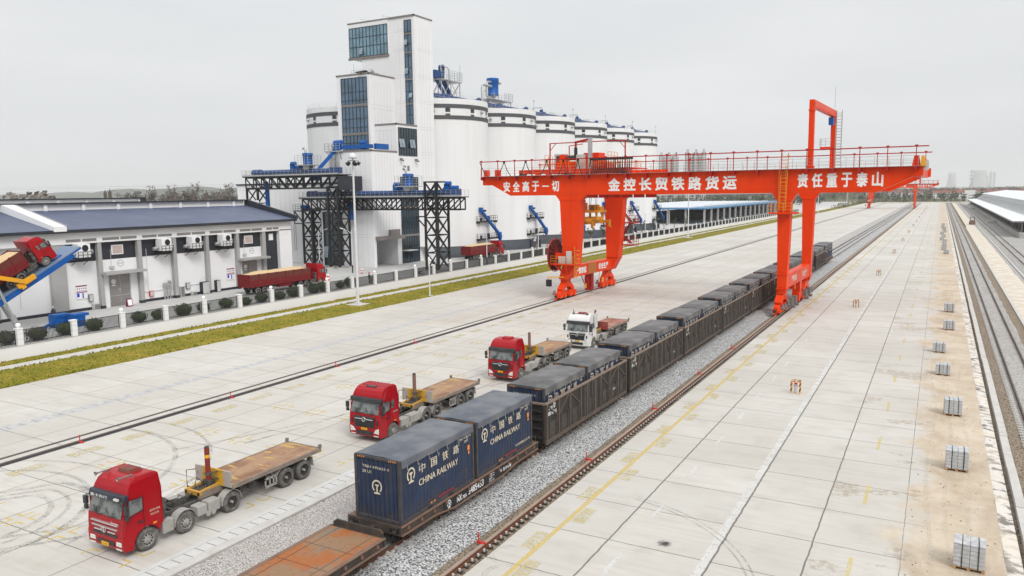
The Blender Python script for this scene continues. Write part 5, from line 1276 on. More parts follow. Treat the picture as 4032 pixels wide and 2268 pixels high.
    m = MB(); m.box(-29.2, 4.2, ZT+1.0, -26.8, 6.5, ZT+3.2); m.box(-32.6, 3.0, ZT+1.9, -31.7, 4.0, ZT+3.0); m.cyl((-26.8, 3.0, ZT+1.3), (-24.9, 3.0, ZT+1.3), .55, n=16); m.box(-33.2, 3.0, ZT+.9, -28.6, 4.2, ZT+2.0); m.prism([(-26.6, ZT+.9), (-24.4, ZT+.9), (-25.0, ZT+1.8), (-26, ZT+1.8)], 'y', 2, 5); m.build('hoist_machinery', 'orange', tr)
    m = MB(); m.cyl((-31.6, 3.6, ZT+2.55), (-29.3, 3.6, ZT+2.55), .36, n=16); m.build('hoist_drum', 'darkrail', tr)
    m = MB(); m.box(-34.2, 4.5, ZT+1.0, -32.6, 6.0, ZT+3.2); m.box(-29.4, 2.2, ZT+.9, -28.3, 3.2, ZT+2.9); m.build('electric_house', 'grey', tr)
    m = MB(); m.box(-33.4, 3.6, ZT+1.2, -32.6, 4.6, ZT+2.9); m.build('motor', 'navyvisor', tr)
    m = MB(); m.rail([(T0+2, 2.0, ZT+1), (T1-1.0, 2.0, ZT+1), (T1-1.0, 12, ZT+1)], 1.1, 1.2, .025, 3); m.rail([(-34.8, 2.6, ZT+1), (-34.8, 5, ZT+1)], 2.0, 1, .03, 4); m.rail([(-24.6, 2.6, ZT+1), (-24.6, 6, ZT+1)], 2.2, 1, .03, 4); m.build('trolley_rail', 'rail_or', tr)
    # cable festoon along the front girder
    m = MB(); yf_ = -.55; zf = ZT+2.08
    px_ = [UL-.1, UL+4.2, UL+7.9, UL+11.4, UL+14.1, UL+16.4, UL+18.4]
    for a, b in zip(px_[:-1], px_[1:]):
        dip = 2.35 if b-a > 3 else (2.4 if b-a > 2.4 else 2.4)
        m.tube([(a+(b-a)*i/10, yf_, zf-dip*(1-abs(2*i/10-1)**2.2)) for i in range(11)], .055, 6)
    for i in range(18):
        a = UL+18.4+i*.34
        m.tube([(a+.34*k/8, yf_, zf-2.1*(1-abs(2*k/8-1)**2.6)) for k in range(9)], .05, 5)
    for a in px_[1:]+[UL+18.4+.34*i for i in range(19)]: m.box(a-.14, yf_-.1, zf-.2, a+.14, yf_+.1, zf+.1)
    m.build('cable_festoon', 'cable', t)
    # spreader hanging under the trolley
    sp = MB(); cx, cy = -29.6, 8.4
    for v in (-3.1, 3.1): sp.box(cx-1.3, cy+v-.18, 10.75, cx+1.3, cy+v+.18, 11.15)
    sp.box(cx-.3, cy-3.2, 10.7, cx+.3, cy+3.2, 11.5); sp.box(cx-1.2, cy-1.2, 11.3, cx+1.2, cy+1.2, 11.75)
    for v in (-1.1, 1.1):
        for x in (-1.05, 1.05): sp.box(cx+x-.14, cy+v-.14, 11.7, cx+x+.14, cy+v+.14, 12.5)
    sp.box(cx-1.5, cy-1.6, 12.4, cx+1.5, cy+1.6, 12.75); sp.box(cx-.4, cy-.9, 12.7, cx+.9, cy+.4, 13.6); sp.cyl((cx-.9, cy-.6, 12.7), (cx-.9, cy-.6, 13.9), .22); sp.box(cx+.7, cy-.4, 12.7, cx+1.4, cy+.9, 13.3)
    for v in (-3.1, 3.1):
        for x in (-1.3, 1.3): sp.box(cx+x-.16, cy+v-.2, 10.2, cx+x+.16, cy+v+.2, 11.2); sp.bar((cx+x, cy+v, 10.4), (cx+x*1.25, cy+v*1.06, 10.0), .12)
    s_ = sp.build('spreader', 'cyel', t, bevel=.02)
    sp = MB(); sp.text('ZPMC', (cx, cy-3.29, 10.95), (1, 0, 0), (0, 0, 1), .28, 1.1, 0, .02); sp.build('lettering', 'ink_black', s_)
    sp = MB(); sp.box(cx+.0, cy-1.1, 12.8, cx+.6, cy-.92, 13.5); sp.build('winch', 'ram_grey', s_)
    sp = MB()
    for v in (-1.3, 1.3):
        for x in (-1.2, 1.2):
            for k in (-.5, .5): sp.tube([(cx+x, cy+v, 12.7), (cx+x*1.1+k, cy+v*1.9, 18.2)], .035, 5)
    sp.build('hoist_rope', 'cable', s_)
    return t
M['walk_grey'] = paint('walkway_steel', (.33, .31, .30), .5, dirt=.25)
M['rail_or'] = paint('rail_orange_yellow', (.72, .25, .015), .45, dirt=.2)
M['worn_orange'] = paint('worn_orange', (.50, .15, .02), .6, dirt=.7, dcol=(.35, .22, .06), scale=5)
M['pale_letter'] = paint('pale_letter', (.78, .58, .52), .5, dirt=.2)
g1 = gantry('tall orange rail gantry crane straddling the freight train in front of the silos', (-17.2, 100.0, 0), R(-2.0))
g2 = copy_tree(g1, 'distant hazy orange gantry crane at the far end of the freight slab', (-17.2, 640.0, 0), 0)
# ================================================================== silos
M['slot'] = paint('vent_slot', (.22, .21, .20), .7, dirt=.4)
M['metal_door'] = paint('metal_door', (.30, .29, .275), .4, metal=.4, dirt=.45, dcol=(.19, .15, .12), scale=.5)
M['letter_grey'] = paint('letter_grey', (.25, .25, .25), .6, dirt=0)
M['shut'] = paint('shutter_panel', (.50, .40, .37), .6, dirt=.3)
YZ = .9
SR = 12.1
def silo(label, x, y, front=True):
    t = thing('grain_silo', label, 'silo', (x, y, YZ), 0, 'white concrete grain silos')
    m = MB(); m.lathe([(SR, 2.6), (SR, 35.75)], n=96); m.lathe([(SR, 35.75), (SR-.25, 35.75), (SR-.25, 35.0), (.2, 36.2)], n=96, sm=False); m.build('drum', 'silo', t)
    m = MB(); m.lathe([(SR-.02, -.2), (SR-.02, 2.62), (SR-.3, 2.64)], n=72); m.build('plinth', 'plinth', t)
    m = MB()
    for z0, z1 in ((31.15, 32.0), (33.65, 34.5)): m.lathe([(SR+.10, z0), (SR+.10, z1), (SR+.0, z1), (SR, z0), (SR+.10, z0)], n=96, sm=False)
    m.build('band', 'band', t)
    w0 = None
    for i in range(12):
        if w0 is None:
            m = MB(); da = .046
            for z0, z1, mi in ((32.75, 33.62, 1), (32.0, 32.38, 0)): m.lathe([(SR+.06, z0), (SR+.06, z1)], n=2, mi=mi, a0=-da, a1=da, sm=False)
            m.lathe([(SR+.075, 32.78), (SR+.075, 33.6)], n=1, mi=0, a0=da*.45, a1=da, sm=False); o_ = w0 = m.build('window', ['band', 'glass_lo'], t)
        else: o_ = w0.copy(); C.objects.link(o_)
        o_.rotation_euler = (0, 0, R(-14+30*i))
    m = MB(); m.ball((SR+.35, 0, 33.05), .36, 6); m.cyl((SR-.1, 0, 33.2), (SR+.4, 0, 33.1), .25); v0_ = m.build('wall_vent', 'galv', t)
    for i in range(6):
        o_ = v0_
        if i: o_ = v0_.copy(); C.objects.link(o_)
        o_.rotation_euler = (0, 0, R(1+60*i))
    m = MB(); m.rail([((SR-.35)*math.cos(R(a)), (SR-.35)*math.sin(R(a)), 35.7) for a in range(-180, 181, 12)], 1.0, 2.5, .012, 2); m.build('roof_rail', 'galv', t)
    if front:
        m = MB(); a = R(-22); cx, cy = (SR+.0)*math.cos(a), (SR)*math.sin(a)
        m.lathe([(.55, 0), (.62, 0)], (0, 0, 0), 20); m.v = []; m.f = []; m.mi = []; m.sm = []
        def ring(cz, r, ang, wid=.05):
            for i in range(24):
                for q in (0,):
                    t0, t1 = 2*math.pi*i/24, 2*math.pi*(i+1)/24
                    P_ = lambda tt, rr: ((SR+.03)*math.cos(ang+rr*math.cos(tt)/SR), (SR+.03)*math.sin(ang+rr*math.cos(tt)/SR), cz+rr*math.sin(tt))
                    m.add([P_(t0, r), P_(t1, r), P_(t1, r-wid), P_(t0, r-wid)], [(0, 1, 2, 3)])
        ring(11.2, .62, R(2)); m.build('number_ring', 'grey_col', t)
        # outlet platforms, stair ladder, blue loading chute
        for z0, y0, y1, x1 in ((3.75, -2.4, 7.6, 12.3), (7.85, -2.4, 5.6, 12.3)):
            pf = MB(); pf.box(10.6, y0, z0, 13.0, y1, z0+.28); pf.box(11.9, y0, z0-.25, 12.9, y0+.12, z0); pf.box(11.9, y1-.12, z0-.25, 12.9, y1, z0)
            p_ = pf.build('outlet_platform', 'black', t)
            pf = MB(); pf.rail([(11.4, y0, z0+.28), (12.95, y0, z0+.28), (12.95, y1, z0+.28), (11.0, y1, z0+.28)], 1.15, .85, .03, 2); pf.box(11.6, y0+1.5, z0+.28, 12.2, y0+2.1, z0+1.0); pf.box(11.4, y0+5, z0+.28, 12.2, y0+5.7, z0+1.3); pf.build('platform_rail', 'black', p_)
        m = MB(); m.ladder((12.2, 6.6, 4.0), (12.2, 5.3, 8.1), .6, (0, 1, 0), .3, .03); m.build('access_ladder', 'black', t)
        m = MB(); m.bar((12.6, -1.3, 10.6), (13.6, 5.2, 4.9), .55, .55); m.box(12.2, -1.6, 10.2, 13.0, -.9, 11.3); m.cyl((13.6, 5.3, 5.0), (13.6, 5.6, 4.4), .55, .5, 14); m.cyl((13.6, 5.6, 4.4), (13.6, 5.7, 3.2), .62, .3, 14)
        for i in range(8): q = Vector((12.6, -1.3, 10.6)).lerp(Vector((13.6, 5.2, 4.9)), .1+.1*i); m.bar(q+Vector((-.0, -.3, .0)), q+Vector((.0, .3, .0)), .66, .12)
        m.build('loading_chute', 'blue', t)
        m = MB(); m.box(12.5, -.4, 10.3, 13.2, .1, 10.75); m.build('chute_motor', 'black', t)
        m = MB(); m.box(11.9, 3.6, -.2, 12.6, 4.5, 2.1); m.box(11.6, -1.0, .0, 12.45, .2, 2.2); m.build('door', 'dark', t)
        m = MB(); m.box(12.02, 1.2, 1.75, 12.14, 2.6, 2.75); bd = m.build('notice_board', 'white', t)
        m = MB()
        for r_ in range(2):
            for q in range(5): m.add([(12.145, 1.32+.25*q, 2.45-.4*r_), (12.145, 1.52+.25*q, 2.45-.4*r_), (12.145, 1.42+.25*q, 2.65-.4*r_)], [(0, 1, 2)])
        m.build('lettering', 'ink_purple', bd)
    return t
SY0 = 154.8
silos = []
base = silo('first white concrete silo of the front row, next to the glazed white elevator tower', -106, SY0)
for k in range(1, 6): copy_tree(base, '%s white concrete silo of the front row counted from the elevator tower' % ORD[k], (-106, SY0+25*k, YZ))
bs = silo('white concrete silo standing behind the elevator tower on the warehouse side', -131.8, SY0+1, False)
for o in list(bs.children): pass

# ------------------------------------------------------------------ roof equipment on the silos
def roof_conveyor(y0, y1, x, z, label):
    t = thing('roof_conveyor', label, 'conveyor', (x, y0, z), 0, 'blue conveyors on the silo roofs')
    L_ = y1-y0
    m = MB(); m.box(-.45, 0, .3, .45, L_, 1.15); m.box(-.6, L_*.3, .1, .6, L_*.36, 1.5); m.box(-.7, L_-2.2, .5, .7, L_-.9, 1.5); m.cyl((-.5, L_-.6, 1.5), (.5, L_-.6, 1.5), .4, n=12); m.box(-.3, L_-.9, .2, .3, L_-.3, 2.0); m.build('housing', 'bluegal', t)
    m = MB()
    for i in range(int(L_/2)): m.box(-.5, 2*i, -.35, -.4, 2*i+.12, .3); m.box(.4, 2*i, -.35, .5, 2*i+.12, .3)
    m.rail([(1.0, 0, 0), (1.0, L_, 0)], 1.1, 2, .025, 2); m.box(.5, 0, -.1, 1.1, L_, 0); m.build('catwalk', 'galv', t)
    return t
for k in range(6): roof_conveyor(SY0+25*k-10.5, SY0+25*k+12.5, -101.5, 36.95, 'blue roof conveyor with catwalk along the top of the %s front-row silo' % ORD[k])
def pipe_hoop(y, k):
    t = thing('vent_pipe', 'grey goose-neck vent pipe on the roof of the %s front-row silo' % ORD[k], 'vent pipe', (-102, y, 36.8), 0, 'vent pipes on the silo roofs')
    m = MB(); m.tube([(0, 0, 0), (0, 0, 2.0), (0, .3, 2.4), (0, 5.5, 2.9), (0, 6.0, 2.6), (0, 6.0, 1.2)], .12, 8); m.build('pipe', 'galv', t)
    m = MB(); m.box(-.8, 4.8, .2, .8, 6.9, 1.6); m.cyl((0, 5.4, 1.6), (0, 5.4, 2.3), .5, n=12); m.box(-.6, 6.9, .1, .6, 8.3, 1.1); m.build('fan', 'bluegal', t)
    m = MB(); m.rail([(1, 8.5, 0), (1, 12.5, 0), (-1, 12.5, 0)], 1.8, 1.2, .025, 3); m.build('guard_rail', 'galv', t)
for k in range(2, 6): pipe_hoop(SY0+25*k-8.2, k)
def rods(k):
    t = thing('camera_mast', 'thin lightning and camera mast on the rim of the %s front-row silo' % ORD[k], 'mast', (-95.6, SY0+25*k+5, 36.6), 0, 'thin masts on the silo roofs')
    m = MB(); m.cyl((0, 0, 0), (0, 0, 3.2), .04, n=5); m.box(-.12, -.25, 2.9, .12, .25, 3.05); m.ball((0, .3, 2.8), .14, 5); m.build('pole', 'galv', t)
for k in range(6): rods(k)
t = thing('transfer_platform', 'steel platform with blue elevator head and chutes on the first front-row silo roof', 'platform', (-104, 155, 36.9))
m = MB()
for x in (-1.8, 1.8):
    for y in (-3.6, .3, 4.2): m.bar((x, y, 0), (x, y, 5.0), .16)
    m.bar((x, -3.6, .2), (x, .3, 4.8), .1); m.bar((x, .3, .2), (x, 4.2, 4.8), .1); m.bar((x, .3, 4.8), (x, 4.2, .2), .1); m.bar((x, 0, 2.5), (x, 4.2, 2.5), .1)
for y in (-3.6, .3, 4.2): m.bar((-1.8, y, .3), (1.8, y, 4.8), .09)
m.box(-2.2, -4, 4.8, 2.2, 4.6, 5.0); m.build('frame', 'galv', t)
m = MB(); m.rail([(2.2, -4, 5), (2.2, 4.6, 5), (-2.2, 4.6, 5)], 2.2, 1.1, .03, 4); m.build('guard_rail', 'galv', t)
m = MB(); m.cyl((0, -2.6, 6.0), (0, -.6, 6.0), .75, n=16); m.box(-.7, -4.5, 5.2, .7, -2.6, 7.0); m.box(-.5, -1.4, 6.4, .5, -.2, 8.0); m.cyl((-.5, -.8, 8.0), (.5, -.8, 8.0), .6, n=14)
m.bar((.3, -3.6, 5.0), (.8, -1.6, 2.4), .6); m.bar((.8, -1.6, 2.4), (.8, -1.6, 0), .6); m.bar((.3, -1.0, 5.2), (.6, 3.6, 0), .75); m.box(-.9, -1.0, .0, .9, 4.8, 1.6); m.build('elevator_head', 'bluegal', t)
m = MB(); m.tube([(.9, -2.4, 6.8), (.9, -2.4, 8.2), (.9, .4, 8.0), (.9, .9, 7.7), (.9, .9, 5)], .12, 8); m.cyl((2.1, 3.9, 5), (2.1, 3.9, 9.0), .05, n=6); m.build('vent_pipe', 'galv', t)
t = thing('dust_filter', 'bright blue cylindrical dust filter on a steel platform above the second front-row silo', 'dust filter', (-104, 178.5, 36.9))
m = MB(); m.lathe([(.02, 8.3), (1.55, 8.3), (1.62, 8.2), (1.62, 7.4), (1.5, 7.3), (1.5, 4.3), (1.6, 4.2), (1.45, 3.9), (.5, 3.5)], (0, -.6, 0), 28); m.build('filter_drum', 'blue', t)
m = MB()
for x in (-1.9, 1.9):
    for y in (-5.0, 0, 5.6): m.bar((x, y, 0), (x, y, 2.6), .16)
    for a, b in ((-5, 0), (0, 5.6)): m.bar((x, a, .1), (x, b, 2.5), .1); m.bar((x, a, 2.5), (x, b, .1), .1)
m.box(-2.3, -5.4, 2.5, 2.3, 6.0, 2.7)
for a in range(4): m.bar((-1.1+2.2*(a % 2), -1.6+2*(a//2), 2.7), (-1.1+2.2*(a % 2), -1.6+2*(a//2), 4.2), .12)
m.build('frame', 'galv', t)
m = MB(); m.rail([(2.3, 1.5, 2.7), (2.3, 6, 2.7), (-2.3, 6, 2.7)], 2.0, 1.1, .03, 4); m.rail([(2.3, -5.4, 2.7), (2.3, -2.5, 2.7)], 1.2, 1.1, .03, 3); m.build('guard_rail', 'galv', t)
m = MB(); m.tube([(.4, -6.6, -.6), (.4, -6.6, 5.4), (.4, -6.3, 5.9), (.4, -5.8, 6.1), (.4, -2.0, 6.1)], .34, 12); m.tube([(.2, -4.0, 3.2), (.2, -4.0, 6.2), (.2, -3.6, 7.0), (.2, -2.0, 7.2)], .34, 12); m.cyl((-.2, -2.6, 3.2), (-.2, .4, 3.2), .55, n=12); m.box(.7, 1.0, 6.9, 1.2, 1.8, 7.4); m.build('duct', 'galv', t)
m = MB(); m.box(-.7, -5, .1, .7, 2.5, 1.4); m.box(-.5, 2.5, .2, .5, 6.0, 1.0); m.build('conveyor_box', 'bluegal', t)
t = thing('aeration_pipe', 'grey vertical duct with elbow running up the silo behind the tower', 'duct', (-131.8, SY0+1, YZ))
m = MB(); a = R(-76); c, s = math.cos(a), math.sin(a); q = SR+.9
m.tube([(q*c, q*s, 8), (q*c, q*s, 25.0), ((q-.1)*c+.4, q*s, 26.2), ((q-.3)*c+1.2, q*s, 26.6), ((q-.6)*c+1.6, (q-1.2)*s, 26.0)], .75, 14); m.build('pipe', 'galv', t)
t = thing('vent_stack', 'grey vent stack and gallery on the roof of the silo behind the tower', 'vent stack', (-124.5, 147.5, 36.6))
m = MB(); m.tube([(0, 0, 0), (0, 0, 6.5)], .55, 12); m.tube([(-2.8, -.5, -.4), (-2.8, -.5, .8), (-2.0, -.5, 1.5), (-1.2, -.5, .9), (-1.1, -.5, 0)], .5, 12); m.box(-.2, -.6, 6.2, 3, .8, 6.8); m.rail([(-.6, -.6, 6.8), (3, -.6, 6.8)], 1.6, .9, .03, 3); m.rail([(1.0, -1, 0), (3, -1, 0)], 1.6, .9, .03, 3); m.cyl((-.3, 0, 6.8), (-.3, 0, 10), .05, n=6); m.build('stack', 'galv', t)

# ================================================================== elevator tower
FX = -99.2
tw = thing('elevator_tower', 'tall stepped white elevator tower with blue glass bays', 'building', (0, 0, 0))
def seams(m, axis, at, a0, a1, z0, z1, n_, zs=()):     # shallow panel joints standing 3 mm proud
    for i in range(1, n_):
        q = a0+(a1-a0)*i/n_
        if axis == 'x': m.box(at-.0, q-.03, z0, at+.012, q+.03, z1)
        else: m.box(q-.03, at-.012, z0, q+.03, at, z1)
    for z in zs:
        if axis == 'x': m.box(at, a0, z-.03, at+.014, a1, z+.03)
        else: m.box(a0, at-.014, z-.03, a1, at, z+.03)
def glazing(par, axis, at, a0, a1, z0, z1, nx, nz, mat='glass', bands=(), open_=(), hrows=()):
    """curtain wall: one sheet of glass, mullions, floor bands and a few open lights"""
    g_ = MB()
    def bx(m, p0, p1, q0, q1, d0, d1, mi=0):
        if axis == 'x': m.box(at+d0, p0, q0, at+d1, p1, q1, mi)
        else: m.box(p0, at-d1, q0, p1, at-d0, q1, mi)
    bx(g_, a0, a1, z0, z1, .02, .04)
    w_ = g_.build('glazed_window', mat, par)
    m = MB(); th = .05
    for i in range(nx+1): q = a0+(a1-a0)*i/nx; bx(m, q-th, q+th, z0, z1, .04, .13)
    zs = [z0+(z1-z0)*j/nz for j in range(nz+1)] if not hrows else [z0, *hrows, z1]
    for z in zs: bx(m, a0, a1, z-.05, z+.05, .04, .12)
    for (i, zz0, zz1) in open_:
        q0, q1 = a0+(a1-a0)*i/nx, a0+(a1-a0)*(i+1)/nx
        for z in (zz0, zz1): bx(m, q0, q1, z-.06, z+.06, .04, .14)
    m.build('mullion', 'mullion', w_)
    if bands:
        m = MB()
        for z, h in bands: bx(m, a0-.02, a1+.02, z, z+h, .04, .18)
        m.build('floor_band', 'bandgrey', w_)
    if open_:
        m = MB()
        for (i, zz0, zz1) in open_:
            q0, q1 = a0+(a1-a0)*i/nx+.05, a0+(a1-a0)*(i+1)/nx-.05
            if axis == 'x': m.quad((at+.15, q0, zz1), (at+.15, q1, zz1), (at+.45, q1, zz0+.05), (at+.45, q0, zz0+.05))
            else: m.quad((q0, at-.15, zz1), (q1, at-.15, zz1), (q1, at-.45, zz0+.05), (q0, at-.45, zz0+.05))
        m.build('open_light', 'glass_open', w_)
    return w_
M['mullion'] = paint('mullion', (.02, .035, .05), .4, dirt=0)
M['bandgrey'] = paint('floor_band', (.20, .18, .17), .5, dirt=.2)
M['glass_open'] = glass('open_glass', (.26, .33, .38), .08, .6)
M['seam'] = paint('panel_seam', (.56, .56, .57), .6, dirt=0)
m = MB()
m.box(-113.6, 137.1, YZ, FX, 143.7, 52.9); m.box(-117.1, 137.1, 45.5, -113.6, 143.7, 52.9); m.box(-106.0, 136.95, 45.5, -117.25 if 0 else -117.1, 137.1, 53.1)
m.box(-113.4, 128.4, YZ, -104.77, 137.08, 40.3)
m.box(-106.5, 129.96, YZ, FX, 137.08, 29.85)
m.box(-107.2, 121.5, 6.4, FX, 129.94, 24.1)
m.box(-107.2, 121.5, YZ, FX-.0, 122.3, 6.4); m.box(-107.2, 129.3, YZ, FX, 129.94, 6.4); m.box(-107.2, 122.3, YZ, -106.0, 129.3, 6.4)
m.box(-113.0, 121.52, YZ, -107.2, 128.38, 12.4)
m.build('wall', 'white_panel', tw)
m = MB()
for (x0, y0, x1, y1, z) in ((-117.2, 136.9, FX+.08, 143.8, 52.9), (-113.5, 128.3, -104.69, 137.1, 40.3), (-106.6, 129.86, FX+.1, 137.2, 29.85), (-107.3, 121.4, FX+.1, 129.96, 24.1)):
    m.box(x0, y0, z, x1, y0+.25, z+.32); m.box(x1-.25, y0, z, x1, y1, z+.32); m.box(x0, y0, z, x0+.25, y1, z+.32); m.box(x0+.2, y0+.2, z, x1-.2, y1-.1, z+.05)
m.box(-117.2, 136.85, 45.2, -106.0, 137.15, 45.7); m.build('parapet_cap', 'bandgrey', tw)
m = MB()
seams(m, 'x', FX, 138.0, 143.2, YZ, 51, 5, (8, 13, 18.6, 24, 29.4, 35, 40.4, 45.8, 8.5, 13.5, 19.1, 24.5, 29.9, 35.5, 40.9, 46.3))
seams(m, 'y', 137.1, -104.6, -101.9, 30, 52, 2, (35, 35.5, 40.4, 40.9, 46, 46.4, 50, 50.4))
seams(m, 'x', -104.77, 129, 136.6, 30, 39, 7, (33.4, 34.2)); seams(m, 'x', -99.2, 121.9, 129.6, 7.5, 23.4, 8, (14, 14.4))
seams(m, 'y', 121.5, -107, -99.5, YZ, 24, 6, (6.9, 7.5, 12.4, 18, 18.4)); seams(m, 'y', 129.96, -104.6, -99.6, 24.5, 28.8, 5, (28.8,))
m.build('panel_joints', 'seam', tw)
glazing(tw, 'y', 136.95, -116.75, -106.2, 45.75, 52.0, 11, 3, 'glass_top', (), ((3, 46.2, 47.6),), (47.9, 49.9))
glazing(tw, 'y', 137.1, -101.75, -99.95, 30.0, 52.2, 2, 9, 'glass', ((49.2, .35), (45.3, .35), (39.7, .35), (34.6, .35)), ((0, 47.0, 48.2), (0, 41.0, 42.3), (1, 36.0, 37.0)))
glazing(tw, 'y', 128.4, -112.2, -105.3, 24.4, 39.8, 7, 6, 'glass', ((33.9, .5), (28.0, .5)), (), (26.4, 29.6, 31.4, 35.2, 36.9))
glazing(tw, 'x', FX, 130.5, 136.9, 23.6, 29.3, 7, 3, 'glass_lo', (), ((0, 25.2, 27.0), (1, 25.2, 27.0), (4, 25.2, 27.0), (5, 25.2, 27.0)))
glazing(tw, 'x', FX, 130.7, 136.9, 1.0, 19.1, 7, 8, 'glass_lo', ((6.6, .4), (12.6, .35)), ((3, 14.4, 16.0), (4, 14.4, 16.0)))
glazing(tw, 'y', 121.5, -112.4, -107.3, 1.0, 12.0, 4, 3, 'glass_lo', (), ((0, 2.6, 4.9),))
m = MB(); m.box(FX+.01, 132.0, 20.4, FX+.04, 132.8, 21.5); m.box(FX+.01, 133.3, 20.4, FX+.04, 134.1, 21.5); m.build('louvre', 'bandgrey', tw)
m = MB()
for y in (130.9, 136.2): m.box(FX, y-.15, 22.6, FX+.6, y+.15, 23.0); m.cyl((FX+.5, y, 22.7), (FX+.9, y+.1, 22.4), .3, .2, 10)
m.build('wall_lamp', 'steel', tw)
m = MB(); m.box(FX, 122.0, 6.35, FX+1.5, 129.9, 7.1); m.box(FX, 126.3, 7.1, FX+.5, 129.6, 8.3); m.build('canopy', 'bandgrey', tw)
m = MB(); m.box(-106.0, 122.3, .91, -105.98, 129.3, 6.39); m.box(-105.9, 122.32, .905, -99.3, 129.28, .93); m.build('truck_bay', 'grey_col', tw)
m = MB(); m.box(FX, 130.6, 3.6, FX+1.8, 134.0, 3.75); m.box(FX, 137.0, 3.9, FX+2.0, 139.6, 4.1); m.box(FX-.0, 138.6, .9, FX+.6, 139.2, 3.9); m.build('entrance_canopy', 'grey', tw)
m = MB(); m.box(-107, 127.5, 53.25 if 0 else 40.62, -106.2, 130.5, 40.7)
m.build('roof_hatch', 'bandgrey', tw)
for i, (x, y, z) in enumerate(((-112.9, 137.3, 53.2), (-106.9, 137.2, 53.2))):
    m = MB(); m.bar((x+1.8, y, z), (x-.3, y-.4, z+.55), .05); m.ball((x-.3, y-.4, z+.5), .12, 5); m.build('roof_camera', 'galv', tw)
m = MB(); m.cyl((-105.3, 130.5, 40.6), (-105.3, 129.6, 41.2), .55, n=14); m.cyl((-106.0, 132.5, 40.6), (-106.0, 132.5, 41.0), .5, n=12); m.build('roof_fan', 'galv', tw)
m = MB(); m.prism([(-108.8, 40.9), (-106.2, 41.1), (-106.2, 41.25), (-108.8, 41.1)], 'y', 129.0, 130.4); m.bar((-108.4, 129.7, 40.4), (-108.4, 129.7, 41), .1); m.bar((-106.6, 129.7, 40.4), (-106.6, 129.7, 41.1), .1); m.build('solar_panel', 'dark', tw)
# blue equipment on the tower's lower roof
t = thing('roof_machine', 'blue conveyor heads and spout on the low roof of the elevator tower', 'conveyor', (-107, 122, 24.4))
m = MB(); m.cyl((-2.2, .3, 1.7), (-.4, .3, 1.7), .55, n=14); m.box(-2.0, -.2, .2, -.8, .8, 1.6); m.cyl((4.2, .8, 1.5), (5.6, .8, 1.5), .5, n=14); m.box(4.4, .4, .1, 5.4, 1.4, 1.4); m.box(-.4, .1, .35, 7.2, 1.1, 1.1); m.box(7.0, 1.5, .2, 7.6, 5.5, 1.3); m.build('housing', 'blue', t)
m = MB(); m.bar((-1.2, -.6, .2), (-4.2, -3.6, -4.4), .75); m.bar((-4.2, -3.6, -4.2), (-4.0, -3.7, -5.9), .75); m.build('spout', 'blue', t)
m = MB(); m.box(-3.4, -1.4, -.2, .6, .0, .0); m.rail([(-3.4, 0, 0), (-3.4, -1.4, 0), (.6, -1.4, 0)], 1.5, 1, .03, 3); m.bar((-3.2, -1.2, -.2), (-1.2, -.1, -2.6), .12); m.bar((.2, -1.2, -.2), (.2, 0, -2.6), .12); m.build('platform', 'galv', t)
# grain sheds of the back
bb = thing('storage_hall', 'long low white storage hall behind the conveyor gallery', 'building', (0, 0, 0))
m = MB(); m.box(-141.4, 125, YZ, -114.5, 142, 17.9); m.build('wall', 'white_panel', bb)
m = MB(); m.box(-141.6, 124.8, 17.9, -114.3, 142.2, 18.25); m.build('roof_edge', 'dark', bb)
m = MB(); seams(m, 'y', 125, -141, -115, YZ, 16.9, 18, (10.5, 16.9)); m.build('panel_joints', 'seam', bb)

# ================================================================== conveyor galleries on black lattice towers
def lattice(m, x0, y0, x1, y1, z0, z1, n_, w=.36, b=.19):
    for x in (x0, x1):
        for y in (y0, y1): m.bar((x, y, z0), (x, y, z1), w)
    h = (z1-z0)/n_
    for k in range(n_):
        a, c = z0+h*k, z0+h*(k+1)
        for p, q in (((x0, y0), (x1, y0)), ((x1, y0), (x1, y1)), ((x1, y1), (x0, y1)), ((x0, y1), (x0, y0))):
            m.bar((*p, a), (*q, c), b); m.bar((*q, a), (*p, c), b); m.bar((*p, c), (*q, c), b)
def truss(m, x0, x1, y0, y1, z0, z1, n_, w=.3, b=.19):
    for y in (y0, y1):
        for z in (z0, z1): m.bar((x0, y, z), (x1, y, z), w)
        for i in range(n_+1):
            x = x0+(x1-x0)*i/n_; m.bar((x, y, z0), (x, y, z1), b)
            if i < n_:
                xn = x0+(x1-x0)*(i+1)/n_
                if i == n_//2: m.bar((x, y, z0), (xn, y, z1), b)
                m.bar((x, y, z1 if i <= n_//2 else z0), (xn, y, z0 if i <= n_//2 else z1), b)
    for i in range(n_+1):
        x = x0+(x1-x0)*i/n_; m.bar((x, y0, z0), (x, y1, z0), b); m.bar((x, y0, z1), (x, y1, z1), b)
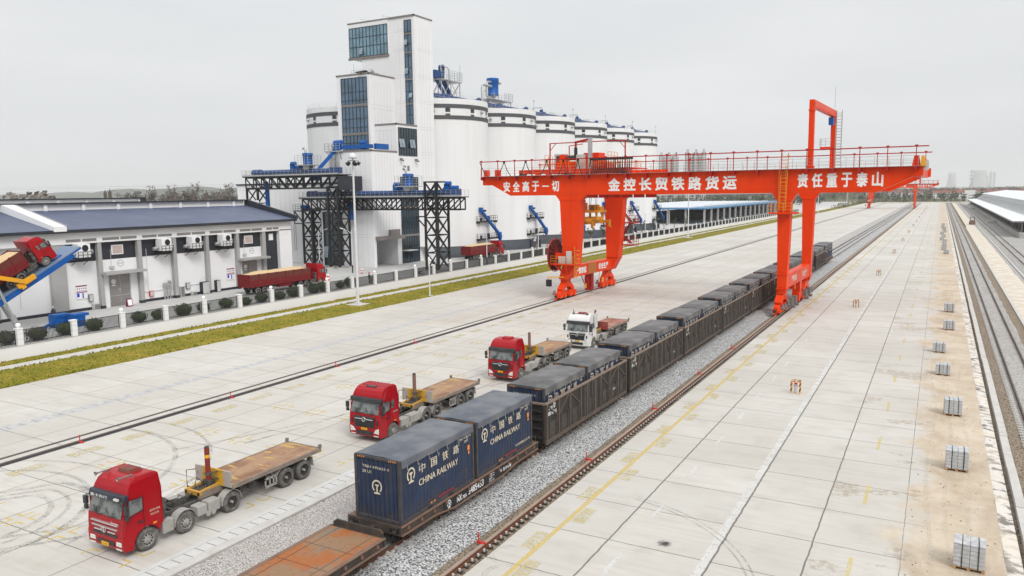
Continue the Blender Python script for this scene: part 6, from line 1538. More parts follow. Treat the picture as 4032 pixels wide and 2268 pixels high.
def filterbox(par, x, y, z):
    m = MB(); m.lathe([(.02, 3.4), (1.0, 3.4), (1.06, 3.3), (1.06, 2.9), (.95, 2.85), (.95, 1.25), (1.0, 1.2), (.9, 1.15)], (x, y, z), 18); m.build('dust_filter', 'blue', par)
    m = MB(); m.lathe([(2.0, .95), (2.0, 1.1), (.9, 1.1), (.9, .95), (2.0, .95)], (x, y, z), 4, 0, False, a0=math.pi/4, a1=math.pi/4+2*math.pi)
    m.prism([(x-1.0, z+.95), (x+1.0, z+.95), (x+.6, z+.1), (x-.6, z+.1)], 'y', y-.6, y+.6); m.rail([(x-2.2, y-1.4, z+1.05), (x+2.2, y-1.4, z+1.05), (x+2.2, y+1.4, z+1.05)], 1.9, .9, .025, 4)
    m.box(x-2.2, y-1.4, z+.9, x+2.2, y+1.4, z+1.05); m.bar((x-2, y, z+.9), (x-.9, y, z-.2), .1); m.bar((x+2, y, z+.9), (x+.9, y, z-.2), .1); m.tube([(x-.5, y, z+3.4), (x-.5, y, z+4.2), (x-.8, y, z+4.5), (x-1.2, y, z+4.3)], .22, 8); m.build('filter_stand', 'galv', par)
def gallery(label, x0, x1, y0, y1, zb, zt, nx, towers, drums, filt, ends):
    t = thing('conveyor_gallery', label, 'conveyor gallery', (0, 0, 0))
    for (a, b, c, d, z1) in towers:
        m = MB(); lattice(m, a, b, c, d, YZ+.3, z1, max(4, round((z1-YZ)/3.3))); lt = m.build('lattice_tower', 'black', t)
        m = MB()
        for x in (a, c):
            for y in (b, d): m.box(x-.4, y-.4, YZ-.1, x+.4, y+.4, YZ+.35)
        m.build('footing', 'kerb', lt)
    m = MB(); truss(m, x0, x1, y0, y1, zb, zt, nx); m.build('truss', 'black', t)
    m = MB(); m.box(x0-.5, y0-.5, zt+.1, x1+.5, y1+.5, zt+.28); m.build('deck', 'black', t)
    ym = (y0+y1)/2
    m = MB(); m.box(x0-.5, y0-.52, zt+.28, x1+.5, y0-.47, zt+.55)
    m.rail([(x0-.5, y1+.4, zt+.28), (x0-.5, y0-.45, zt+.28), (x1+.5, y0-.45, zt+.28), (x1+.5, y1+.4, zt+.28)], 1.25, 1.1, .022, 3); m.build('guard_rail', 'galv', t)
    m = MB(); m.cyl((x0+1.2, ym, zt+1.0), (x1-1.5, ym, zt+1.0), .55, n=14); m.cyl((x0+1.0, ym, zt+1.05), (x0+3.2, ym, zt+1.05), .72, n=14); m.box(x1-3, ym-.6, zt+.5, x1-.6, ym+.6, zt+1.7)
    m.build('belt_housing', 'bluegal', t)
    m = MB()
    for x in drums: m.box(x-.5, ym-.5, zt+1.5, x+.5, ym+.5, zt+2.6); m.cyl((x-.2, ym-.3, zt+2.7), (x+.9, ym-.3, zt+2.7), .42, n=12); m.cyl((x+.8, ym, zt+1.9), (x+2.3, ym, zt+1.9), .42, n=12)
    m.build('drive_unit', 'blue', t)
    for x in filt: filterbox(t, x, ym, zt+1.3)
    return t
ga = gallery('upper black lattice gallery with blue conveyor tube beside the warehouse roof', -129, -103.4, 116.4, 119.2, 17.0, 19.3, 11, [(-128.8, 116.4, -125.6, 119.3, 17.2), (-106.1, 116.2, -103.6, 119.4, 17.2)], [-116.5], [-112.5], 0)
m = MB(); m.cyl((-124.6, 118, 3), (-124.6, 118, 18.5), .4, n=12); m.build('drop_pipe', 'blue', ga)
m = MB(); m.box(-103.2, 116.2, 16.5, -101.6, 121.4, 19.2); m.build('inlet_hood', 'dark', ga)
gb = gallery('lower black lattice gallery with blue tube crossing in front of the white tower', -116.2, -77.2, 119.6, 121.3, 12.6, 14.7, 16, [(-116.4, 119.7, -113.9, 122.8, 12.7), (-84.3, 118.5, -81.8, 122.5, 17.7)], [-92.4, -80.5], [-89.5], 0)
m = MB(); m.box(-84.5, 118.3, 17.6, -81.6, 122.7, 17.85); m.bar((-84.3, 118.5, 11.3), (-86.6, 118.5, 11.3), .25); m.bar((-86.4, 118.5, 11.2), (-84.3, 118.5, 9.3), .2); m.build('tower_top', 'black', gb)
m = MB(); m.box(-118.6, 119.2, 12.2, -113.5, 122.4, 12.4); m.bar((-118.4, 119.4, 12.2), (-116.4, 119.7, 9.9), .2); m.bar((-118.4, 119.4, 12.3), (-118.5, 119.4, 9.8), .16); m.bar((-118.5, 119.4, 9.7), (-116.4, 119.7, 9.7), .22); m.build('side_platform', 'black', gb)
m = MB(); m.rail([(-118.6, 122.2, 12.4), (-118.6, 119.2, 12.4), (-116.4, 119.2, 12.4)], 1.3, .8, .025, 3); m.ladder((-118.4, 119.3, 4), (-118.4, 119.3, 9.6), .5, (1, 0, 0), .4, .03); m.build('platform_rail', 'steel', gb)
m = MB(); m.cyl((-117.4, 120.6, 13.1), (-115.8, 120.6, 13.1), .45, n=12); m.box(-116.9, 120, 12.5, -115.6, 121.2, 13.4); m.cyl((-103.8, 120.4, 10.5), (-103.8, 120.4, 13), .5, .3, 12); m.box(-104.4, 119.9, 13.0, -103.2, 120.9, 14.0); m.build('transfer_unit', 'blue', gb)

# ================================================================== grain warehouse
WX = -97.6
wh = thing('grain_warehouse', 'white grain warehouse with dark blue tiled roof and grey pilasters beside the fence', 'warehouse', (0, 0, 0))
WE = 97.0
n = NT('tile_roof'); x, y, z = n.xyz(n.P)
rows_ = n.math('FRACT', n.math('MULTIPLY', n.math('ADD', x, n.math('MULTIPLY', z, -1)), 1.6)); cols_ = n.math('FRACT', n.math('MULTIPLY', y, 2.6))
b = n.mix(n.step(n.noise(.25, 4), .35, .7), (.075, .092, .155), (.10, .12, .19)); k = n.math('MAXIMUM', n.step(rows_, .78, .95), n.math('MULTIPLY', n.step(n.math('ABSOLUTE', n.math('SUBTRACT', cols_, .5)), .36, .5), .7))
n.bump(n.math('MULTIPLY', k, -1), .5, .05); M['tile'] = n.done(n.mix(n.math('MULTIPLY', k, .55), b, (.03, .036, .06)), .5, 0, .4)
m = MB(); m.box(-121, 20, YZ-.2, WX, WE-.3, 11.2); m.box(WX, 94.0, YZ, -96.9, WE-.3, 9.9)
m.box(WX, 20, 9.75, -96.9, WE-.3, 11.25); m.build('wall', 'white', wh)
m = MB(); m.box(-96.95, 20, 11.22, -96.1, WE+.4, 11.62); m.box(-108.6, 20, 14.78, -107.4, WE+.8, 14.98); m.build('eave', 'dark', wh)
m = MB(); m.prism([(-96.2, 11.60), (-108.0, 13.95), (-108.0, 13.75), (-96.2, 11.35)], 'y', 20, WE); m.build('roof', 'tile', wh)
m = MB(); m.prism([(-96.0, 11.5), (-108.2, 13.95), (-108.2, 14.85), (-107.2, 14.85), (-96.0, 12.15)], 'y', WE, WE+.55); m.prism([(-96.1, 11.3), (-107, 11.3), (-107, 13.7), (-96.1, 11.5)], 'y', WE-.02 if 0 else WE-.28, WE-.001); m.build('gable_parapet', 'dark', wh)
m = MB(); m.box(-120, 20, 13.0, -107.9, WE-.4, 14.8)
for i in range(15): m.box(-107.9, 24+5.4*i-.25, 13.7, -107.6, 24+5.4*i+.25, 14.78)
m.build('clerestory', 'white', wh)
m = MB(); m.prism([(-95.95, 11.45), (-108.0, 14.0), (-108.0, 14.9), (-106.8, 14.75), (-95.95, 12.1)], 'y', 55.9, 57.5); m.build('fire_wall', 'white', wh)
m = MB(); m.prism([(-95.9, 12.12), (-106.8, 14.77), (-106.8, 14.82), (-95.9, 12.17)], 'y', 57.35, 57.55); m.build('fire_wall_cap', 'grey_col', wh)
cols = [(44.2, 45.4), (48.2, 49.3), (55.7, 57.65), (62.0, 62.55), (67.8, 68.4), (73.4, 74.0), (79.2, 79.75), (85.0, 85.55), (90.35, 91.05)]
for a, b in cols:
    m = MB(); m.box(WX, a, YZ+.4, -97.0, b, 9.75); pz = m.build('pilaster', 'grey_col', wh)
    m = MB(); m.box(WX+.05, a-.02, YZ-.05, -96.97, b+.02, YZ+.4); m.build('pilaster_base', 'dark', pz)
bays = [(49.3, 55.7, 'x'), (57.65, 62.0, 'ac'), (62.55, 67.8, 'door'), (68.4, 73.4, 'ac'), (74.0, 79.2, 'ac'), (79.75, 85.0, 'ac'), (85.55, 90.35, 'door'), (91.05, 94.0, 'dark'), (40, 44.2, 'x'), (45.4, 48.2, 'x')]
m = MB()
for a, b, k in bays:
    if k in ('ac', 'door'): m.box(WX, a, 7.35, WX+.04, b, 9.72)
    if k == 'dark': m.box(WX, a, YZ, WX+.05, b, 9.7)
m.build('dark_band', 'dark', wh)
m = MB()
for a, b, k in bays:
    if k in ('ac', 'door', 'dark'):
        w = (b-a-.5)/2
        for q in (a+.15, a+.35+w): m.box(-96.9, q, 10.0, -96.86, q+w, 10.35)
m.build('vent_slot', 'slot', wh)
m = MB()
for a, b, k in bays:
    if k in ('ac', 'x'): m.box(WX, a, YZ-.05, WX+.05, b, YZ+.38)
m.build('wall_base', 'dark', wh)
for j, (a, b) in enumerate(((62.55, 67.8), (85.55, 90.35))):
    c = (a+b)/2-.05; hw = 1.5
    m = MB(); m.box(WX, a, 5.35, WX+.12, b, 7.35); m.box(WX, a, YZ, WX+.1, c-hw-.1, 5.35); m.box(WX, c+hw+.1, YZ, WX+.1, b, 5.35); m.build('door_surround', 'white', wh)
    m = MB(); m.box(WX, c-hw, YZ, WX+.06, c+hw, 5.2); dr = m.build('door', 'metal_door', wh)
    m = MB(); m.box(WX+.06, c-.04, YZ, WX+.11, c+.04, 5.2); m.box(WX+.06, c-hw, 2.3, WX+.1, c+hw, 2.42); m.box(WX+.06, c-.3, 3.0, WX+.12, c+.1, 3.3)
    for z_ in (1.6, 3.2, 4.7):
        for s in (-1, 1): m.box(WX+.06, c+s*hw-.08, z_, WX+.14, c+s*hw+.08, z_+.15)
    m.build('door_bar', 'galv', dr)
    m = MB(); m.cyl((WX+.06, c-.9, 4.3), (WX+.09, c-.9, 4.3), .32, n=20); m.box(WX+.06, c-1.2, 3.72, WX+.08, c-.65, 3.86); m.build('door_sign', 'ink_white', dr)
    m = MB(); m.text('P14', (WX+.1, c-.9, 4.3), (0, 1, 0), (0, 0, 1), .2, .4, 0, .01); m.build('lettering', 'grey_col', dr)
    m = MB(); m.box(WX, a-.4, 5.42, -95.7, b+.35, 5.75); m.build('canopy', 'grey_col', wh)
    m = MB(); m.lathe([(.46, 0), (.40, 0)], (0, 0, 0), 28, 0, False); cy_ = a+2.85
    m.v = [(WX+.13, cy_+x_, 6.72+y_) for x_, y_, z_ in m.v]
    m.text('P14', (WX+.13, cy_, 6.72), (0, 1, 0), (0, 0, 1), .26, .55, 0, .005); m.build('bay_number', 'letter_grey', wh)
    m = MB(); m.box(WX+.04, c-.9, 7.95, WX+.16, c+.8, 9.25); wn = m.build('shutter', 'white', wh)
    m = MB(); m.box(WX+.16, c-.75, 8.1, WX+.2, c+.65, 9.1); m.build('shutter_panel', 'shut', wn)
    m = MB(); m.tube([(WX+.16, c-1.1, 8.7), (WX+.16, c-1.1, 6.3), (WX+.3, c-1.3, 6.3)], .03, 5); m.box(WX+.1, c-1.4, 6.15, WX+.4, c-.8, 6.45); m.build('cable_conduit', 'grey', wh)
m = MB(); m.box(WX+.05, 92.2, 8.2, WX+.14, 93.1, 9.3); m.build('shutter', 'white', wh)
m = MB()
for yy in (49.2, 57.75, 55.75, 68.5): m.cyl((WX+.2, yy, YZ), (WX+.2, yy, 9.7), .06, n=6)
m.tube([(WX+.1, 57.9, 2), (WX+.1, 57.9, 7.7), (WX+.1, 59.2, 7.7), (WX+.1, 59.2, 8.0)], .04, 6); m.tube([(WX+.1, 69.4, 2.2), (WX+.1, 69.4, 8.4)], .035, 6); m.tube([(WX+.1, 52, 2.2), (WX+.1, 52, 6.6)], .035, 6); m.tube([(WX+.1, 73.2, 1.0), (WX+.1, 73.2, 7.4)], .03, 5)
m.box(WX, 68.5, 2.3, WX+.1, 73.3, 2.38); m.box(WX, 74.1, 2.45, WX+.1, 79.1, 2.53); m.build('drain_pipe', 'pole', wh)
# air handling units, cabinets, boards: things fixed to the wall
def ac(y, i):
    t = thing('wall_air_unit', '%s white ventilation unit with black fan on the warehouse wall, counted from the blue ramp' % ORD[i], 'ventilation unit', (WX, y, 7.75), 0, 'ventilation units on the warehouse wall')
    m = MB(); m.box(.35, -.8, .25, 1.75, .8, 2.0); b_ = m.build('casing', 'white', t, bevel=.03)
    m = MB(); m.cyl((1.75, .1, 1.45), (1.79, .1, 1.45), .42, n=20); m.build('fan', 'black', b_)
    m = MB()
    for z_ in (.62, 1.0): m.box(1.75, -.78, z_, 1.77, .78, z_+.03)
    m.build('casing_joint', 'grey_col', b_)
    m = MB(); m.box(0, -.9, .1, 1.85, .9, .2); m.rail([(1.85, -.9, .2), (1.85, .95, .2)], .8, .6, .025, 2); m.rail([(.3, .95, .2), (1.85, .95, .2)], .8, .6, .025, 2); m.bar((0, -.8, -.8), (1.7, -.8, .1), .06); m.bar((0, .8, -.8), (1.7, .8, .1), .06); m.build('bracket', 'black', t)
    m = MB(); m.cyl((1.0, -.8, .75), (1.0, -1.7, .6), .24, n=12); m.cyl((1.0, .8, .8), (1.0, 1.5, .95), .26, n=12); m.box(.6, .8, .6, 1.4, 1.3, 1.2); m.build('duct', 'galv', t)
for i, y in enumerate((59.5, 71.6, 76.7, 82.3)): ac(y, i)
def board(y, i, where):
    t = thing('notice_board', 'white board with purple and blue print on the warehouse wall, ' + where, 'notice board', (WX+.06, y, 2.5), 0, 'notice boards on the warehouse wall')
    m = MB(); m.box(0, 0, 0, .04, 1.5, 1.85); m.build('panel', 'ink_white', t)
    m = MB(); m.box(.04, .0, 1.62, .045, 1.5, 1.80); m.box(.04, .0, .82, .045, 1.5, .93)
    for r_ in range(2):
        for q in range(5): m.add([(.045, .1+.28*q, 1.30-.33*r_), (.045, .32+.28*q, 1.30-.33*r_), (.045, .21+.28*q, 1.52-.33*r_)], [(0, 1, 2)])
    m.build('print', 'ink_purple', t)
    m = MB(); m.box(.04, .08, .28, .045, .42, .78); m.box(.04, .8, .08, .045, .98, .78); m.build('print', 'ink_blue', t)
board(58.95, 0, 'beside the first ventilation unit'); board(83.2, 1, 'behind the red grain lorry')
def cabinet(label, y, z, w, h, d, mat, legs=False, name='control_cabinet'):
    t = thing(name, label, 'cabinet', (WX+.05, y, z), 0)
    m = MB(); m.box(0, 0, 0, d, w, h); m.build('box', mat, t, bevel=.03)
    m = MB(); m.box(d, .06, .08, d+.015, w-.06, h-.08); m.box(d+.01, w*.45, h*.35, d+.03, w*.6, h*.62); m.build('door', 'grey' if mat != 'grey' else 'steel', t)
cabinet('small dark meter cabinet on the wall beside the notice board', 60.5, 2.05, .6, .95, .3, 'steel'); cabinet('pale box standing below the dark meter cabinet', 60.9, .9, .85, .8, .6, 'grey')
cabinet('small red fire hose box beside the warehouse door', 69.4, 1.6, .65, .8, .3, 'ink_red', name='fire_box'); cabinet('dark meter cabinet between the middle ventilation bays', 75.5, 2.0, .7, .9, .3, 'steel')
cabinet('big black control cabinet at the foot of the warehouse wall', 78.0, .9, 1.3, 1.85, .7, 'dark'); cabinet('slim black control cabinet just behind the rear of the red grain lorry', 80.7, .9, .75, 1.85, .6, 'dark'); cabinet('pale low box between two cabinets', 76.3, .9, .75, .6, .6, 'grey'); cabinet('light grey cabinet next to a grey pilaster', 74.3, .9, .7, 1.6, .5, 'grey')
t = thing('pipe_manifold', 'grey valve pipes rising from the ground beside the red fire box', 'pipes', (WX+.3, 71.8, YZ))
m = MB()
for q in (0, .45, .9): m.tube([(0, q, 0), (0, q, 1.0), (.2, q, 1.4), (0, q, 2.4)], .11, 8)
m.box(-.1, -.2, 2.0, .2, 1.1, 2.4); m.box(.0, .6, 2.3, .2, 1.0, 2.7); m.build('pipes', 'galv', t)
t = thing('sign_stand', 'folding A-frame warning sign standing in front of the warehouse door', 'sign', (-95.6, 65.0, YZ))
m = MB(); m.prism([(-.25, 0), (-.2, 0), (0, 1.0), (.2, 0), (.25, 0), (.03, 1.1), (-.03, 1.1)], 'y', -.4, .4); m.build('board', 'ink_purple', t)
m = MB(); m.add([(.2, -.3, .18), (.2, .3, .18), (.055, .3, .95), (.055, -.3, .95)], [(0, 1, 2, 3)]); m.v = [(x_+.02, y_, z_) for x_, y_, z_ in m.v]; m.build('face', 'ink_white', t)
# second warehouse behind
w2 = thing('grain_warehouse', 'second low warehouse whose pale clerestory shows behind the dark blue roof', 'warehouse', (0, 0, 0))
m = MB(); m.box(-170, 30, YZ, -138, 100, 12.5); m.box(-160, 30, 12.5, -140, 99, 15.3)
for i in range(13): m.box(-140, 34+5.4*i-.3, 14.3, -139.7, 34+5.4*i+.3, 15.3)
m.build('wall', 'white', w2)
m = MB(); m.box(-160.5, 30, 15.3, -139.4, 100, 15.55); m.box(-140.5, 99, 14.2, -139.5, 100.2, 15.3); m.build('roof_edge', 'dark', w2)
# ================================================================== boundary wall with railings
FXW = -78.3
fw_ = thing('boundary_wall', 'long white boundary wall with white pillars and dark railings along the grass strip', 'wall', (FXW, 0, 0))
m = MB(); m.box(-.22, 20, -.3, .22, 700, 1.34); m.build('wall_base', 'white', fw_)
m = MB(); m.box(-.30, 20, 1.34, .26, 700, 1.40); m.build('coping', 'grey_col', fw_)
FP = 5.44; pil = rl_ = gl_ = None
def put(src, name, mk, y):
    if src is None: src = mk(); o = src
    else: o = src.copy(); C.objects.link(o)
    o.location = (0, y, 0); return src
def mkp():
    m = MB(); m.box(-.27, -.27, 1.36, .27, .27, 3.0); m.box(-.31, -.31, 2.98, .31, .31, 3.06)
    for z_ in (1.95, 2.5): m.box(-.275, -.275, z_, .275, .275, z_+.02, 1)
    return m.build('pillar', ['white', 'grey_col'], fw_)
def mkr():
    m = MB(); y0, y1 = .33, FP-.33
    for z_ in (1.55, 2.80): m.box(-.03, y0, z_, .03, y1, z_+.06)
    for k in range(37): yy = y0+(y1-y0)*(k+.5)/37; m.box(-.02, yy-.021, 1.42, .02, yy+.021, 2.86)
    for yy in (y0, y1-.06): m.box(-.03, yy, 1.4, .03, yy+.06, 2.9)
    return m.build('railing', 'black', fw_)
def mkg():
    m = MB(); m.ball((0, 0, 3.32), .24, 8); m.cyl((0, 0, 3.05), (0, 0, 3.15), .12); return m.build('globe_lamp', 'ink_white', fw_)
for k in range(90):
    y = 41.3+FP*(k-3)
    pil = put(pil, 'pillar', mkp, y)
    if k < 60 or k % 1 == 0: rl_ = put(rl_, 'railing', mkr, y)
    if k % 2 == 1 and k < 60: gl_ = put(gl_, 'globe', mkg, y)
m = MB()
for k in range(6): m.box(-.25, 500+30*k, 1.36, .25, 500.5+30*k, 3.0)
# far fence: white pale fence beyond
ff = thing('pale_fence', 'white paled fence curving away along the far grass strip', 'fence', (FXW+2, 0, 0))
m = MB(); m.box(-.2, 520, .0, .2, 850, .9)
for k in range(110): m.box(-.2, 520+3*k, .9, .2, 520.6+3*k, 2.2)
m.build('paling', 'white', ff)
# clipped bushes behind the railing
n = NT('leaf'); oi = n.n.new('ShaderNodeObjectInfo'); n.b.inputs['Subsurface Weight'].default_value = 0
M['leaf'] = n.done(n.mix(n.noise(5, 3, n.O), (.026, .046, .020), (.075, .10, .042)), .8, 0, .2)
M['leaf_dry'] = paint('leaf_dry', (.05, .052, .03), .85, dirt=.5, dcol=(.09, .075, .05), scale=4)
def leaf_cloud(m, c, r, cnt, rnd, size=.12, sz=.8, shell=.55, mi=0):
    for _ in range(cnt):
        d = Vector((rnd.gauss(0, 1), rnd.gauss(0, 1), rnd.gauss(0, 1))).normalized(); k = shell+(1-shell)*rnd.random()
        k *= .9+.16*math.sin(5*d.x+3*d.z)*math.cos(4*d.y)
        p = Vector(c)+Vector((d.x*r*k, d.y*r*k, d.z*r*sz*k)); n_ = (d+Vector((rnd.gauss(0, .6), rnd.gauss(0, .6), rnd.gauss(0, .6)))).normalized()
        a = n_.orthogonal().normalized(); b = n_.cross(a); s = size*rnd.uniform(.6, 1.4)
        m.add([p+a*s, p+b*s*.6, p-a*s, p-b*s*.6], [(0, 1, 2, 3)], mi)
bs_ = [(-82.4, 42.2), (-81.9, 45.0), (-82.3, 48.3), (-82.0, 51.3), (-82.5, 57.2), (-82.3, 59.6), (-81.8, 62.8), (-82.3, 66.2), (-82.1, 69.6), (-81.7, 72.6), (-81.8, 75.5), (-81.6, 78.7), (-81.9, 81.7), (-82.0, 85.9), (-82.3, 88.4), (-82.6, 92.5), (-82.8, 95.0)]
protos = []
for i, (x, y) in enumerate(bs_):
    lab = '%s dark green clipped bush behind the railings, counted from the tipping ramp' % ORD[i]
    if i < 4:
        rnd = random.Random(i); t = thing('round_bush', lab, 'bush', (x, y, YZ), 0, 'clipped bushes behind the railings')
        m = MB(); leaf_cloud(m, (0, 0, .72), 1.1, 900, rnd, .11, .72); m.ball((0, 0, .72), .85, 7, 0, .7); m.build('foliage', 'leaf' if i > 1 else 'leaf_dry', t)
        m = MB(); m.cyl((0, 0, -.05), (0, 0, .5), .08, n=6); m.build('stem', 'bark', t); protos.append(t)
    else:
        o = copy_tree(protos[2+(i % 2)], lab, (x, y, YZ), random.Random(i).uniform(0, 6)); s = random.Random(i+40).uniform(.78, 1.1); o.scale = (s, s, s)
tag(struct('ground_cover', bed([(-79.9, .92), (-79.6, 1.15), (-79.1, 1.18), (-78.8, .95)], 30, 420, 300, .06, 21), 'leaf'), kind='stuff')
# ---- lamp masts
def mast(x, y, label, h=20.6):
    t = thing('light_mast', label, 'light mast', (x, y, 0), 0, 'tall light masts on the grass strip')
    m = MB(); m.cyl((0, 0, .25), (0, 0, h), .20, .12, 16); m.box(-.35, -.35, .2, .35, .35, .45); m.box(-.14, -.26, .6, .14, -.18, 2.0); m.build('pole', 'pole', t)
    m = MB(); m.box(-1.2, -1.2, -.1, 1.2, 1.2, .2); m.build('base_plate', 'kerb', t)
    m = MB(); m.lathe([(.02, .72), (.28, .64), (.52, .38), (.62, .1), (.6, .0), (.1, -.05)], (0, 0, h), 20); m.build('dome', 'pole', t)
    m = MB()
    for i in range(5):
        a = 2*math.pi*i/5+.6; c, s = math.cos(a), math.sin(a); m.bar((0, 0, h-.3), (c*.8, s*.8, h-.4), .06); m.cyl((c*.6, s*.6, h-.6), (c*.95, s*.95, h-.85), .2, .27, 12, 0)
    m.build('floodlight', 'black', t)
mast(-71.5, 83.6, 'tall pale floodlight mast standing in the grass in front of the elevator tower')
mast(-71.8, 248, 'tall pale floodlight mast seen beneath the crane bridge', 21)
mast(-67.5, 520, 'far floodlight mast between the white paled fence and the distant gantry crane', 21)
mast(-71.0, 725, 'most distant floodlight mast near the end of the grass strip', 21)
def lamp(x, y, z, h, label, arm=(1, 0), black=True, ball=False):
    t = thing('street_lamp', label, 'street lamp', (x, y, z), 0, 'slim lamp posts of the depot')
    m = MB(); m.cyl((0, 0, 0), (0, 0, h), .11, .07, 10)
    if not ball: m.tube([(0, 0, h-.6), (arm[0]*.8, arm[1]*.8, h-.1), (arm[0]*2.2, arm[1]*2.2, h+.35)], .05, 6)
    else: m.box(-.35, -.35, -.02, .35, .35, .12)
    m.build('post', 'pole', t)
    m = MB()
    if ball: m.cyl((0, 0, h-1.0), (0, 0, h), .14); m.ball((.25, 0, h-.5), .18, 6)
    else: m.bar((arm[0]*1.9, arm[1]*1.9, h+.25), (arm[0]*2.7, arm[1]*2.7, h+.45), .22, .1)
    m.build('lamp_head', 'ink_white', t)
    if black:
        m = MB(); m.cyl((0, 0, 0), (0, 0, 1.5), .125, n=10); m.build('post_base', 'black', t)
lamp(-67.85, 96.0, 0, 6.0, 'short white post lamp at the edge of the grass strip', ball=True, black=False)
lamp(-96.4, 111.5, YZ, 8.0, 'slim white lamp post between the tall mast and the dark lattice tower', (-1, 0))
lamp(-110.2, 117.5, YZ, 7.5, 'slim white lamp post by the dark lattice tower next to the warehouse end', (1, 0))
lamp(-81.1, 135.3, YZ, 7.5, 'slim white lamp post in front of the parked grain lorry by the silos', (0, -1))
for k in range(1, 6): lamp(-82.0, 135.3+25*k, YZ, 7.5, 'slim white lamp post in front of the silo row, %s beyond the parked grain lorry' % ORD[k-1], (0, -1), False)
# ---- person with motorcycle, cones, barrier drums
t = thing('person', 'person in dark clothes and a red helmet standing beside a motorcycle behind the fence', 'person', (-82.6, 99.6, YZ), R(70))
def skinned(name, pts, edges, rad, mat, par, sub=1):
    me = D.meshes.new(name); me.from_pydata(pts, edges, []); o = D.objects.new(name, me); C.objects.link(o); o.parent = par
    s = o.modifiers.new('skin', 'SKIN')
    for i, v in enumerate(me.skin_vertices[0].data if me.skin_vertices else []): v.radius = (rad[i], rad[i])
    if not me.skin_vertices: pass
    u = o.modifiers.new('sub', 'SUBSURF'); u.levels = u.render_levels = sub; me.materials.append(M[mat]); return o
m = MB()
# body as one lofted surface: legs, torso, neck and arms grown together
def limb(m, pts, rs, n=10, mi=0):
    rows = []
    P_ = [Vector(p) for p in pts]
    for i, p in enumerate(P_):
        d = (P_[min(i+1, len(P_)-1)]-P_[max(i-1, 0)]).normalized(); a = Vector((0, 1, 0)) if abs(d.y) < .8 else Vector((1, 0, 0)); x = d.cross(a).normalized(); y = d.cross(x)
        rows.append([p+(x*math.cos(2*math.pi*j/n)+y*math.sin(2*math.pi*j/n))*rs[i] for j in range(n)])
    m.loft(rows, mi, True)
limb(m, [(0, 0, .85), (0, 0, 1.05), (0, 0, 1.25), (0, 0, 1.42), (0, 0, 1.5), (0, 0, 1.56)], [.16, .15, .18, .16, .07, .06])
for s in (-1, 1):
    limb(m, [(s*.02, s*.1, .95), (s*.05, s*.11, .5), (-s*.02, s*.11, .08), (-s*.02+.1, s*.11, .03)], [.12, .085, .055, .05])
    limb(m, [(0, s*.17, 1.42), (.06, s*.24, 1.15), (.26, s*.20, .98), (.34, s*.17, .98)], [.07, .055, .045, .04])
    for q in range(5): limb(m, [(.34, s*.17+(q-2)*.018, .98), (.41, s*.17+(q-2)*.02, .96-.01*abs(q-2))], [.011, .008], 5)
m.build('body', 'denim', t)
m = MB(); m.ball((.02, 0, 1.66), .11, 8, 0, 1.15); m.ball((.13, 0, 1.65), .02, 4); m.build('head', 'skin', t)
m = MB(); m.lathe([(.02, .16), (.10, .13), (.14, .04), (.145, -.02), (.12, -.03)], (.0, 0, 1.70), 14); m.build('helmet', 'ink_red', t)
def moto(x, y, rz, label):
    t = thing('motorcycle', label, 'motorcycle', (x, y, YZ), rz, 'motorcycles by the fence')
    for b in (-.62, .62):
        m = MB(); m.lathe([(.22, -.05), (.30, -.05), (.30, .05), (.22, .05), (.22, -.05)], (0, b, .30), 18, 0, True, axis='x'); w_ = m.build('wheel', 'tyre', t)
        m = MB(); m.cyl((-.05, b, .3), (.05, b, .3), .06); [m.bar((0, b, .3), (0, b+.24*math.cos(a), .3+.24*math.sin(a)), .02) for a in (0, 1.2, 2.4, 3.6, 4.8)]; m.build('rim', 'rim', w_)
    m = MB(); m.bar((0, -.6, .3), (0, -.1, .65), .06); m.bar((0, .62, .3), (0, .45, .95), .06); m.bar((0, -.1, .62), (0, .45, .85), .09); m.box(-.13, -.15, .3, .13, .3, .6); m.prism([(-.75, .72), (-.1, .70), (-.1, .80), (-.75, .86)], 'x', -.12, .12); m.prism([(-.1, .70), (.38, .78), (.3, .95), (-.05, .88)], 'x', -.13, .13); m.build('frame', 'black', t)
    m = MB(); m.bar((-.33, .38, 1.02), (.33, .38, 1.02), .035); m.cyl((0, .5, .9), (0, .58, .88), .09); m.build('handlebar', 'steel', t)
moto(-82.9, 100.7, R(20), 'black motorcycle beside the person in a red helmet'); moto(-81.5, 112.2, R(-60), 'dark motorcycle parked by a fence pillar near the tall pylon')
def drum(x, y, label, s=1):
    t = thing('traffic_drum', label, 'traffic drum', (x, y, YZ))
    m = MB()
    for i in range(4): m.cyl((0, 0, .22*i*s), (0, 0, (.22*i+.22)*s), (.24-.02*i)*s, (.22-.02*i)*s, 12, i % 2)
    m.build('body', ['ink_red', 'ink_white'], t)
drum(-92.6, 99.2, 'red and white drum in front of the red grain lorry', 1.2); drum(-92.0, 100.0, 'second red and white drum beside the first, nearer the road', 1.2); drum(-94.1, 111.4, 'small striped bollard on the depot road before the white tower', 1.0)
t = thing('person', 'person in dark jacket and white cap beside the foot of the blue ramp', 'person', (-92.6, 53.0, YZ), R(10))
m = MB(); limb(m, [(0, 0, .85), (0, 0, 1.05), (0, 0, 1.25), (0, 0, 1.42), (0, 0, 1.5), (0, 0, 1.56)], [.17, .18, .22, .19, .07, .06])
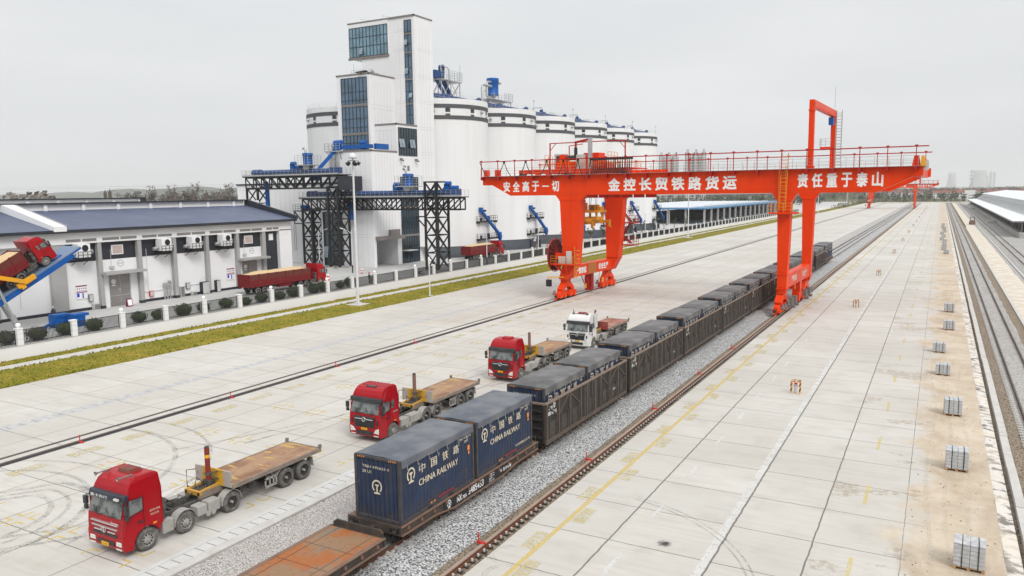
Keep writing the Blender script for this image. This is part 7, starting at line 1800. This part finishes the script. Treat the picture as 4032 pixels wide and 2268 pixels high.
for s in (-1, 1):
    limb(m, [(0, s*.1, .95), (.03, s*.11, .5), (0, s*.11, .08), (.1, s*.11, .03)], [.13, .09, .06, .05]); limb(m, [(0, s*.2, 1.42), (.0, s*.27, 1.15), (.08, s*.25, .9), (.1, s*.25, .82)], [.08, .06, .045, .04])
    for q in range(5): limb(m, [(.1, s*.25+(q-2)*.018, .82), (.12, s*.25+(q-2)*.018, .75)], [.011, .008], 5)
m.build('body', 'denim', t)
m = MB(); m.ball((.02, 0, 1.66), .11, 8, 0, 1.15); m.ball((.13, 0, 1.65), .02, 4); m.build('head', 'skin', t)
m = MB(); m.lathe([(.02, .15), (.10, .12), (.13, .03), (.12, .0)], (.0, 0, 1.70), 14); m.build('cap', 'ink_white', t)

# ---- young street trees by the silos
def young_tree(x, y, i, seed, leafy):
    rnd = random.Random(seed)
    t = thing('young_tree', '%s young staked tree in the row between the fence and the silos' % ORD[i], 'tree', (x, y, YZ), 0, 'young trees by the silos')
    m = MB(); m.tube([(0, 0, -.1), (.03, .02, 1.5), (.0, .05, 3.2)], .09, 7)
    tips = []
    for k in range(7):
        a = rnd.uniform(0, 6.28); b = Vector((0, .04, 2.0+.25*k)); e = b+Vector((math.cos(a)*rnd.uniform(.5, 1.1), math.sin(a)*rnd.uniform(.5, 1.1), rnd.uniform(.5, 1.5))); m.tube([b, b.lerp(e, .5)+Vector((0, 0, -.1)), e], .03, 5); tips.append(e)
    m.build('trunk', 'bark', t)
    m = MB()
    for a in (0, 2.1, 4.2): m.bar((math.cos(a)*1.1, math.sin(a)*1.1, 0), (0, 0, 1.9), .06)
    m.build('stake', 'wood', t)
    m = MB()
    for e in tips: leaf_cloud(m, e, .5 if leafy else .3, 60 if leafy else 14, rnd, .11, .9, .1)
    m.build('crown', 'leaf' if leafy else 'leaf_dry', t)
for i, y in enumerate((164, 170.5, 178, 185, 192, 199, 206, 214, 222, 231, 240, 250, 262, 275, 290)): young_tree(-84.5-.3*(i % 3), y, i, i+60, i > 4)

# ---- pallets of paving slabs along the right edge
n = NT('paver'); lay = n.xyz(n.O); zz = lay[2]
b = n.mix(n.step(n.noise(4, 5, n.O, (1, 1, 3)), .35, .7), (.36, .365, .375), (.52, .525, .535)); b = n.mix(n.every(zz, .15, .185, .010), b, (.2, .2, .2)); M['paver'] = n.done(b, .85, 0, .2)
def pallet(x, y, i, w=1.12, h=1.0, z0=0, rz=0, label=None):
    t = thing('paver_pallet', label, 'pallet', (x, y, z0), rz, 'pallets of grey paving slabs')
    d = 1.0
    for a in range(1): pass
    m = MB(); rnd = random.Random(i)
    xs_ = [-w/2, -w/2+w*.26, -w/2+w*.52, -w/2+w*.80, w/2]
    for a in range(4):
        j = rnd.uniform(-.01, .01)
        for q in range(3): m.box(xs_[a]+.006, -d/2+d*q/3+.005+j, .15, xs_[a+1]-.006, -d/2+d*(q+1)/3-.005+j, .15+h)
    m.build('slab_stack', 'paver', t, bevel=.01)
    m = MB()
    for k in range(5): m.box(-w/2, -d/2+k*d/5, .11, w/2, -d/2+k*d/5+.13, .145)
    for s in (-w/2, -.06, w/2-.12): m.box(s, -d/2, .0, s+.12, d/2, .11)
    m.build('pallet_base', 'wood', t)
    m = MB()
    for xx in (-w*.22, w*.28): m.box(xx-.012, -d/2-.012, .12, xx+.012, d/2+.012, .16+h)
    m.build('strap', 'black', t)
    return t
ps_ = [(1.74, 35.5), (1.49, 48.1), (1.42, 59.9), (.85, 72.7), (.55, 82.7), (1.47, 96.3), (1.6, 110.3), (1.67, 206.9), (1.23, 219.9), (1.36, 235), (1.42, 248.2), (.86, 259.6), (1.24, 274), (.91, 292), (1.63, 306), (1.58, 324), (1.09, 336), (1.29, 358)]
pp = None
for i, (x, y) in enumerate(ps_):
    lab = '%s pallet of grey paving slabs on the sandy slab edge, counted from the camera' % ORD[i]
    if i < 3: pp = pallet(x, y, i, [1.14, 1.12, 1.08][i], [.98, 1.02, .98][i], 0, R(-2+2*i), lab)
    else:
        o = copy_tree(pp, lab, (x, y, 0), R(random.Random(i).uniform(-4, 4))); s = 1.0; o.scale = (1.08 if i > 6 else 1, 1, random.Random(i).uniform(.75, 1.0))
# ---- hydrant guards: striped hoops round a grey post
def guard(x, y, lab):
    t = thing('hydrant_guard', lab, 'guard rail', (x, y, 0), 0, 'striped guards on the right slab')
    m = MB(); h = .98
    for xx in (-.32, .32):
        for yy in (-.25, .25):
            for k in range(5): m.cyl((xx, yy, h*k/5), (xx, yy, h*(k+1)/5), .035, n=8, mi=k % 2)
    for yy in (-.25, .25):
        for k in range(4): m.cyl((-.32+.16*k, yy, h), (-.32+.16*(k+1), yy, h), .035, n=8, mi=k % 2)
    for xx in (-.32, .32): m.cyl((xx, -.25, h*.95), (xx, .25, h*.95), .03, n=8, mi=1)
    m.build('hoop', ['yellow', 'black'], t)
    m = MB(); m.cyl((0, 0, 0), (0, 0, .72), .10, n=12); m.cyl((0, 0, .72), (0, 0, .82), .13, n=12, mi=1); m.cyl((-.16, 0, .6), (.16, 0, .6), .05, n=8, mi=1); m.build('hydrant', ['grey', 'ink_red'], t)
    return t
g0 = None
for i, y in enumerate((61.0, 109.4, 151.6, 203.3, 251, 296.6, 346.5, 393, 441, 490.6, 538.7, 581, 630, 680)):
    lab = '%s striped hoop guard round a hydrant on the open slab, counted from the camera' % ORD[i]
    if g0 is None: g0 = guard(-9.07, y, lab)
    else: copy_tree(g0, lab, (-9.1, y, 0))
# ---- manhole plate, loader
t = thing('wheel_loader', 'dark loader seen end-on on the sand strip between the tracks', 'loader', (11.8, 370.5, 0))
m = MB(); m.box(-.9, -.9, .6, .9, 3.2, 1.7); m.prism([(-1.0, 0.1), (1.0, .1), (.8, 1.1), (-.8, 1.1)], 'y', -1.8, -.8); m.bar((-.6, -.8, .7), (-.6, .6, 1.4), .25); m.bar((.6, -.8, .7), (.6, .6, 1.4), .25); m.build('body', 'ram_grey', t)
m = MB()
for x in (-.75, .75):
    for y in (.4, 2.0): m.bar((x, y, 1.7), (x, y, 2.9), .14)
m.box(-.9, .2, 2.9, .9, 2.2, 3.05); m.build('cab_frame', 'black', t)
for s in (-1, 1):
    for b in (.2, 2.4): wheel(t, s*1.1, b, .62, .4, s, False)

# ================================================================== goods platform with canopies on the right
pt = thing('goods_platform', 'long goods platform with white canopy roof and steel roof frame beside the far track', 'platform', (0, 0, 0))
P0, P1 = 285, 780
m = MB(); m.box(21.6, P0-5, -.5, 60, P1+20, 1.15); m.build('platform_slab', 'platform_conc', pt)

m = MB(); m.prism([(19.9, 4.55), (26.5, 4.9), (26.5, 5.0), (19.9, 4.70)], 'y', P0, P1); cn = m.build('canopy_roof', 'roof_white', pt)
m = MB(); m.box(19.75, P0, 4.35, 19.95, P1, 4.72); m.box(19.75, P0-.1, 4.3, 33.0, P0, 4.75); m.build('fascia', 'steel', cn)
cl = None
for i in range(0, 50):
    y = P0+3+10*i
    if cl is None: m = MB(); m.box(22.3, -.25, 1.1, 22.8, .25, 4.7); m.bar((20.2, 0, 4.5), (22.6, 0, 3.6), .14); o_ = cl = m.build('column', 'steel', pt)
    else: o_ = cl.copy(); C.objects.link(o_)
    o_.location = (0, y, 0)
m = MB()
for i in range(0, 84):
    y = P0+6*i
    m.bar((26.4, y, 5.1), (33.0, y+2, 9.2), .16); m.bar((27.5, y, 5.0), (27.5, y, 5.9), .12)
for x, z in ((28.0, 6.2), (30.4, 7.7)): m.bar((x, P0, z), (x, P1, z), .12)
m.build('roof_frame', 'galv', pt)
m = MB(); m.prism([(26.5, 4.85), (33, 4.95), (33, 5.05), (26.5, 4.95)], 'y', P0, P1); m.build('glazed_strip', 'roof_grey', pt)
m = MB(); m.prism([(32.8, 9.1), (52, 12.0), (72, 9.0), (72, 8.8), (52, 11.8), (32.8, 8.9)], 'y', P0, P1+60); m.build('hall_roof', 'roof_white', pt)
m = MB(); m.box(33.2, P0+1, 1.1, 33.5, P1, 9.0); m.build('hall_wall', 'roof_grey', pt)
m = MB()
for i in range(40): m.box(22.9, P0+5+12*i, 1.1, 24.4, P0+8+12*i, 2.6)
m.build('stored_goods', 'dark', pt)
t = thing('loading_ramp', 'pale concrete slab stub beside the far track in front of the goods platform', 'ramp', (0, 0, 0)); m = MB(); m.box(17.9, 392, -.3, 21.6, 396, .9); m.build('slab', 'kerb', t)
t = thing('loading_ramp', 'pale concrete ramp at the far head of the goods platform', 'ramp', (0, 0, 0)); m = MB(); m.box(18.6, 640, -.3, 23.6, 720, .6); m.build('slab', 'kerb', t)
t = thing('white_building', 'small plain white building at the far end of the platform hall', 'building', (0, 0, 0)); m = MB(); m.box(23, 1000, -.5, 33, 1016, 11.5); m.build('wall', 'white', t); m = MB(); m.box(26.5, 999.8, 5.6, 33.2, 1000, 6.0); m.build('roof_edge', 'steel', t)
t = thing('gate_hut', 'tiny pale hut beyond the far tracks', 'hut', (0, 0, 0)); m = MB(); m.box(17.2, 1000, -.5, 21, 1005, 4.4); m.build('wall', 'grey', t)
# ================================================================== open shed with blue roof edge on the left
sh = thing('open_shed', 'open shed with pale sawtooth roof and blue eaves beyond the silo row', 'shed', (0, 0, 0))
m = MB(); m.box(-150, 329.5, 7.3, -88.3, 520, 7.9); m.build('eaves', 'shed_blue', sh)
m = MB()
for i in range(12): m.prism([(-148, 7.9), (-96, 7.9), (-96, 8.25), (-148, 8.25)], 'y', 333+15*i, 344+15*i)
m.build('roof_panel', 'roof_white', sh)
cl = None
for i in range(24):
    if cl is None: m = MB(); m.box(-.35, -.42, YZ, .35, .42, 7.3); o_ = cl = m.build('column', 'grey_col', sh)
    else: o_ = cl.copy(); C.objects.link(o_)
    o_.location = (-88.85, 331+11.5*i, 0) if i < 17 else (-145+8*(i-17), 330.8, 0)
m = MB(); m.box(-140, 380, YZ, -100, 510, 4.0); m.build('stored_goods', 'chassis', sh)
m = MB(); m.box(-150, 521, YZ, -88, 521.5, 7.2); m.build('back_wall', 'grey_col', sh)
m = MB(); m.rail([(-88.6, 330, 7.9), (-88.6, 520, 7.9)], 1.2, 4, .05, 2); m.build('roof_rail', 'galv', sh)
# ================================================================== viaduct, flats, cooling towers, pylons, far houses
vi = thing('viaduct', 'long grey concrete railway viaduct crossing behind the open shed', 'bridge', (0, 0, 0))
m = MB(); a, b = Vector((-420, 400, 0)), Vector((-110, 860, 0)); d = (b-a).normalized(); nrm = Vector((-d.y, d.x, 0))
m.bar(a+Vector((0, 0, 12.2)), b+Vector((0, 0, 12.2)), 10, 2.2); m.build('deck', 'grey_col', vi)
m = MB()
for s in (-1, 1): m.bar(a+nrm*s*5+Vector((0, 0, 13.9)), b+nrm*s*5+Vector((0, 0, 13.9)), .4, 1.4)
m.build('parapet', 'kerb', vi)
cl = None
for i in range(18):
    if cl is None: m = MB(); m.box(-1.5, -1.5, -.5, 1.5, 1.5, 11.2); o_ = cl = m.build('pier', 'grey_col', vi)
    else: o_ = cl.copy(); C.objects.link(o_)
    o_.location = a.lerp(b, i/17)
n = NT('flats'); x, y, z = n.xyz(n.O)
wz = n.math('FRACT', n.math('DIVIDE', z, 3.0)); wx = n.math('FRACT', n.math('DIVIDE', n.math('ADD', x, y), 3.3))
k = n.math('MULTIPLY', n.math('GREATER_THAN', wz, .42), n.math('GREATER_THAN', wx, .55)); M['flats'] = n.done(n.mix(k, (.50, .475, .46), (.16, .17, .19)), .7, 0, .3)
def flats(x, y, w, d_, h, lab):
    t = thing('apartment_block', lab, 'apartment block', (x, y, 0), R(12), 'distant apartment blocks')
    m = MB(); m.box(0, 0, -.5, w, d_, h)
    for q in (.0, .42, .8): m.box(w*q, -1.5, -.5, w*(q+.2), 0, h+1.5); m.box(w*q+w*.05, 2, h, w*(q+.15), 8, h+5)
    for f_ in range(int(h/3)): m.box(w*.24, -1.3, 3*f_+.1, w*.38, -.05, 3*f_+1.1); m.box(w*.66, -1.3, 3*f_+.1, w*.78, -.05, 3*f_+1.1)
    m.build('wall', 'flats', t)
flats(-299, 905, 22, 14, 56, 'distant high-rise apartment block next to the last silo'); flats(-270, 915, 24, 14, 59, 'tallest distant high-rise apartment block behind the crane bridge')
flats(-283, 960, 14, 14, 54, 'narrow distant apartment block between the two wider ones')
M['tower_conc'] = paint('cooling_concrete', (.36, .37, .38), .9, dirt=.1, scale=.01)
def cooling(x, y, r, h, lab):
    x, y, r, h = x*4, y*4, r*4, 15.64+(h-15.64)*4
    t = thing('cooling_tower', lab, 'cooling tower', (x, y, 0), 0, 'distant cooling towers')
    m = MB(); m.lathe([(r*1.25, -.5), (r*1.02, h*.3), (r*.84, h*.62), (r*.80, h*.78), (r*.84, h), (r*.8, h), (r*.76, h*.8)], n=40); m.build('shell', 'tower_conc', t)
cooling(29, 3000, 13.5, 62, 'slim cooling tower on the hazy horizon between the crane tip and the pylon'); cooling(109, 3000, 24, 68, 'broad cooling tower on the hazy horizon beside the pylon')
t = thing('chimney_block', 'pale twin boiler tower beside the broad cooling tower', 'power station', (532, 11960, 0)); m = MB(); m.box(-24, 0, -.5, 0, 48, 150); m.box(12, 0, -.5, 40, 48, 205); m.box(52, 0, -.5, 80, 48, 196); m.build('wall', 'tower_conc', t)
t = thing('chimney_block', 'low faint block standing alone on the hazy horizon', 'power station', (960, 12000, 0)); m = MB(); m.box(0, 0, -.5, 120, 80, 60); m.box(32, 0, 60, 56, 40, 80); m.build('wall', 'tower_conc', t)
def pylon(x, y, h, lab, w=7):
    t = thing('power_pylon', lab, 'pylon', (x, y, 0), 0, 'lattice power pylons')
    m = MB(); k = 9
    P_ = lambda s1, s2, f: Vector((s1*w/2*(1-f)**1.2+s1*.5, s2*w/2*(1-f)**1.2+s2*.5, h*f))
    for s1, s2 in ((1, 1), (1, -1), (-1, -1), (-1, 1)):
        for i in range(k): m.bar(P_(s1, s2, i/k), P_(s1, s2, (i+1)/k), .28)
    for i in range(k):
        for (a1, a2), (b1, b2) in (((1, 1), (1, -1)), ((1, -1), (-1, -1)), ((-1, -1), (-1, 1)), ((-1, 1), (1, 1))): m.bar(P_(a1, a2, i/k), P_(b1, b2, (i+1)/k), .18); m.bar(P_(b1, b2, i/k), P_(a1, a2, (i+1)/k), .18)
    for z_ in (.62, .76, .90): m.bar((-5.5, 0, h*z_), (5.5, 0, h*z_), .35); m.bar((-5.5, 0, h*z_), (0, 0, h*z_+1.6), .2); m.bar((5.5, 0, h*z_), (0, 0, h*z_+1.6), .2)
    m.build('lattice', 'steel', t)
pylon(54, 1900, 50, 'lattice power pylon between the two cooling towers')
t = None
for i, (x, y, h) in enumerate(((-377, 250, 20.6), (-384, 252, 20.2), (-313, 250, 19.2), (-305, 251, 19.1))):
    t = thing('catenary_mast', '%s dark utility mast rising behind the warehouse roof' % ORD[i], 'mast', (x, y, 0), 0, 'masts behind the warehouse')
    m = MB(); m.cyl((0, 0, -.5), (0, 0, h-.8), .35, .25, 8); m.box(-.6, -.6, h-6, .6, .6, h-2); m.bar((0, 0, h-2), (2.6, 2.0, h-1.2), .15); m.bar((0, 0, h-4), (2.6, 2.0, h-3.4), .12); m.build('post', 'bark', t)
t = thing('overhead_wire', 'thin overhead wires strung behind the warehouse', 'wire'); m = MB()
for z_ in (19.5, 21, 22): m.bar((-520, 256, z_), (-250, 249, z_-1.5), .06)
m.build('wires', 'steel', t)
# houses with red roofs
M['roof_tile'] = paint('red_tiles', (.22, .075, .06), .8, dirt=.3)
rnd = random.Random(11)
def house(x, y, w, i):
    t = thing('village_house', '%s white village house with red roof among the far trees, counted from the crane side' % ORD[i], 'house', (x, y, 0), R(rnd.uniform(-15, 15)), 'red-roofed houses in the far village')
    m = MB(); m.box(0, 0, -.5, w, 9, 7.5)
    for f_ in range(2):
        for q in range(max(2, int(w/3.5))): m.box(1+3.4*q, -.05, 1+3.3*f_, 2.6+3.4*q, .02, 2.6+3.3*f_, 1)
    m.build('wall', ['white', 'glass_lo'], t)
    m = MB(); m.prism([(-.6, 7.4), (9.6, 7.4), (4.5, 10.4)], 'x', -.6, w+.6); m.build('roof', 'roof_tile', t)
hs_ = [(-10, 1220, 22), (-3, 1260, 12), (19, 1215, 14), (60, 1330, 18), (94, 1330, 20), (118, 1345, 24), (45, 1500, 26), (75, 1480, 18), (140, 1400, 20), (-42, 1300, 18), (-75, 1380, 20), (-110, 1420, 22), (160, 1250, 26), (20, 1450, 24)]
for i, (x, y, w) in enumerate(hs_): house(x, y, w, i)
# ================================================================== trees and woods
M['wood_green'] = paint('far_leaf_green', (.050, .070, .034), .9, dirt=.5, dcol=(.035, .05, .03), scale=.6)
M['wood_pale'] = paint('far_twigs', (.20, .175, .155), .9, dirt=.4, dcol=(.13, .115, .10), scale=.6)
M['wood_brown'] = paint('far_leaf_brown', (.115, .088, .066), .9, dirt=.5, dcol=(.08, .06, .05), scale=.6)
M['wood_light'] = paint('far_leaf_olive', (.10, .105, .05), .9, dirt=.4, dcol=(.07, .075, .04), scale=.6)
def tree_proto(kind, seed, h):
    rnd = random.Random(seed); t = thing('broadleaf_tree' if kind != 'bare' else 'bare_tree', '', 'tree')
    m = MB(); tips = []
    m.tube([(0, 0, -.6), (.1, 0, h*.25), (0, .15, h*.5), (.1, .1, h*.8)], .02*h+.05, 7)
    for k in range(12):
        a = rnd.uniform(0, 6.28); z = h*rnd.uniform(.25, .7); b = Vector((0, .05, z)); e = b+Vector((math.cos(a), math.sin(a), 0))*h*rnd.uniform(.12, .28)+Vector((0, 0, h*rnd.uniform(.12, .3)))
        m.tube([b, b.lerp(e, .5)+Vector((0, 0, -.02*h)), e], .006*h+.02, 5); tips.append(e)
        if kind == 'bare':
            for q in range(4):
                f_ = b.lerp(e, rnd.uniform(.4, 1)); g_ = f_+Vector((rnd.gauss(0, .08), rnd.gauss(0, .08), rnd.uniform(.05, .16)))*h; m.tube([f_, g_], .035, 4); tips.append(g_)
    m.build('trunk', 'bark', t)
    m = MB(); tips.append(Vector((0, 0, h*.85)))
    for e in tips:
        if kind == 'bare': leaf_cloud(m, e, h*.09, 26, rnd, .17, 1.0, .05)
        else: leaf_cloud(m, e, h*.17, 110, rnd, h*.022, .85, .15)
    m.build('crown', {'bare': 'wood_pale', 'green': 'wood_green', 'olive': 'wood_light'}[kind], t)
    return t
pt_ = [tree_proto('bare', 1, 10), tree_proto('bare', 2, 11), tree_proto('green', 3, 8), tree_proto('green', 4, 9), tree_proto('olive', 5, 8)]
used_t = set(); rnd = random.Random(99)
def plant(pi, x, y, s, label, group):
    p = pt_[pi]
    if pi not in used_t: used_t.add(pi); o = p; o['label'] = label; o.location = (x, y, 0)
    else: o = copy_tree(p, label, (x, y, 0))
    o['group'] = group; o.rotation_euler = (0, 0, rnd.uniform(0, 6.28)); o.scale = (s*1.0, s*1.0, s)
# bare trees whose tops rise over the warehouse roof
tops = [(-362, 22.3), (-345, 20.6), (-337, 21.2), (-329, 20.8), (-322, 21.9), (-317, 21.5), (-306, 21.2), (-298, 20.7), (-291, 20.0), (-287, 20.2)]
for i, (x, h) in enumerate(tops): plant(i % 2, x, 252+rnd.uniform(-4, 4), h/11.5, '%s thin bare tree rising over the warehouse roof, counted from the blue ramp side' % ORD[i], 'bare trees behind the warehouse')
# trees along the far left side of the yard
k = 0
spots = []
for i in range(22): spots.append((-92-rnd.uniform(0, 30), 535+12*i+rnd.uniform(-5, 5), rnd.uniform(.8, 1.3)))
for i, (x, y, s) in enumerate(spots): plant(2+(i % 3), x, y, s, '%s leafy tree beside the white paled fence, counted from the open shed' % ORD[i], 'trees beside the far fence')
spots = []
for i in range(28): spots.append((-85+i*5.2+rnd.uniform(-3, 3), 945+rnd.uniform(0, 60), rnd.uniform(.7, 1.2)))
for i, (x, y, s) in enumerate(sorted(spots)): plant(2+(i % 3), x, y, s, '%s tree of the green belt past the slab\'s far end, counted away from the silos' % ORD[i], 'trees beyond the end of the slab')
def wood(name, xa, xb, ya, yb, cnt, hmin, hmax, mat, seed, sc_=1.0):
    rnd = random.Random(seed); m = MB()
    for _ in range(cnt):
        x, y = rnd.uniform(xa, xb), rnd.uniform(ya, yb); h = rnd.uniform(hmin, hmax)
        for q in range(int(16*sc_)):
            z = h*(.15+.85*rnd.random()); r = h*.38*(1.1-z/h*.75); a = rnd.uniform(0, 6.28); k = r*math.sqrt(rnd.random())
            p = Vector((x+k*math.cos(a), y+k*math.sin(a), z-.5)); s = h*rnd.uniform(.06, .13)
            n_ = Vector((rnd.gauss(0, 1), rnd.gauss(0, 1)-.5, rnd.gauss(0, 1)+.6)).normalized(); u = n_.orthogonal().normalized(); v = n_.cross(u)
            m.add([p+u*s, p+v*s*.7, p-u*s, p-v*s*.7], [(0, 1, 2, 3)])
    return tag(m.build(name, mat), kind='stuff')
wood('woodland', -700, 700, 1010, 1250, 1500, 4, 9, 'wood_green', 1)
wood('woodland', -900, 900, 1250, 2100, 3200, 6, 14, 'wood_brown', 2)
wood('woodland', -1500, 1300, 2100, 3300, 2600, 8, 16, 'wood_brown', 3)
wood('woodland', -460, -105, 545, 1000, 1100, 5, 10, 'wood_green', 4)
wood('woodland', -900, -230, 258, 420, 520, 8, 16.6, 'wood_pale', 5)
wood('woodland', 75, 700, 700, 1200, 700, 5, 11, 'wood_brown', 6)
wood('reeds', -560, -440, 250, 262, 90, 17, 20.5, 'wood_pale', 7, .6)
wood('shrubs', -76, -66, 640, 930, 160, 1.5, 4, 'wood_light', 8)
wood('shrubs', -70, 30, 905, 940, 260, 2, 5, 'wood_green', 9)
# low hills on the left horizon
M['hill'] = paint('hill', (.06, .075, .06), .95, dirt=.3, scale=.01)
m = MB(); rows = []
for j in range(9):
    f_ = j/8; row = []
    for i in range(61):
        x = -6500+i*100; u_ = (x+3900)/1100; h = 95*math.exp(-u_*u_)+40*math.exp(-((x+2600)/700)**2)+55*math.exp(-((x+5600)/900)**2)
        h *= 1+.18*math.sin(x*.011)+.1*math.sin(x*.031); row.append((x, 2600+f_*900, -1+max(0, h)*math.sin(math.pi*f_)*.62))
    rows.append(row)
m.loft(rows, 0, True, closed=False, caps=False); struct('hills', m, 'hill')
# white steam over the power station
n = NT('steam'); n.n.remove(n.b); pv = n.n.new('ShaderNodeVolumePrincipled'); pv.inputs['Color'].default_value = (.95, .95, .96, 1)
n.put(pv.inputs['Density'], n.math('MULTIPLY', n.step(n.noise(.004, 4), .40, .68), .012)); n.t.links.new(pv.outputs[0], n.out.inputs['Volume']); M['steam'] = n.m
m = MB()
for i in range(9): m.ball((440+i*80, 12000, 262+i*12+14*math.sin(i)), 26+i*4, 8, 0, .6)
tag(m.build('steam', 'steam'), kind='stuff')
# haze
n = NT('haze'); n.n.remove(n.b); pv = n.n.new('ShaderNodeVolumePrincipled'); pv.inputs['Color'].default_value = (.985, .99, 1, 1); pv.inputs['Density'].default_value = .00009; pv.inputs['Anisotropy'].default_value = .2
n.t.links.new(pv.outputs[0], n.out.inputs['Volume']); M['haze'] = n.m
if HAZE: tag(MB().box(-9000, -80, -2.6, 6000, 12600, 240).build('haze', 'haze'), kind='stuff')
